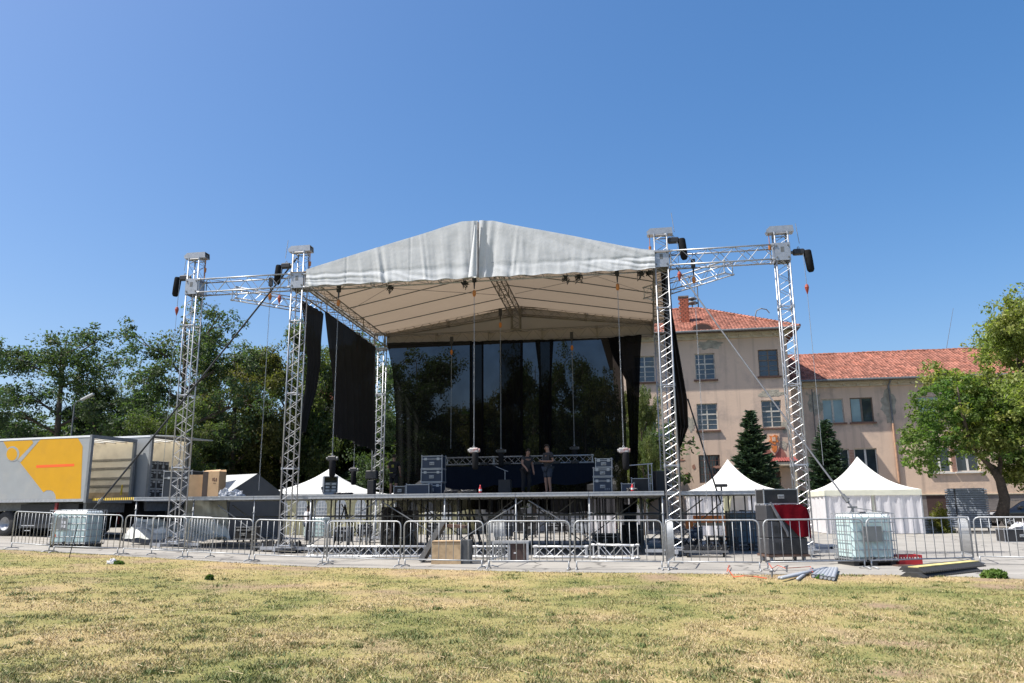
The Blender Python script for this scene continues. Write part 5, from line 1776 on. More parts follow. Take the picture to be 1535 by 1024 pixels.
# cable ramps
def cable_ramp(label, a, b, wide, yellow, z=.0, dz=0.0):
    A = G(*a); B = G(*b); d = B - A
    t = T('cable_ramp', label, 'cable ramp', A + Vector((0, 0, z)), math.atan2(d.y, d.x), 'cable ramps on the lawn edge')
    L = d.length; hh = .10
    mb = MB()
    mb.v += [(0, 0, 0), (L, 0, 0), (L, wide * .28, hh), (0, wide * .28, hh), (L, wide * .72, hh), (0, wide * .72, hh), (L, wide, 0), (0, wide, 0)]
    mb.f += [(0, 1, 2, 3), (3, 2, 4, 5), (5, 4, 6, 7), (0, 3, 5, 7), (1, 6, 4, 2)]
    mb.build('ramp_body', RUBBER, t)
    rib = MB().box(0, .05, -.01, .015, 0, .03).mesh('rib', RUBBER)
    for i in range(int(L / .1)):
        inst('rib', rib, t, (i * .1 + .02, 0, 0))
    if yellow:
        MB().box(.03, L - .03, wide * .28, wide * .72, hh + .001, hh + .02).build('yellow_lid', mat('yellow_lid', (.62, .52, .20), .6, 0, .15, 6, dirt=(.2, .17, .1, 1), dscale=4, damt=.6), t)
cable_ramp('black rubber cable ramp with a yellow lid lying on top of the pile', (1388, 866), (1480, 855), .52, True, .09)
cable_ramp('black rubber cable ramp underneath the yellow lidded one', (1386, 867), (1474, 857), .55, False, 0)
cable_ramp('plain black cable ramp behind the yellow lidded one', (1369, 856), (1466, 846), .35, False, .0)

# stacks of grey deck boards
def board_stack(label, px0, px1, ptop, pbase, d, n, rz, wheels, lab_m):
    g = G((px0 + px1) / 2, pbase)
    A = P(px0, pbase, g.y); B = P(px1, pbase, g.y); tp = P(px0, ptop, g.y)
    w = (B.x - A.x); h = tp.z - gz(g.x); z0 = .28 if wheels else .02
    wd = w * .62
    t = T('board_stack', label, 'stack of boards', g + Vector((0, .6, 0)), rz, 'stacks of grey boards')
    th = (h - z0) / n
    bm = MB().box(-w * .5, w * .5, -d / 2, d / 2, 0, th * .58).box(-w * .44, w * .44, -d / 2 + .12, d / 2 - .12, th * .58, th * .99)
    bm = bm.mesh('board', lab_m)
    rnd = random.Random(n)
    for k in range(n):
        inst('board', bm, t, (rnd.uniform(-.012, .012), rnd.uniform(-.012, .012), z0 + k * th))
    if wheels:
        MB().box(-w * .5, w * .5, -d / 2, d / 2, z0 - .08, z0 - .01).build('cart_bed', STEELD, t)
        wm = MB().tube((-.03, 0, .09), (.03, 0, .09), .09, 12).box(-.04, .04, -.04, .04, .14, .2).mesh('castor', BLACKP)
        for a_ in (-1, 1):
            for b_ in (-1, 1): inst('castor', wm, t, (a_ * (w * .5 - .15), b_ * (d / 2 - .12), 0))
        MB().box(-w * .28, -w * .25, -d / 2 - .02, -d / 2 - .005, z0, h).build('strap', BLACK, t)
GB_ = mat('blue_grey_board', (.27, .30, .35), .6, 0, .08, 4)
board_stack('tall stack of blue grey deck boards on a wheeled cart before the right wing', 1436, 1492, 732, 797, 1.4, 17, ANG - .35, True, GB_)
board_stack('low stack of grey boards between the white tent and the tall stack', 1387, 1434, 775, 799, 1.2, 6, ANG, False, mat('grey_board', (.33, .34, .36), .6, 0, .1, 4))
g = G(1527, 813)
flight_case('low black case with white cloth on it at the right photo edge', 0, 0, 0, 1.3, .9, .52, body=BLACK, loc=(g.x + .25, g.y + .4, 0), rz=R(-12), lids=0)
crumple('white_cloth', 'bundled white cloth lying on the low black case', 'cloth', (g.x + .35, g.y + .4, .53), .35, .25, .22, fabric('white_bag', (.75, .75, .78), .2, bump=.8, bscale=20), 4)
# ================================================================ TRAILERS
PHI = R(-17)
TRW = mat('trailer_white_shaded', (.31, .325, .335), .4, 0, .04, 2, dirt=(.42, .40, .36, 1), dscale=1.2, damt=.3)  # white side paint with its shade put into a darker base colour
YEL = mat('print_yellow', (.60, .31, .004), .4, 0, .04, 2, dirt=(.5, .26, .02, 1), dscale=1.5, damt=.35)
ORP = mat('print_orange', (.85, .13, .02), .45, 0, .03, 3)
FRM = mat('trailer_frame_grey', (.20, .21, .22), .5, .2, .15, 5)
INT = mat('trailer_inside', (.80, .70, .54), .7, 0, .12, 1.5, dirt=(.35, .28, .2, 1), dscale=1, damt=.5)
RAIL = mat('lashing_rail', (.30, .27, .22), .6, .2, .15, 6)
DKRED = mat('chassis_red', (.22, .02, .02), .6, 0, .2, 5)
def trailer(label, corner, L, Wd, z0, z1, yellow):
    """local: x towards the open rear (0 at the rear frame), y away from camera"""
    t = T('cargo_trailer', label, 'trailer', Vector((corner.x, corner.y, 0)), PHI, 'parked cargo trailers')
    th = .06
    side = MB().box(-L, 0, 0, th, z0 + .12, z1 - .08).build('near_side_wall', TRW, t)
    MB().box(-L, 0, Wd - th, Wd, z0 + .12, z1 - .08).build('far_side_wall', INT, t)
    MB().face((-L, th, z1 - .06), (0, th, z1 - .06), (0, Wd - th, z1 - .06), (-L, Wd - th, z1 - .06)).build('roof_sheet', fabric('translucent_roof', (.8, .78, .7), trans=.75, bump=0), t)
    MB().box(-L + .001, .0, -.015, .05, z1 - .078, z1).box(-L + .001, 0, Wd - .05, Wd + .015, z1 - .078, z1).build('roof_edge', WHITEP, t)
    MB().box(-L, 0, -.02, Wd + .02, z0, z0 + .118).build('floor_rail', ALUD, t)
    MB().box(-L, -L + .06, .061, Wd - .061, z0 + .12, z1 - .101).build('front_wall', INT, t)
    fr = MB().box(.002, .12, -.03, .10, z0 - .05, z1 + .02).box(.002, .12, Wd - .10, Wd + .03, z0 - .05, z1 + .02).box(.002, .12, .101, Wd - .101, z1 - .13, z1 + .02).box(.002, .12, .101, Wd - .101, z0 - .05, z0 + .12)
    fr.build('rear_frame', FRM, t)
    for zz in (.32, .52, .78, 1.0):
        if zz < 1.0 or yellow:
            MB().box(-L, -.01, Wd - th - .035, Wd - th - .002, z0 + .12 + (z1 - z0) * zz * .62, z0 + .12 + (z1 - z0) * zz * .62 + .09).build('lashing_rail', RAIL, t)
    MB().box(-L, -.01, Wd - th - .02, Wd - th - .003, z0 + .13, z0 + .42).build('kick_board', PLY, t)
    for i in range(7):
        MB().box(-.4 - i * .6, -.36 - i * .6, .07, Wd - .07, z1 - .14, z1 - .101).build('roof_bow', RAIL, t)
    if yellow:
        def pr(pts, name, m, off):
            # px outline -> side panel plane (y = 0 in local)
            loc = []
            Mi = (Matrix.Translation((corner.x, corner.y, 0)) @ Matrix.Rotation(PHI, 4, 'Z')).inverted()
            n = Vector((math.sin(PHI), -math.cos(PHI), 0)); n = Vector((-math.sin(PHI), math.cos(PHI), 0))
            for px, py in pts:
                d = ray(px, py)
                tt = (Vector((corner.x, corner.y, 0)) - C0).dot(n) / d.dot(n)
                q = Mi @ (C0 + d * tt)
                loc.append((min(q.x, -.12), q.z))
            mb = MB(); mb.prism(loc, -off - .0015, -off); mb.build(name, m, side)
        pr([(62, 658), (117, 657), (124, 669), (121, 750), (84, 750), (83, 742), (80, 737), (76, 735), (70, 735), (65, 738), (30, 693), (58, 662)], 'yellow_print', YEL, .003)
        pr([(5, 662), (48, 660), (50, 664), (28, 689), (18, 689), (14, 678)], 'yellow_print', YEL, .003)
        ring = [(19 + 10.2 * math.cos(a * math.pi / 12), 680.5 + 11.5 * math.sin(a * math.pi / 12)) for a in range(24)]
        pr(ring, 'white_ring_print', TRW, .0062)
        ring = [(18 + 8 * math.cos(a * math.pi / 12), 681 + 9.5 * math.sin(a * math.pi / 12)) for a in range(24)]
        pr(ring, 'yellow_disc_print', YEL, .0094)
        pr([(54.5, 697.5), (111.5, 695.2), (111.5, 699), (54.5, 701.5)], 'orange_bar_print', ORP, .0062)
        pr([(53, 662), (58, 662), (31, 693), (26, 690)], 'white_bar_print', TRW, .0080)
    # chassis
    MB().box(-L, -.1, .5, .65, z0 - .35, z0 - .002).box(-L, -.1, Wd - .65, Wd - .5, z0 - .35, z0 - .002).box(-.2, -.05, .2, Wd - .2, z0 - .45, z0 - .06).build('chassis', STEELD, t)
    zg = gz(corner.x - 3)
    MB().box(-1.55, -1.42, .05, .12, zg + .5, z0 - .03).build('red_bracket', DKRED, t)
    MB().box(-3.6, -.5, .25, 1.9, zg + .35, z0 - .08).build('underbody_dark_fill', BLACK, t)  # locker box enlarged as black filler, darkens the gap under the trailer
    wh = mat('wheel_rim', (.35, .36, .38), .45, .5, .2, 8)
    for x in (-4.35, -5.65, -6.95):
        for y in (.2, Wd - .5):
            w = inst('wheel', MB().lathe([(.28, 0), (.30, .02), (.46, .0), (.52, .04), (.53, .16), (.52, .28), (.46, .32), (.28, .32)], n=28).mesh('wheel', RUBBER, True), t, (x, y + .32, zg + .53), (math.pi / 2, 0, 0))
            MB().lathe([(0, .14), (.10, .14), (.12, .22), (.20, .24), (.26, .30), (.285, .31)], n=20).build('rim', wh, w, smooth=True)
    # landing gear and ladder
    for y in (.3, Wd - .4):
        MB().box(-1.35, -1.25, y, y + .1, zg + .02, z0 - .1).box(-1.45, -1.15, y - .06, y + .16, zg, zg + .03).build('support_leg', STEELD, t)
    for k in (.25, .45): MB().tube((-3.2 + (.45 - k), .04, zg + k), (-2.5 - (.45 - k), .04, zg + k), .02, 6).build('step_bar', GALV, t)
    return t
p = P(131, 700, 33)
zt_ = P(131, 652.5, 33).z; zb_ = P(131, 752, 33).z
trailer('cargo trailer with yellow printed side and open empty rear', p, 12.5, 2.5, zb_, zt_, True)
p2 = P(222, 700, 35.4)
zt2 = P(222, 652.5, 35.4).z
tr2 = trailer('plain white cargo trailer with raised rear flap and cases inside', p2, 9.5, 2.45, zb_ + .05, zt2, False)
MB().box(.0, 1.3, -.05, 2.5, 0, .05).build('raised_flap', TRW, tr2, (.1, 0, zt2 - .04), (0, R(3.5), 0))
MB().box(.05, .10, 2.3, 2.42, .1, 2.7).build('rear_door', RAIL, tr2, (.12, .1, zb_ + .1))
i0 = 0
for r_ in range(4):
    for c_ in range(2):
        lp = tr2.matrix_world
        loc = Vector((p2.x, p2.y, 0)) + Matrix.Rotation(PHI, 3, 'Z') @ Vector((-.7 + .0 * c_, .62 + c_ * .74, 0))
        flight_case(['bottom', 'second', 'third', 'top'][r_] + ' black case of the ' + ['near', 'far'][c_] + ' column inside the white trailer', 0, 0, 0, .7, .7, .40, body=BLACK, loc=(loc.x, loc.y, zb_ + .18 + r_ * .42), rz=PHI + R(90), lids=1, group='black cases stacked inside the white trailer')
# ramp plate between trailer and deck
A = sv(200, 741, .45); 
a = W(UWL, .5, DECK - .03); b = Vector((p.x + .25, p.y + .2, zb_ + .10))
d = b - a
t = T('loading_ramp', 'loading ramp with yellow and black edge between trailer and left wing', 'ramp', a, math.atan2(d.y, d.x))
Lr = d.length; sl = -math.asin(d.z / Lr)
MB().box(0, Lr, -2.2, 0.0, -.06, 0).build('plate', ALUD, t, rot=(0, sl, 0))
HZ = mat('hazard_black', (.02, .02, .02), .6); HY = mat('hazard_yellow', (.65, .45, .03), .6)
ny = int(Lr / .11)
for k in range(ny):
    mb = MB(); x = k * Lr / ny; s_ = Lr / ny
    mb.v += [(x + .04, .002, .035), (x + s_ + .04, .002, .035), (x + s_, .002, -.06), (x, .002, -.06), (x + .04, .02, .035), (x + s_ + .04, .02, .035), (x + s_, .02, -.06), (x, .02, -.06)]
    mb.f += [(0, 1, 2, 3), (7, 6, 5, 4), (0, 4, 5, 1), (3, 2, 6, 7), (1, 5, 6, 2), (0, 3, 7, 4)]
    mb.build('hazard_stripe', HZ if k % 2 else HY, t, rot=(0, sl, 0))
t = T('lashing_bar', 'yellow load bar hanging on the far wall of the open yellow trailer', 'load bar', Vector((p.x, p.y, 0)) + Matrix.Rotation(PHI, 3, 'Z') @ Vector((-.3, 2.3, zb_ + .3)), PHI)
MB().tube((0, 0, 0), (.02, 0, .45), .05, 8, .03).build('bar', HY, t)
# silver tarpaulin under the left wing
TARP = mat('silver_tarpaulin', (.55, .57, .55), .35, .1, .12, 1.5, bump=.5, bscale=3)
def tarp(name, label, corners, lump, seed, m, nx=36, nz=20):
    o = Vector(corners[0])
    t = T(name, label, 'tarpaulin', o)
    c = [Vector(q_) - o for q_ in corners]
    rs_ = np.random.RandomState(seed); ph = rs_.rand(8) * 6
    def fn(a, b):
        p_ = (c[0] * (1 - a) + c[1] * a) * (1 - b) + (c[3] * (1 - a) + c[2] * a) * b
        w_ = lump * (math.sin(a * 9 + ph[0] + b * 4) * .5 + math.sin(a * 21 + ph[1] - b * 9) * .3 + math.sin(a * 5 + b * 13 + ph[2]) * .5 + math.sin(a * 41 + ph[3] + b * 5) * .12)
        return p_ + Vector((0, -w_ * .5, abs(w_) * .7 + .01))
    MB().grid(fn, nx, nz).build('sheet', m, t, smooth=True)
    return t
yb = G(240, 818).y
tarp('tarpaulin', 'silver tarpaulin spread low on the ground under the left wing', [P(184, 808, yb), P(340, 814, yb), P(330, 788, yb + 1.3), P(204, 782, yb + 1.3)], .22, 1, TARP)
tarp('tarpaulin', 'silver tarpaulin hanging in folds from the deck behind the leftmost tower', [P(272, 808, yb + .4), P(345, 812, yb + .4), P(338, 750, yb + 1.0), P(278, 749, yb + 1.0)], .16, 4, TARP)

# ================================================================ TENTS
TENT = fabric('tent_roof_white', (.82, .82, .80), trans=.25, bump=.1, bscale=1.5, tcol=(.8, .78, .7, 1), var=.03)
TENTW = fabric('tent_wall_white', (.82, .81, .85), trans=.4, bump=.25, bscale=2.5, tcol=(.78, .76, .76, 1), var=.05)
TENTC = fabric('tent_cream', (.68, .66, .45), trans=.4, bump=.15, tcol=(.75, .72, .5, 1))
CREAM = fabric('cream_band', (.78, .78, .66), trans=.3, bump=.15, tcol=(.78, .76, .6, 1))
def pagoda(label, px, peak_py, px0, px1, eave_py, Y, rz=ANG, cloth=TENT, wall=TENTW, band=None, arches=False, openf=False, walls=True, depth=None):
    A = P(px0, eave_py, Y); B = P(px1, eave_py, Y)
    w = B.x - A.x; ze = (A.z + B.z) / 2; zp = P(px, peak_py, Y + w * .45).z
    x = P((px0 + px1) / 2, eave_py, Y).x
    d = depth or w
    t = T('pagoda_tent', label, 'tent', (x - math.sin(rz) * d / 2, Y + math.cos(rz) * d / 2, gz(x)), rz, 'pagoda tents in the yard')
    zg = gz(x)
    ze -= zg; zp -= zg
    def roof_fn(k):
        def fn(a, b):
            # b from eave to peak: concave
            s = (1 - b); r = s
            z = ze + (zp - ze) * (b ** 1.9 * .62 + b * .38) if False else ze + (zp - ze) * (0.32 * b + 0.68 * b ** 2.6)
            sagz = -.05 * math.sin(math.pi * a) * (1 - b)
            c = [(-1, -1), (1, -1), (1, 1), (-1, 1)]
            p_, q_ = c[k], c[(k + 1) % 4]
            xx = (p_[0] * (1 - a) + q_[0] * a) * r * w / 2; yy = (p_[1] * (1 - a) + q_[1] * a) * r * d / 2
            return (xx, yy, z + sagz)
        return fn
    for k in range(4):
        MB().grid(roof_fn(k), 8, 16).build('roof_panel', cloth, t, smooth=True)
    bb = MB(); h = w / 2; g_ = d / 2
    for (x0, y0, x1, y1) in ((-h, -g_, h, -g_), (h, -g_, h, g_), (h, g_, -h, g_), (-h, g_, -h, -g_)):
        bb.face((x0 * 1.004, y0 * 1.004, ze - .30), (x1 * 1.004, y1 * 1.004, ze - .30), (x1 * 1.003, y1 * 1.003, ze + .0), (x0 * 1.003, y0 * 1.003, ze + .0))
    bb.build('valance_band', band or cloth, t)
    for sx in (-1, 1):
        for sy in (-1, 1):
            MB().box(sx * h * .985 - .03, sx * h * .985 + .03, sy * g_ * .985 - .03, sy * g_ * .985 + .03, 0, ze - .05).build('post', ALU, t)
    if walls:
        def wall_fn(x0, y0, x1, y1, nrm):
            def fn(a, b):
                f = .05 * math.sin(a * 26) * (1 - b * .5) + .03 * math.sin(a * 61 + b * 3)
                return (x0 + (x1 - x0) * a + nrm[0] * f, y0 + (y1 - y0) * a + nrm[1] * f, .03 + (ze - .3) * b)
            return fn
        q1 = .975
        if openf:
            MB().grid(wall_fn(-h * q1, -g_ * q1, -h * .25, -g_ * q1, (0, -1)), 20, 6).build('wall_sheet', wall, t, smooth=True)
            MB().grid(wall_fn(h * .3, -g_ * q1, h * q1, -g_ * q1, (0, -1)), 20, 6).build('wall_sheet', wall, t, smooth=True)
            MB().grid(lambda a, b: (-h * .25 + a * (.5 - .35 * (1 - b)), -g_ * q1 - .05 * math.sin(a * 9), .5 + (ze - .7) * b), 8, 8).build('tied_curtain', TENTC, t, smooth=True)
        else:
            MB().grid(wall_fn(-h * q1, -g_ * q1, -.12, -g_ * q1, (0, -1)), 24, 6).build('wall_sheet', wall, t, smooth=True)
            MB().grid(wall_fn(.12, -g_ * q1, h * q1, -g_ * q1, (0, -1)), 24, 6).build('wall_sheet', wall, t, smooth=True)
            MB().box(-.05, .05, -g_ * q1 + .02, -g_ * q1 + .08, 0, ze - .3).build('door_post', CREAM, t)
        MB().grid(wall_fn(-h * q1, -g_ * q1, -h * q1, g_ * q1, (-1, 0)), 24, 6).build('wall_sheet', wall, t, smooth=True)
        MB().grid(wall_fn(h * q1, -g_ * q1, h * q1, g_ * q1, (1, 0)), 24, 6).build('wall_sheet', wall, t, smooth=True)
        MB().grid(wall_fn(-h * q1, g_ * q1, h * q1, g_ * q1, (0, 1)), 24, 6).build('wall_sheet', wall, t, smooth=True)
        if arches:
            win = mat('tent_window', (.45, .48, .5), .2); wl = mat('window_lattice', (.75, .75, .74), .5)
            n = max(2, int(w / 1.15))
            for i in range(n):
                cx = -h * .9 + (i + .5) * 1.8 * h / n
                pts = [(cx - .3, .85), (cx + .3, .85), (cx + .3, 1.45)] + [(cx + .3 * math.cos(a_), 1.45 + .45 * math.sin(a_)) for a_ in (.4, .8, 1.2, 1.57, 1.94, 2.34, 2.74)] + [(cx - .3, 1.45)]
                wo = MB().prism(pts, -g_ - .115, -g_ - .11).build('arched_window', win, t)
                lb = MB()
                for q_ in (-.15, 0, .15): lb.box(cx + q_ - .012, cx + q_ + .012, -g_ - .125, -g_ - .118, .85, 1.8 - abs(q_))
                for zz in (1.05, 1.25, 1.45): lb.box(cx - .3, cx + .3, -g_ - .132, -g_ - .126, zz, zz + .024)
                lb.build('lattice', wl, wo)
    return t
pagoda('large white pagoda tent with closed side sheets before the right wing', 1299, 684, 1239, 1376, 734, 43, band=CREAM)
pagoda('white pagoda tent with open front behind the right wing deck', 1100, 688, 1034, 1166, 735, 42, openf=True)
pagoda('white peaked tent with arched windows behind the left part of the stage', 471, 703, 372, 566, 740, 43, rz=0.0, wall=TENTC, arches=True)
pagoda('small white peaked tent just left of the worker on stage', 604, 703, 560, 650, 738, 44, wall=TENTC, arches=True) if False else None
pagoda('grey looking white tent seen through the backdrop beside the worker', 606, 702, 575, 690, 741, 48, wall=TENTC, arches=True)
pagoda('white tent seen behind the right case stack through the mesh', 926, 694, 880, 968, 726, 46, wall=TENTW)
pagoda('wide white tent glimpsed under the centre right of the deck', 850, 706, 690, 880, 742, 52, wall=TENTW)
# grey frame tent at left
g = P(365, 760, 38)
GT = fabric('grey_tent_cloth', (.42, .43, .42), trans=.12, bump=.2); GTD = fabric('dark_tent_cloth', (.12, .125, .13), trans=.05, bump=.3)
z0 = gz(g.x)
t = T('frame_tent', 'grey ridge tent with dark end wall behind the cardboard boxes', 'tent', (g.x, 38, z0), R(-35))
rz_ = P(365, 711, 38).z - z0; ez_ = P(330, 738, 38).z - z0 - .1
MB().face((-4.5, 0, rz_), (.9, 0, rz_), (.9, -1.6, ez_), (-4.5, -1.6, ez_)).build('near_roof_sheet', GT, t)
MB().face((-4.5, 0, rz_), (.9, 0, rz_), (.9, 1.6, ez_), (-4.5, 1.6, ez_)).build('far_roof_sheet', GT, t)
MB().face((.9, 0, rz_), (.9, -1.6, ez_), (.9, -1.7, 0.02), (.9, 1.7, 0.02), (.9, 1.6, ez_)).build('end_wall', GTD, t)
MB().face((-4.5, -1.6, ez_), (.9, -1.6, ez_), (.9, -1.7, 0.02), (-4.5, -1.7, 0.02)).face((-4.5, 1.6, ez_), (.9, 1.6, ez_), (.9, 1.7, 0.02), (-4.5, 1.7, 0.02)).build('side_wall', GTD, t)

# ================================================================ BUILDING
def plaster():
    m = mat('pink_plaster', (.62, .465, .355), .92, 0, .08, .35, bump=.25, bscale=6, dirt=(.31, .25, .215, 1), dscale=.35, damt=.7, spec=.15)
    nt = m.node_tree; bs = nt.nodes['Principled BSDF']; N = nt.nodes.new; L = nt.links.new
    tc = N('ShaderNodeTexCoord')
    n1 = N('ShaderNodeTexNoise'); n1.inputs['Scale'].default_value = .55; n1.inputs['Detail'].default_value = 9; n1.inputs['Roughness'].default_value = .6
    mp = N('ShaderNodeMapping'); mp.inputs['Scale'].default_value = (1.2, 1.2, .8); mp.inputs['Location'].default_value = (3, 1, 7)
    L(tc.outputs['Object'], mp.inputs[0]); L(mp.outputs[0], n1.inputs['Vector'])
    mr = N('ShaderNodeMapRange'); mr.inputs['From Min'].default_value = .635; mr.inputs['From Max'].default_value = .65
    L(n1.outputs[0], mr.inputs['Value'])
    mx = N('ShaderNodeMix'); mx.data_type = 'RGBA'; mx.inputs[7].default_value = (.36, .31, .25, 1)
    src = bs.inputs['Base Color'].links[0].from_socket
    L(mr.outputs[0], mx.inputs[0]); L(src, mx.inputs[6])
    # vertical rain streaks
    mp2 = N('ShaderNodeMapping'); mp2.inputs['Scale'].default_value = (2.5, 2.5, .12)
    n2 = N('ShaderNodeTexNoise'); n2.inputs['Scale'].default_value = 1.0; n2.inputs['Detail'].default_value = 6
    L(tc.outputs['Object'], mp2.inputs[0]); L(mp2.outputs[0], n2.inputs['Vector'])
    m3 = N('ShaderNodeMapRange'); m3.inputs['From Min'].default_value = .52; m3.inputs['From Max'].default_value = .75; m3.inputs['To Max'].default_value = .5
    L(n2.outputs[0], m3.inputs['Value'])
    mx2 = N('ShaderNodeMix'); mx2.data_type = 'RGBA'; mx2.inputs[7].default_value = (.24, .19, .165, 1)
    L(m3.outputs[0], mx2.inputs[0]); L(mx.outputs[2], mx2.inputs[6]); L(mx2.outputs[2], bs.inputs['Base Color'])
    return m
PLAS = plaster()
STONE = mat('plinth_stone', (.17, .15, .14), .9, 0, .2, 2, bump=.5, bscale=12)
def tile_mat():
    m = mat('clay_tiles', (.27, .118, .085), .85, 0, .18, .6, dirt=(.30, .11, .07, 1), dscale=1.0, damt=.6, spec=.2)
    nt = m.node_tree; bs = nt.nodes['Principled BSDF']; N = nt.nodes.new; L = nt.links.new
    tc = N('ShaderNodeTexCoord'); wn_ = N('ShaderNodeTexWhiteNoise'); wn_.noise_dimensions = '3D'
    sn = N('ShaderNodeVectorMath'); sn.operation = 'SNAP'; sn.inputs[1].default_value = (.24, 50, .19)
    L(tc.outputs['Object'], sn.inputs[0]); L(sn.outputs[0], wn_.inputs['Vector'])
    mr = N('ShaderNodeMapRange'); mr.inputs['To Min'].default_value = .62; mr.inputs['To Max'].default_value = 1.35
    L(wn_.outputs['Value'], mr.inputs['Value'])
    src = bs.inputs['Base Color'].links[0].from_socket
    sc_ = N('ShaderNodeVectorMath'); sc_.operation = 'SCALE'
    L(src, sc_.inputs[0]); L(mr.outputs[0], sc_.inputs['Scale']); L(sc_.outputs[0], bs.inputs['Base Color'])
    return m
TILE = tile_mat()
WFR = mat('window_frame_white', (.50, .47, .41), .7, 0, .15, 5, dirt=(.26, .21, .16, 1), dscale=4, damt=.8)
WFB = mat('window_frame_brown', (.16, .12, .09), .7, 0, .2, 5)
GLASS = mat('window_glass', (.03, .042, .055), .06, 0, .3, 1.2, spec=.9)
CURT = mat('window_curtain_glass', (.26, .36, .37), .25, 0, .15, 1.0)
SILL = mat('brown_sill', (.17, .09, .065), .8, 0, .2, 5)
SILLW = mat('pale_sill', (.60, .58, .54), .7, 0, .1, 5)
BRK = mat('bare_brick', (.33, .17, .12), .9, 0, .2, 3, bump=.4, bscale=20)
GRILL = mat('window_grille', (.12, .06, .045), .7, .2, .2, 8)
BARE = mat('bare_render', (.33, .30, .24), .95, 0, .3, 2.5, bump=.8, bscale=9)

def wall_holes(parent, name, u0, u1, z0, z1, holes, thick, m):
    """wall in local x-z, outer face at y = 0, with window openings"""
    xs = sorted({u0, u1} | {h[0] for h in holes} | {h[1] for h in holes})
    zs = sorted({z0, z1} | {h[2] for h in holes} | {h[3] for h in holes})
    mb = MB()
    for i in range(len(xs) - 1):
        for j in range(len(zs) - 1):
            cx = (xs[i] + xs[i + 1]) / 2; cz = (zs[j] + zs[j + 1]) / 2
            if any(h[0] < cx < h[1] and h[2] < cz < h[3] for h in holes): continue
            mb.face((xs[i], 0, zs[j]), (xs[i + 1], 0, zs[j]), (xs[i + 1], 0, zs[j + 1]), (xs[i], 0, zs[j + 1]))
    for a, b, c, d in holes:
        mb.face((a, 0, c), (a, thick, c), (a, thick, d), (a, 0, d)).face((b, thick, c), (b, 0, c), (b, 0, d), (b, thick, d))
        mb.face((a, 0, d), (a, thick, d), (b, thick, d), (b, 0, d)).face((a, thick, c), (a, 0, c), (b, 0, c), (b, thick, c))
        mb.face((a, thick, c), (b, thick, c), (b, thick, d), (a, thick, d))
    return mb.build(name, m, parent)

def window(parent, h, kind, rec=.16, fr=WFR, glass=GLASS, sill=SILL, label=None):
    a, b, c, d = h
    w = bpy.data.objects.new('window', None); COL.objects.link(w); w.parent = parent; w.location = (a, rec, c)
    W_, H_ = b - a, d - c
    if label: w['label'] = label
    e = .075
    f = MB().box(0, W_, -.03, .03, 0, e).box(0, W_, -.03, .03, H_ - e, H_).box(0, e, -.03, .03, e, H_ - e).box(W_ - e, W_, -.03, .03, e, H_ - e)
    nc = 2
    tr = H_ * .60
    if kind == 'cross':
        f.box(e, W_ - e, -.035, .03, tr - .05, tr + .05)
        for k in range(1, nc): f.box(W_ * k / nc - .045, W_ * k / nc + .045, -.032, .03, e, tr - .05).box(W_ * k / nc - .045, W_ * k / nc + .045, -.032, .03, tr + .05, H_ - e)
    elif kind == 'pair':
        f.box(W_ / 2 - .07, W_ / 2 + .07, -.035, .03, e, H_ - e)
    f.build('frame', fr, w)
    cells = []
    if kind == 'cross':
        for k in range(nc):
            cells.append((W_ * k / nc + (e if k == 0 else .045), W_ * (k + 1) / nc - (e if k == nc - 1 else .045), e, tr - .05, 2))
            cells.append((W_ * k / nc + (e if k == 0 else .045), W_ * (k + 1) / nc - (e if k == nc - 1 else .045), tr + .05, H_ - e, 1))
    else:
        cells = [(e, W_ / 2 - .07, e, H_ - e, 0), (W_ / 2 + .07, W_ - e, e, H_ - e, 0)]
    for i, (x0, x1, z0, z1, nb) in enumerate(cells):
        g_ = glass if not isinstance(glass, (list, tuple)) else glass[i % len(glass)]
        MB().face((x0, .0, z0), (x1, .0 + .012 * math.sin(i * 2.1 + a), z0), (x1, .01 * math.sin(i + a), z1), (x0, 0, z1)).build('pane', g_, w)
        for k in range(nb):
            zz = z0 + (z1 - z0) * (k + 1) / (nb + 1)
            MB().box(x0, x1, -.02, -.005, zz - .018, zz + .018).build('glazing_bar', fr, w)
    if kind == 'grille':
        for k in range(7):
            MB().tube((W_ * (k + .5) / 7, -.10, 0), (W_ * (k + .5) / 7, -.10, H_), .014, 5).build('grille_bar', GRILL, w)
        for zz in (.3, .55, .8): MB().tube((0, -.10, H_ * zz), (W_, -.10, H_ * zz), .014, 5).build('grille_bar', GRILL, w)
    if sill:
        MB().box(-.14, W_ + .14, -rec - .14, -.035, -.11, -.001).build('sill', sill, w)
    return w

def irregular(parent, cx, cz, rx, rz_, seed, m=BARE, off=.012):
    rnd = random.Random(seed); n = 26
    pts = []
    for i in range(n):
        a = 6.283 * i / n; r = rnd.uniform(.68, 1.12)
        pts.append((cx + rx * r * math.cos(a), cz + rz_ * r * math.sin(a)))
    return MB().prism(pts, -off, .004).build('bare_plaster_patch', m, parent)

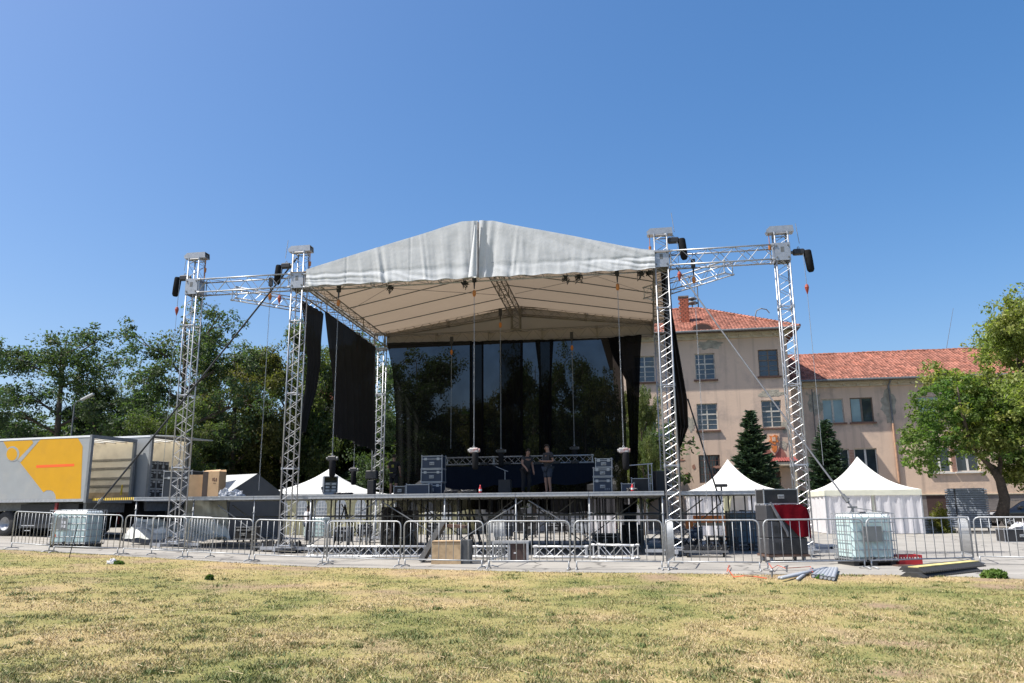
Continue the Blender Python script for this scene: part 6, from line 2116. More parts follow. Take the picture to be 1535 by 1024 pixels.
def tiled(parent, name, origin, ex, en, rows, row_h, width_fn, amp=.035, per=.24):
    """stepped rows of barrel tiles; ex along the eave, en up the slope; width_fn(s) -> (a, b)"""
    ex = Vector(ex).normalized(); en = Vector(en).normalized(); nn = ex.cross(en).normalized()
    if nn.z < 0: nn = -nn
    O_ = Vector(origin); V = []; Fc = []
    for r in range(rows):
        s0, s1 = r * row_h, (r + 1) * row_h + .03
        a, b = width_fn((r + .5) * row_h)
        if b - a < .1: continue
        k0 = math.floor(a / (per / 4)); k1 = math.ceil(b / (per / 4))
        base = len(V)
        for k in range(k0, k1 + 1):
            x = k * per / 4
            hgt = amp * (1, .55, 0, .55)[k % 4]
            jx = ((k // 4) * 7919 + r * 104729) % 97 / 97.0
            lift = .022 + .012 * jx
            p_ = O_ + ex * x + nn * hgt
            V.append(tuple(p_ + en * s0 + nn * (lift + .03))); V.append(tuple(p_ + en * s1 + nn * lift)); V.append(tuple(p_ + en * s0 - nn * .02))
        n_ = k1 - k0
        for i in range(n_):
            q_ = base + i * 3
            Fc.append((q_, q_ + 3, q_ + 4, q_ + 1)); Fc.append((q_ + 2, q_ + 5, q_ + 3, q_))
    mb = MB(); mb.v = V; mb.f = Fc
    o = mb.build(name, TILE, parent, kind='stuff')
    return o

VT = 32.8
def wbox(l, r, t_, b_, v, u0):
    a = sv(l, (t_ + b_) / 2, v)[0] - u0; b = sv(r, (t_ + b_) / 2, v)[0] - u0
    c = sv((l + r) / 2, b_, v)[1]; d = sv((l + r) / 2, t_, v)[1]
    return (a, b, c, d)
ub1 = sv(1188, 620, VT)[0]; 
ZE = sv(1100, 499, VT)[1]
ub0 = ub1 - 12.7
house = TS('old_house', 'three storey pink plastered house block with red hipped tile roof and peeling walls', 'building', ub0, VT, 0)
W_T = ub1 - ub0
H1 = []
top1 = [wbox(1042, 1072, 530, 569, VT, ub0), wbox(1137, 1167, 524, 564, VT, ub0), wbox(951, 982, 534, 573, VT, ub0)]
mid1 = [wbox(1045, 1076, 605, 645, VT, ub0), wbox(1142, 1172, 600, 641, VT, ub0), wbox(953, 985, 608, 648, VT, ub0)]
low1 = [wbox(1048, 1080, 682, 724, VT, ub0), wbox(955, 986, 684, 726, VT, ub0)]
ent = wbox(1150, 1172, 706, 768, VT, ub0)
ent = (ent[0], ent[1], .2, ent[3])
holes = top1 + mid1 + low1 + [ent]
wall_holes(house, 'front_wall', 0, W_T, 0, ZE, holes, .35, PLAS)
MB().face((W_T, 0, 0), (W_T, 13.5, 0), (W_T, 13.5, ZE), (W_T, 0, ZE)).build('right_wall', PLAS, house)
MB().face((0, 13.5, 0), (0, 0, 0), (0, 0, ZE), (0, 13.5, ZE)).build('left_wall', PLAS, house)
MB().face((W_T, 13.5, 0), (0, 13.5, 0), (0, 13.5, ZE), (W_T, 13.5, ZE)).build('back_wall', PLAS, house)
for i, h in enumerate(top1): window(house, h, 'cross', fr=WFR if i != 1 else WFB)
for h in mid1: window(house, h, 'cross', sill=SILLW if False else SILL)
for h in low1: window(house, h, 'grille', fr=WFB, sill=None)
dr = MB().box(ent[0] + .05, ent[1] - .05, .2, .26, ent[2], ent[3] - .05).build('entrance_door', WOODD, house)
MB().tube((ent[0] + .2, .14, 1.2), (ent[0] + .2, .2, 1.2), .03, 8).build('door_handle', ALUD, dr)
# cornice, dentils, gutter
OV = .85
MB().box(-.12, W_T + .12, -.16, -.002, ZE - .42, ZE - .2).box(-.3, W_T + .3, -.36, -.002, ZE - .199, ZE - .02).build('cornice', mat('cornice_cream', (.52, .45, .34), .9, 0, .15, 2), house)
dm = MB().box(-.09, .09, -.30, -.002, -.36, -.2).mesh('bracket', mat('cornice_cream', (.52, .45, .34)))
for k in range(int(W_T / .82)):
    inst('bracket', dm, house, (.4 + k * .82, -.003, ZE))
MB().box(-OV, W_T + OV, -OV, 13.5 + OV, ZE - .018, ZE + .03).build('soffit', WOODD, house)
MB().tube((-OV, -OV - .06, ZE + .03), (W_T + OV, -OV - .06, ZE + .03), .085, 8).build('gutter', STEELD, house)
# hipped roof
ap = sv(1046, 465, VT + 7.0)
AP = Vector((ap[0] - ub0, 6.75, ap[1])); AP2 = Vector((W_T * .32, 6.75, ap[1]))
c0 = Vector((-OV, -OV, ZE + .06)); c1 = Vector((W_T + OV, -OV, ZE + .06)); c2 = Vector((W_T + OV, 13.5 + OV, ZE + .06)); c3 = Vector((-OV, 13.5 + OV, ZE + .06))
en = (Vector((0, AP.y - c0.y, AP.z - c0.z)))
sl = en.length
AP2.x = min(AP2.x, AP.x - .01)
roof_b = tiled(house, 'front_roof_tiles', c0, (1, 0, 0), en, int(sl / .33), .33, lambda s: (AP2.x + OV if False else (AP2.x - c0.x) * s / sl, (c1.x - c0.x) - (c1.x - AP.x) * s / sl))
MB().face(c0, c1, AP, AP2).face(c1, c2, AP).face(c2, c3, AP2, AP).face(c3, c0, AP2).build('roof_boards', SILL, house)
# tiles on the side slopes, simplified as low ribs of the same clay
MB().face(*(q_ + Vector((0.02, 0, .08)) for q_ in (c1, c2, AP))).build('right_roof_slope', TILE, house)
rc_ = MB()
for (p_, q_) in ((c1, AP), (AP, AP2), (c0, AP2)):
    n_ = int((q_ - p_).length / .38)
    for i in range(n_):
        a_ = p_.lerp(q_, i / n_); b_ = p_.lerp(q_, (i + 1.15) / n_)
        rc_.tube(a_ + Vector((0, 0, .10)), b_ + Vector((0, 0, .07)), .13, 7, .10)
rc_.build('ridge_tiles', TILE, house, kind='stuff')
# chimney of brick, siren, eyebrow dormer, vent pipe
def on_roof(px, py):
    for v in np.arange(VT - 1, VT + 8, .1):
        u, z = sv(px, py, v)
        s = (v - VT + OV) / (AP.y + OV)
        if z <= c0.z + (AP.z - c0.z) * s: return u - ub0, v - VT, z
    return u - ub0, v - VT, z
cu, cv, cz = on_roof(1026, 483)
ch = bpy.data.objects.new('chimney', None); COL.objects.link(ch); ch.parent = house; ch.location = (cu, cv, cz - .4)
chh = sv(1026, 447, VT + cv)[1] - (cz - .4)
bm_ = MB().box(-.20, .20, -.10, .10, 0, .105).mesh('brick', mat('chimney_brick', (.33, .10, .06), .9, 0, .25, 4, bump=.3))
MB().box(-.30, .30, -.30, .30, 0, chh).build('mortar_core', mat('mortar', (.32, .24, .2), .95), ch)
k = 0; rows_ = int(chh / .16)
bk = MB()
for r_ in range(rows_):
    for s_ in range(2):
        o_ = .0 if r_ % 2 else .16
        for (x_, y_, ro) in ((-.17 + s_ * .34, -.31, 0), (.31, -.17 + s_ * .34, 90)):
            inst('brick', bm_, ch, (x_ + (o_ - .08 if ro == 0 else 0), y_ + (o_ - .08 if ro else 0), r_ * .16 + .02), (0, 0, R(ro))).scale = (.74, .5, 1.25)
MB().box(-.40, .40, -.40, .40, chh, chh + .10).build('cap', STONE, ch)
su_, sv2, sz_ = on_roof(1038, 462)
sr = T('siren', 'dark mushroom shaped siren on a pole beside the brick chimney', 'siren', W(ub0 + su_, VT + sv2, sz_), ANG)
MB().tube((0, 0, -.3), (0, 0, .75), .05, 8).tube((.5, 0, -.3), (.5, 0, 2.4), .05, 6).build('pole', STEELD, sr)
MB().lathe([(0, .62), (.12, .62), (.42, .50), (.50, .42), (.42, .36), (.15, .30), (0, .30)], n=16).build('horn', STEELD, sr, smooth=True)
MB().lathe([(0, .95), (.30, .9), (.44, .78), (.2, .7), (0, .7)], n=16).build('cap', STEELD, sr, smooth=True)
du_, dv_, dz_ = on_roof(1053, 495)
dn = bpy.data.objects.new('eyebrow_dormer', None); COL.objects.link(dn); dn.parent = house; dn.location = (du_, dv_, dz_)
arc = [(.85 * math.cos(a_), .52 * math.sin(a_)) for a_ in [math.pi * i / 10 for i in range(11)]]
MB().prism(arc, -.12, 1.4).build('hood', TILE, dn)
MB().prism([(x * .82, z * .82) for x, z in arc], -.16, -.121).build('louvre', mat('dark_brown', (.05, .025, .02), .8), dn)
pu, pv, pz = on_roof(1133, 482)
MB().path([(0, 0, -.3), (0, 0, .5), (.12, 0, .85), (.45, 0, 1.0), (.85, 0, .9), (1.05, 0, .6)], .04, 6).build('bent_vent_pipe', STEELD, house, (pu, pv, pz))
# peeled patches
for (px, py, rx, rz_, sd) in [(1064, 517, 1.0, .38, 1), (1156, 590, .95, .30, 2), (1176, 640, .25, .5, 3), (1035, 636, .35, .55, 5), (1170, 668, .6, .4, 7)]:
    q_ = sv(px, py, VT); irregular(house, q_[0] - ub0, q_[1], rx, rz_, sd, off=.006 + .002 * sd)
for (px, py, rx, rz_, sd) in [(1075, 700, .3, .1, 9), (1040, 700, .12, .2, 10), (1030, 712, .1, .16, 11), (1022, 690, .25, .08, 12), (978, 690, .5, 1.1, 13)]:
    q_ = sv(px, py, VT); irregular(house, q_[0] - ub0, q_[1], rx, rz_, sd, mat('bare_brick', (.33, .17, .12)) if sd != 13 else BARE, off=.006 + .001 * sd)
# emblem
eu, ez0 = sv(1160, 666, VT)
em = bpy.data.objects.new('coat_of_arms', None); COL.objects.link(em); em.parent = house; em.location = (eu - ub0, -.04, ez0)
ORG = mat('emblem_orange', (.55, .17, .04), .8, 0, .3, 8); PAL = mat('emblem_pale', (.60, .42, .30), .8, 0, .2, 6)
MB().prism([(-.42, .75), (.42, .75), (.42, .1), (.26, -.5), (0, -.8), (-.26, -.5), (-.42, .1)], -.04, .03).build('shield', PAL, em)
MB().prism([(-.30, .62), (-.05, .55), (.05, .66), (.30, .60), (.22, .38), (.34, .15), (.12, .12), (.10, -.05), (-.12, .05), (-.34, .2), (-.2, .35)], -.10, -.041).build('relief_figure', ORG, em)
MB().prism([(-.2, -.1), (.2, -.12), (.16, -.45), (0, -.62), (-.16, -.42)], -.09, -.042).build('relief_figure', ORG, em)
MB().box(-.12, .12, -.12, -.101, .2, .5).build('relief_figure', PAL, em)
# entrance canopy
ca = sv(1150, 692, VT - 1.1); cb = sv(1200, 692, VT - 1.1)
can = bpy.data.objects.new('entrance_canopy', None); COL.objects.link(can); can.parent = house; can.location = (0, 0, 0)
cx0 = ca[0] - ub0 - .4; cx1 = W_T - .1; cz_ = ca[1]
MB().grid(lambda a, b: (cx0 + (cx1 - cx0) * a, -1.25 * (1 - b), cz_ + .02 + .32 * b + .03 * math.sin(a * 90)), 70, 2).build('corrugated_sheet', mat('red_sheet', (.20, .045, .04), .6, 0, .2, 4), can)
MB().box(cx0, cx1, -1.2, -.01, cz_ - .28, cz_ - .06).build('slab', mat('cornice_cream', (.52, .45, .34)), can)
for x_ in (cx0 + .15, cx1 - .3): MB().box(x_, x_ + .18, -1.1, -.92, 0, cz_ - .281).build('post', mat('cornice_cream', (.52, .45, .34)), can)
MB().prism([(cx0 + .9 + 1.0 * math.cos(a_), cz_ + .36 + .85 * math.sin(a_)) for a_ in [math.pi * i / 10 for i in range(11)]], -.03, -.001).build('arched_relief', mat('faded_red_plaster', (.30, .13, .10), .9, 0, .2, 3), can)

# ---- right wing
VW = 35.4
uw0 = ub1 - .02
uw1 = uw0 + 46
ZW = sv(1330, 570, VW)[1]
wing = TS('house_wing', 'long two storey pink wing with a red tile roof stretching to the right edge', 'building', uw0, VW, 0)
LW = uw1 - uw0
up = [wbox(1233, 1265, 598, 634, VW, uw0), wbox(1275, 1309, 596, 633, VW, uw0), wbox(1376, 1408, 594, 631, VW, uw0), wbox(1419, 1452, 592, 630, VW, uw0)]
lo = [wbox(1248, 1274, 673, 713, VW, uw0), wbox(1282, 1316, 672, 712, VW, uw0), wbox(1392, 1425, 670, 708, VW, uw0), wbox(1433, 1468, 669, 707, VW, uw0)]
bs_ = [wbox(1389, 1432, 742, 762, VW, uw0)]
bs_[0] = (bs_[0][0], bs_[0][1], .35, bs_[0][3])
hz = [h for h in up + lo + bs_]
for k in range(1, 4):
    for h in (up[2], up[3], lo[2], lo[3]):
        hz.append((h[0] + 7.1 * k, h[1] + 7.1 * k, h[2], h[3]))
ZP = sv(1400, 741, VW)[1]
wall_holes(wing, 'front_wall', 0, LW, ZP if ZP < bs_[0][3] else bs_[0][3] + .01, ZW, [h for h in hz if h not in bs_], .35, PLAS)
wall_holes(wing, 'stone_plinth', 0, LW, 0, ZP if ZP < bs_[0][3] else bs_[0][3] + .01, [], .3, STONE).location = (0, -.05, 0)
MB().box(bs_[0][0], bs_[0][1], -.058, -.052, .3, min(ZP, bs_[0][3]) - .05).build('cellar_shutter', mat('dark_brown', (.05, .025, .02)), wing)
MB().box(-.02, LW, -.12, -.002, (ZP if ZP < bs_[0][3] else bs_[0][3] + .01), (ZP if ZP < bs_[0][3] else bs_[0][3] + .01) + .06).build('plinth_ledge', mat('cornice_cream', (.52, .45, .34)), wing)
MB().face((LW, 0, 0), (LW, 11, 0), (LW, 11, ZW), (LW, 0, ZW)).face((LW, 11, 0), (0, 11, 0), (0, 11, ZW), (LW, 11, ZW)).build('back_wall', PLAS, wing)
for i, h in enumerate(hz):
    if h in bs_: continue
    if h in up: window(wing, h, 'pair', rec=.14, fr=WFR if i != 1 else WFB, glass=[CURT, CURT if i % 2 == 0 else GLASS], sill=SILL)
    elif h in lo: window(wing, h, 'pair', rec=.18, fr=SILLW, glass=GLASS, sill=SILLW if i > 5 else None)
    else: window(wing, h, 'pair', rec=.15, glass=GLASS, sill=SILL)
for a_, b_ in ((lo[0], lo[1]), (lo[2], lo[3])):
    pz0, pz1 = a_[2], a_[3]
    n_ = int((pz1 - pz0) / .11)
    bmz = MB().box(a_[1] + .04, b_[0] - .04, -.012, -.002, 0, .075).mesh('brick', BRK)
    for k in range(n_): inst('brick', bmz, wing, (0, 0, pz0 + k * .11))
MB().box(-.0, LW, -.16, -.002, ZW - .40, ZW - .2).box(0, LW, -.34, -.002, ZW - .199, ZW - .02).build('cornice', mat('cornice_cream', (.52, .45, .34)), wing)
for k in range(int(LW / .95)):
    inst('bracket', dm, wing, (.5 + k * .95, -.003, ZW))
MB().box(0.02, LW, -.72, 11.5, ZW - .018, ZW + .03).build('soffit', WOODD, wing)
MB().tube((0.3, -.80, ZW + .03), (LW, -.80, ZW + .03), .085, 8).build('gutter', STEELD, wing)
rtop = sv(1330, 529, VW + 5.2)
ZR = rtop[1]
en2 = Vector((0, 5.2 + .72, ZR - ZW - .06)); sl2 = en2.length
tiled(wing, 'front_roof_tiles', (0.02, -.80, ZW + .06), (1, 0, 0), en2, int(sl2 / .33), .33, lambda s: (0, LW))
MB().face((0.02, -.72, ZW + .04), (LW, -.72, ZW + .04), (LW, 5.2, ZR - .02), (.02, 5.2, ZR - .02)).face((LW, 11.2, ZW + .04), (0.02, 11.2, ZW + .04), (.02, 5.2, ZR - .02), (LW, 5.2, ZR - .02)).build('roof_boards', SILL, wing)
rc_ = MB()
n_ = int(LW / .38)
for i in range(n_):
    rc_.tube((i * .38, 5.2, ZR + .07 + .015 * math.sin(i * .7)), (i * .38 + .44, 5.2, ZR + .05 + .015 * math.sin(i * .7)), .13, 7, .10)
rc_.build('ridge_tiles', TILE, wing, kind='stuff')
# drain pipe
q0 = sv(1333, 575, VW - .15); q1 = sv(1336, 610, VW - .15); q2 = sv(1339, 660, VW - .15); q3 = sv(1343, 715, VW - .15)
MB().path([(q0[0] - uw0, -.6, ZW - .05), (q0[0] - uw0 - .12, -.3, ZW - .45), (q1[0] - uw0, -.12, q1[1]), (q1[0] - uw0, -.12, sv(1337, 634, VW)[1])], .07, 8).build('drain_pipe', STEELD, wing)
MB().tube((q1[0] - uw0, -.12, sv(1337, 635, VW)[1]), (q1[0] - uw0, -.12, .4), .075, 8).build('drain_pipe', mat('rusty_pipe', (.42, .25, .16), .8, 0, .25, 6), wing, label='rust coloured lower half of the drain pipe')
for (px, py, rx, rz_, sd) in [(1332, 607, .6, 1.3, 21), (1222, 605, .5, 1.0, 22)]:
    q_ = sv(px, py, VW); irregular(wing, q_[0] - uw0, q_[1], rx, rz_, sd, off=.012)
q_ = sv(1220, 620, VW)
MB().tube((q_[0] - uw0, -.03, .5), (q_[0] - uw0, -.03, ZW - .5), .03, 6).build('wall_cable', STEELD, wing)
a_ = sv(1418, 521, VW + 5.2); b_ = sv(1429, 462, VW + 5.2)
an = T('antenna_wire', 'thin leaning antenna rod rising from the wing roof ridge', 'antenna', W(a_[0], VW + 5.2, a_[1]), ANG)
MB().tube((0, 0, -.2), (b_[0] - a_[0], 0, b_[1] - a_[1]), .022, 5, .012).build('rod', STEELD, an)

# tiny house behind the trees at left
p_ = P(497, 600, 75)
t = TS('distant_house', 'distant house with orange tile roof glimpsed between trees beside the side drape', 'building', *UV(p_), 0)
hz_ = p_.z
MB().box(-3, 3, 0, 7, 0, hz_).build('wall', PLAS, t)
MB().prism([(-3.5, hz_), (3.5, hz_), (0, hz_ + 1.6)], -.5, 7.5).build('roof', TILE, t)
MB().box(-1.5, -.6, -.03, -.002, hz_ - 2, hz_ - .8).build('window', GLASS, t)
MB().box(.6, 1.5, -.03, -.002, hz_ - 2, hz_ - .8).build('window', GLASS, t)
# street lamp over the trailer
L0 = P(107, 760, 46); 
t = T('street_lamp', 'thin street lamp with pale angled head above the yellow trailer', 'street lamp', (P(107, 650, 46).x, 46, gz(L0.x)))
lz = P(107, 606, 46).z - gz(L0.x)
MB().tube((0, 0, 0), (0, 0, lz), .06, 8, .04).path([(0, 0, lz), (.15, 0, lz + .15), (.45, 0, lz + .3)], .03, 6).build('pole', STEELD, t)
MB().cbox(-.4, .4, -.12, .12, -.05, .06, .03).build('lamp_head', mat('lamp_grey', (.55, .56, .56), .4), t, (.72, 0, lz + .42), (0, R(-28), 0))

# ================================================================ CAR at right
def car():
    g = P(1508, 783, 52); g.z = 0
    t = T('parked_car', 'dark parked car partly cut by the right photo edge', 'car', (g.x + 1.7, g.y + .4, .1), R(-6))
    t.scale = (1.18, 1.18, 1.18)
    CP = mat('black_car_paint', (.012, .013, .017), .15, .2, .05, 2, coat=1.0)
    prof = [(-2.2, .35), (-2.22, .62), (-2.1, .78), (-1.2, .95), (-.45, 1.36), (.9, 1.42), (1.75, 1.05), (2.15, .98), (2.2, .5), (2.15, .35)]
    secs = [(-.86, .95, 0), (-.9, 1.0, .02), (-.55, 1.0, .0), (.55, 1.0, .0), (.9, 1.0, .02), (.86, .95, 0)]
    mb = MB()
    ys = [-.84, -.88, -.66, .66, .88, .84]
    def zt(x, z, k):
        if k in (2, 3): return z
        return z if z < .95 else .95 + (z - .95) * .80 if k in (2, 3) else z - max(0, z - .95) * (1.0 if k in (1, 4) else 1.0)
    n = len(prof)
    rows = [(-.80, .0), (-.88, .5), (-.86, .93), (-.68, 1.0), (.68, 1.0), (.86, .93), (.88, .5), (.80, .0)]
    m = len(mb.v)
    xs = [-2.2, -2.1, -1.2, -.45, .1, .9, 1.75, 2.12, 2.2]
    hood = [.62, .80, .95, .95, .95, .97, 1.03, .98, .6]
    roofz = [.62, .80, .95, 1.36, 1.44, 1.42, 1.05, .98, .6]
    for i, x in enumerate(xs):
        for (y, z) in ((-.78, .3), (-.87, .45), (-.88, .75), (-.85, hood[i]), (-.64, roofz[i]), (0, roofz[i] + .03), (.64, roofz[i]), (.85, hood[i]), (.88, .75), (.87, .45), (.78, .3)):
            mb.v.append((x, y, min(z, roofz[i]) if z > .5 else z))
    k = 11
    for i in range(len(xs) - 1):
        for j in range(k - 1):
            a_ = i * k + j
            mb.f.append((a_, a_ + 1, a_ + k + 1, a_ + k))
    mb.f.append(tuple(range(k - 1, -1, -1))); mb.f.append(tuple((len(xs) - 1) * k + j for j in range(k)))
    mb.build('body', CP, t, smooth=True)
    gl = mat('car_glass', (.02, .025, .03), .05, 0, .1, 2, spec=.9)
    for s in (-1, 1):
        MB().face((-.95, s * .835, 1.0), (.85, s * .835, 1.0), (.75, s * .69, 1.36), (-.35, s * .69, 1.33)).build('side_window', gl, t)
    MB().face((-1.15, -.7, .985), (-1.15, .7, .985), (-.50, .58, 1.36), (-.50, -.58, 1.36)).build('windscreen', gl, t)
    MB().cbox(-2.2, -2.02, -.8, -.5, .62, .76, .03).build('headlight', mat('lamp_clear', (.6, .62, .65), .1, .4), t)
    for x in (-1.4, 1.35):
        for s in (-1, 1):
            w = MB().lathe([(.18, 0), (.29, .0), (.32, .04), (.32, .18), (.29, .21), (.18, .21)], n=24).build('wheel', RUBBER, t, (x, s * .80 + (.105 if s < 0 else .105), .32), (math.pi / 2, 0, 0), smooth=True)
            rb = MB()
            for q_ in range(5):
                a_ = q_ * 1.2566
                rb.box(0, 0, 0, 0, 0, 0)
                rb.tube((0, 0, .02 if s > 0 else .19), (.19 * math.cos(a_), .19 * math.sin(a_), .02 if s > 0 else .19), .03, 5)
                rb.tube((.19 * math.cos(a_), .19 * math.sin(a_), .19), (.19 * math.cos(a_ + 1.2566), .19 * math.sin(a_ + 1.2566), .19), .015, 5)
            rb.build('rim', ALU, w)
    MB().cbox(-.85, -.62, -1.02, -.86, .98, 1.12, .03).build('mirror', CP, t)
car()

# ================================================================ PEOPLE
SKIN = mat('skin', (.30, .17, .12), .6, 0, .08, 10)
HAIR = mat('dark_hair', (.02, .014, .01), .8, 0, .2, 20)
def skin_mesh(name, verts, edges, m, parent, sub=2):
    me = bpy.data.meshes.new(name)
    me.from_pydata([v[:3] for v in verts], edges, [])
    me.materials.append(m)
    o = bpy.data.objects.new(name, me); COL.objects.link(o); o.parent = parent
    md = o.modifiers.new('skin', 'SKIN')
    md.use_smooth_shade = True
    sd = me.skin_vertices[0].data
    for i, v in enumerate(verts):
        r = v[3] if isinstance(v[3], tuple) else (v[3], v[3])
        sd[i].radius = r
        sd[i].use_root = (i == 0)
    ss = o.modifiers.new('sub', 'SUBSURF'); ss.levels = sub; ss.render_levels = sub
    return o
def person(label, loc, rz, H, pose, shirt, pants, shorts=True, logo=False, hatless=True):
    """local: faces -y, z up, unit height scaled by H"""
    t = T('person', label, 'person', loc, rz)
    J = dict(pelvis=(0, 0, .53), waist=(0, 0, .60), chest=(0, .0, .72), neckb=(0, .005, .81), neck=(0, .0, .845), head=(0, -.005, .905), crown=(0, 0, .962),
             lsh=(.105, 0, .79), lel=(.15, .01, .63), lwr=(.16, -.05, .49), lhd=(.162, -.065, .45),
             rsh=(-.105, 0, .79), rel=(-.15, .01, .63), rwr=(-.16, -.05, .49), rhd=(-.162, -.065, .45),
             lhp=(.052, 0, .50), lkn=(.06, -.015, .28), lan=(.065, .01, .045), lto=(.07, -.09, .018),
             rhp=(-.052, 0, .50), rkn=(-.06, -.015, .28), ran=(-.065, .01, .045), rto=(-.07, -.09, .018))
    J.update(pose)
    Rd = dict(pelvis=(.085, .06), waist=(.078, .055), chest=(.095, .062), neckb=(.05, .042), neck=(.032, .032), head=(.043, .052), crown=(.034, .040),
              lsh=.036, lel=.025, lwr=.017, lhd=.022, rsh=.036, rel=.025, rwr=.017, rhd=.022, lhp=.055, lkn=.034, lan=.022, lto=.02, rhp=.055, rkn=.034, ran=.022, rto=.02)
    names = list(J)
    ix = {n: i for i, n in enumerate(names)}
    vs = []
    for n in names:
        r = Rd[n]; r = r if isinstance(r, tuple) else (r, r)
        vs.append((J[n][0] * H, J[n][1] * H, J[n][2] * H, (r[0] * H, r[1] * H)))
    E = [('pelvis', 'waist'), ('waist', 'chest'), ('chest', 'neckb'), ('neckb', 'neck'), ('neck', 'head'), ('head', 'crown')]
    for s in 'lr':
        E += [('chest', s + 'sh'), (s + 'sh', s + 'el'), (s + 'el', s + 'wr'), (s + 'wr', s + 'hd'), ('pelvis', s + 'hp'), (s + 'hp', s + 'kn'), (s + 'kn', s + 'an'), (s + 'an', s + 'to')]
    # fingers
    for s in 'lr':
        h = Vector(J[s + 'hd']); w = Vector(J[s + 'wr']); d = (h - w).normalized(); sd = d.cross(Vector((0, 1, .3))).normalized()
        for k, (of, ln) in enumerate(((-.012, .040), (-.004, .046), (.004, .043), (.012, .034))):
            a_ = h + sd * of + d * .006; b_ = a_ + d * ln + Vector((0, -.006, -.002))
            for p_, r_ in ((a_, .0052), (b_, .0042)):
                names.append(s + 'f%d' % len(names)); ix[names[-1]] = len(vs); vs.append((p_.x * H, p_.y * H, p_.z * H, (r_ * H, r_ * H)))
            E += [(s + 'hd', names[-2]), (names[-2], names[-1])]
        a_ = h - d * .01 + Vector((0, -.018, 0)); b_ = a_ + d * .028 + Vector((0, -.014, 0))
        names.append(s + 'th'); ix[names[-1]] = len(vs); vs.append((b_.x * H, b_.y * H, b_.z * H, (.006 * H, .006 * H))); E.append((s + 'hd', names[-1]))
    skin_mesh('body', vs, [(ix[a_], ix[b_]) for a_, b_ in E], SKIN, t)
    def chain_(name, seq, rads, m, extra=()):
        v2 = [(J[n][0] * H, J[n][1] * H, J[n][2] * H, (r[0] * H, r[1] * H)) for n, r in zip(seq, rads)]
        e2 = []
        return v2
    def mid(a_, b_, f):
        return tuple(J[a_][i] * (1 - f) + J[b_][i] * f for i in range(3))
    sv_ = [J['waist'], J['chest'], J['neckb'], J['lsh'], mid('lsh', 'lel', .62), J['rsh'], mid('rsh', 'rel', .62), mid('pelvis', 'waist', .1)]
    rr = [(.092, .070), (.105, .073), (.058, .050), (.050, .050), (.040, .040), (.050, .050), (.040, .040), (.094, .072)]
    skin_mesh('shirt', [(p_[0] * H, p_[1] * H, p_[2] * H, (r_[0] * H, r_[1] * H)) for p_, r_ in zip(sv_, rr)], [(7, 0), (0, 1), (1, 2), (1, 3), (3, 4), (1, 5), (5, 6)], shirt, t)
    f_ = .85 if shorts else 0
    if shorts:
        pv = [J['pelvis'], J['lhp'], mid('lhp', 'lkn', .9), J['rhp'], mid('rhp', 'rkn', .9)]
        pr_ = [(.094, .070), (.064, .062), (.056, .056), (.064, .062), (.056, .056)]; pe = [(0, 1), (1, 2), (0, 3), (3, 4)]
    else:
        pv = [J['pelvis'], J['lhp'], J['lkn'], J['lan'], J['rhp'], J['rkn'], J['ran']]
        pr_ = [(.094, .070), (.062, .060), (.044, .044), (.036, .036), (.062, .060), (.044, .044), (.036, .036)]; pe = [(0, 1), (1, 2), (2, 3), (0, 4), (4, 5), (5, 6)]
    skin_mesh('shorts' if shorts else 'trousers', [(p_[0] * H, p_[1] * H, p_[2] * H, (r_[0] * H, r_[1] * H)) for p_, r_ in zip(pv, pr_)], pe, pants, t)
    hd = Vector(J['head']) * H; cr = Vector(J['crown']) * H
    def hair(a_, b_):
        th = a_ * 6.283; ph = -.35 + b_ * 1.92
        back = .5 + .5 * math.sin(th)
        if ph < .25 and back < .55: ph = .45
        r_ = Vector((.051 * math.cos(th) * math.cos(ph), .060 * math.sin(th) * math.cos(ph), .062 * math.sin(ph))) * H
        return hd.lerp(cr, .55) + r_
    MB().grid(hair, 18, 8).build('hair', HAIR, t, smooth=True)
    # face: nose, eyes, mouth, ears
    for s in (-1, 1):
        MB().tube(hd + Vector((s * .018 * H, -.050 * H, .016 * H)), hd + Vector((s * .018 * H, -.057 * H, .016 * H)), .005 * H, 8).build('eye', HAIR, t)
        MB().lathe([(0, -.016 * H), (.006 * H, -.01 * H), (.008 * H, .008 * H), (0, .016 * H)], n=8).build('ear', SKIN, t, hd + Vector((s * .047 * H, .004 * H, .006 * H)), smooth=True)
    MB().tube(hd + Vector((0, -.050 * H, .018 * H)), hd + Vector((0, -.064 * H, -.004 * H)), .004 * H, 6, .008 * H).build('nose', SKIN, t)
    MB().box(-.012 * H, .012 * H, -.003, .003, -.002 * H, .002 * H).build('mouth', mat('lips', (.25, .09, .07), .6), t, hd + Vector((0, -.053 * H, -.020 * H)))
    for s in 'lr':
        a_ = Vector(J[s + 'an']) * H; b_ = Vector(J[s + 'to']) * H
        d_ = (b_ - a_); d_.z = 0; d_.normalize()
        sh = MB().cbox(-.026 * H, .026 * H, -.10 * H, .045 * H, 0, .045 * H, .012 * H)
        sh.build('shoe', BLACK, t, (a_.x, a_.y, a_.z - .045 * H), (0, 0, math.atan2(d_.y, d_.x) + math.pi / 2))
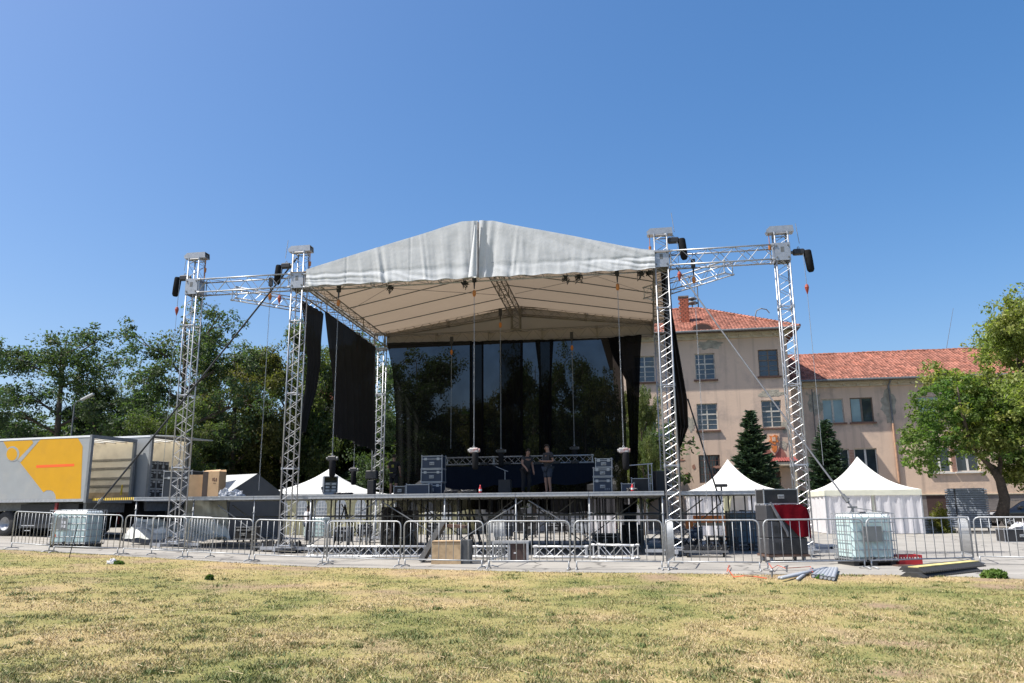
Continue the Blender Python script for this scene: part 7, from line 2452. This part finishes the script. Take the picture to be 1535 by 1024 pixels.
    if logo:
        lg = mat('shirt_print_yellow', (.55, .50, .08), .8)
        rg = [(.030 * H * math.cos(a_), .028 * H * math.sin(a_)) for a_ in [math.pi * 2 * i / 16 for i in range(16)]]
        L0_ = Vector(J['chest']) * H + Vector((0, .080 * H, .0))
        mb = MB(); ring_o = [(x, z) for x, z in rg]
        for i in range(12):
            a0, a1 = -.6 + i * 4.3 / 12, -.6 + (i + 1) * 4.3 / 12
            mb.prism([(.030 * H * math.cos(a0), .028 * H * math.sin(a0)), (.030 * H * math.cos(a1), .028 * H * math.sin(a1)), (.021 * H * math.cos(a1), .019 * H * math.sin(a1)), (.021 * H * math.cos(a0), .019 * H * math.sin(a0))], -.003, .003)
        mb.prism([(-.012 * H, -.014 * H), (.012 * H, -.014 * H), (.008 * H, .008 * H), (-.008 * H, .008 * H)], -.003, .003)
        mb.prism([(-.032 * H, -.034 * H), (.032 * H, -.034 * H), (.032 * H, -.028 * H), (-.032 * H, -.028 * H)], -.003, .003)
        mb.build('back_print', lg, t, L0_)
        MB().box(-.04 * H, .05 * H, -.003, .003, -.004 * H, .006 * H).build('belt_print', lg, t, Vector(J['pelvis']) * H + Vector((.03 * H, .088 * H, .03 * H)))
    return t
def on_deck(px, v): return sv(px, 735, v)[0]
TB = mat('black_cotton', (.012, .012, .014), .9, 0, .15, 8); TDG = mat('dark_grey_cotton', (.03, .03, .034), .9, 0, .15, 8); DEN = mat('dark_denim', (.03, .04, .06), .9, 0, .2, 10)
u_ = on_deck(583, 6.0)
person('worker in black T-shirt with yellow back print, back turned, hand on rear left tower', W(u_, 6.6, DECK), ANG + math.pi * .98, 1.82,
       dict(rel=(-.145, .0, .65), rwr=(-.14, -.05, .52), rhd=(-.138, -.07, .485), lel=(.17, -.05, .68), lwr=(.19, -.13, .735), lhd=(.192, -.155, .76), lkn=(.065, -.01, .28), rkn=(-.065, -.0, .28)), TB, TB, True, True)
u_ = on_deck(822, 2.6)
person('man in dark T-shirt and shorts on stage looking down at his hands', W(u_, 2.6, DECK), ANG - R(45), 1.80,
       dict(head=(0, -.02, .90), crown=(0, -.03, .957), lel=(.14, .03, .64), lwr=(.06, -.14, .64), lhd=(.035, -.17, .645), rel=(-.14, .03, .64), rwr=(-.05, -.14, .64), rhd=(-.03, -.17, .645)), TDG, DEN, True)
u_ = on_deck(788, 3.2)
person('man in long dark trousers bending slightly at the centre of the stage', W(u_, 3.2, DECK), ANG + R(40), 1.72,
       dict(chest=(0, -.05, .71), neckb=(0, -.085, .79), neck=(0, -.10, .825), head=(0, -.12, .88), crown=(0, -.135, .935), lsh=(.10, -.07, .78), rsh=(-.10, -.07, .78), lel=(.14, -.06, .63), lwr=(.13, -.12, .50), lhd=(.13, -.13, .46),
            rel=(-.13, -.09, .64), rwr=(-.10, -.19, .55), rhd=(-.095, -.21, .52), lkn=(.07, -.05, .28), lan=(.07, .01, .045)), TDG, TB, False)
g = G(450, 812)
person('person in a white T-shirt and dark trousers standing beyond the stage legs', Vector((g.x, g.y + 1.2, 0)), ANG + R(150), 1.72,
       dict(), mat('white_cotton', (.62, .62, .66), .9, 0, .05, 4), DEN, False)
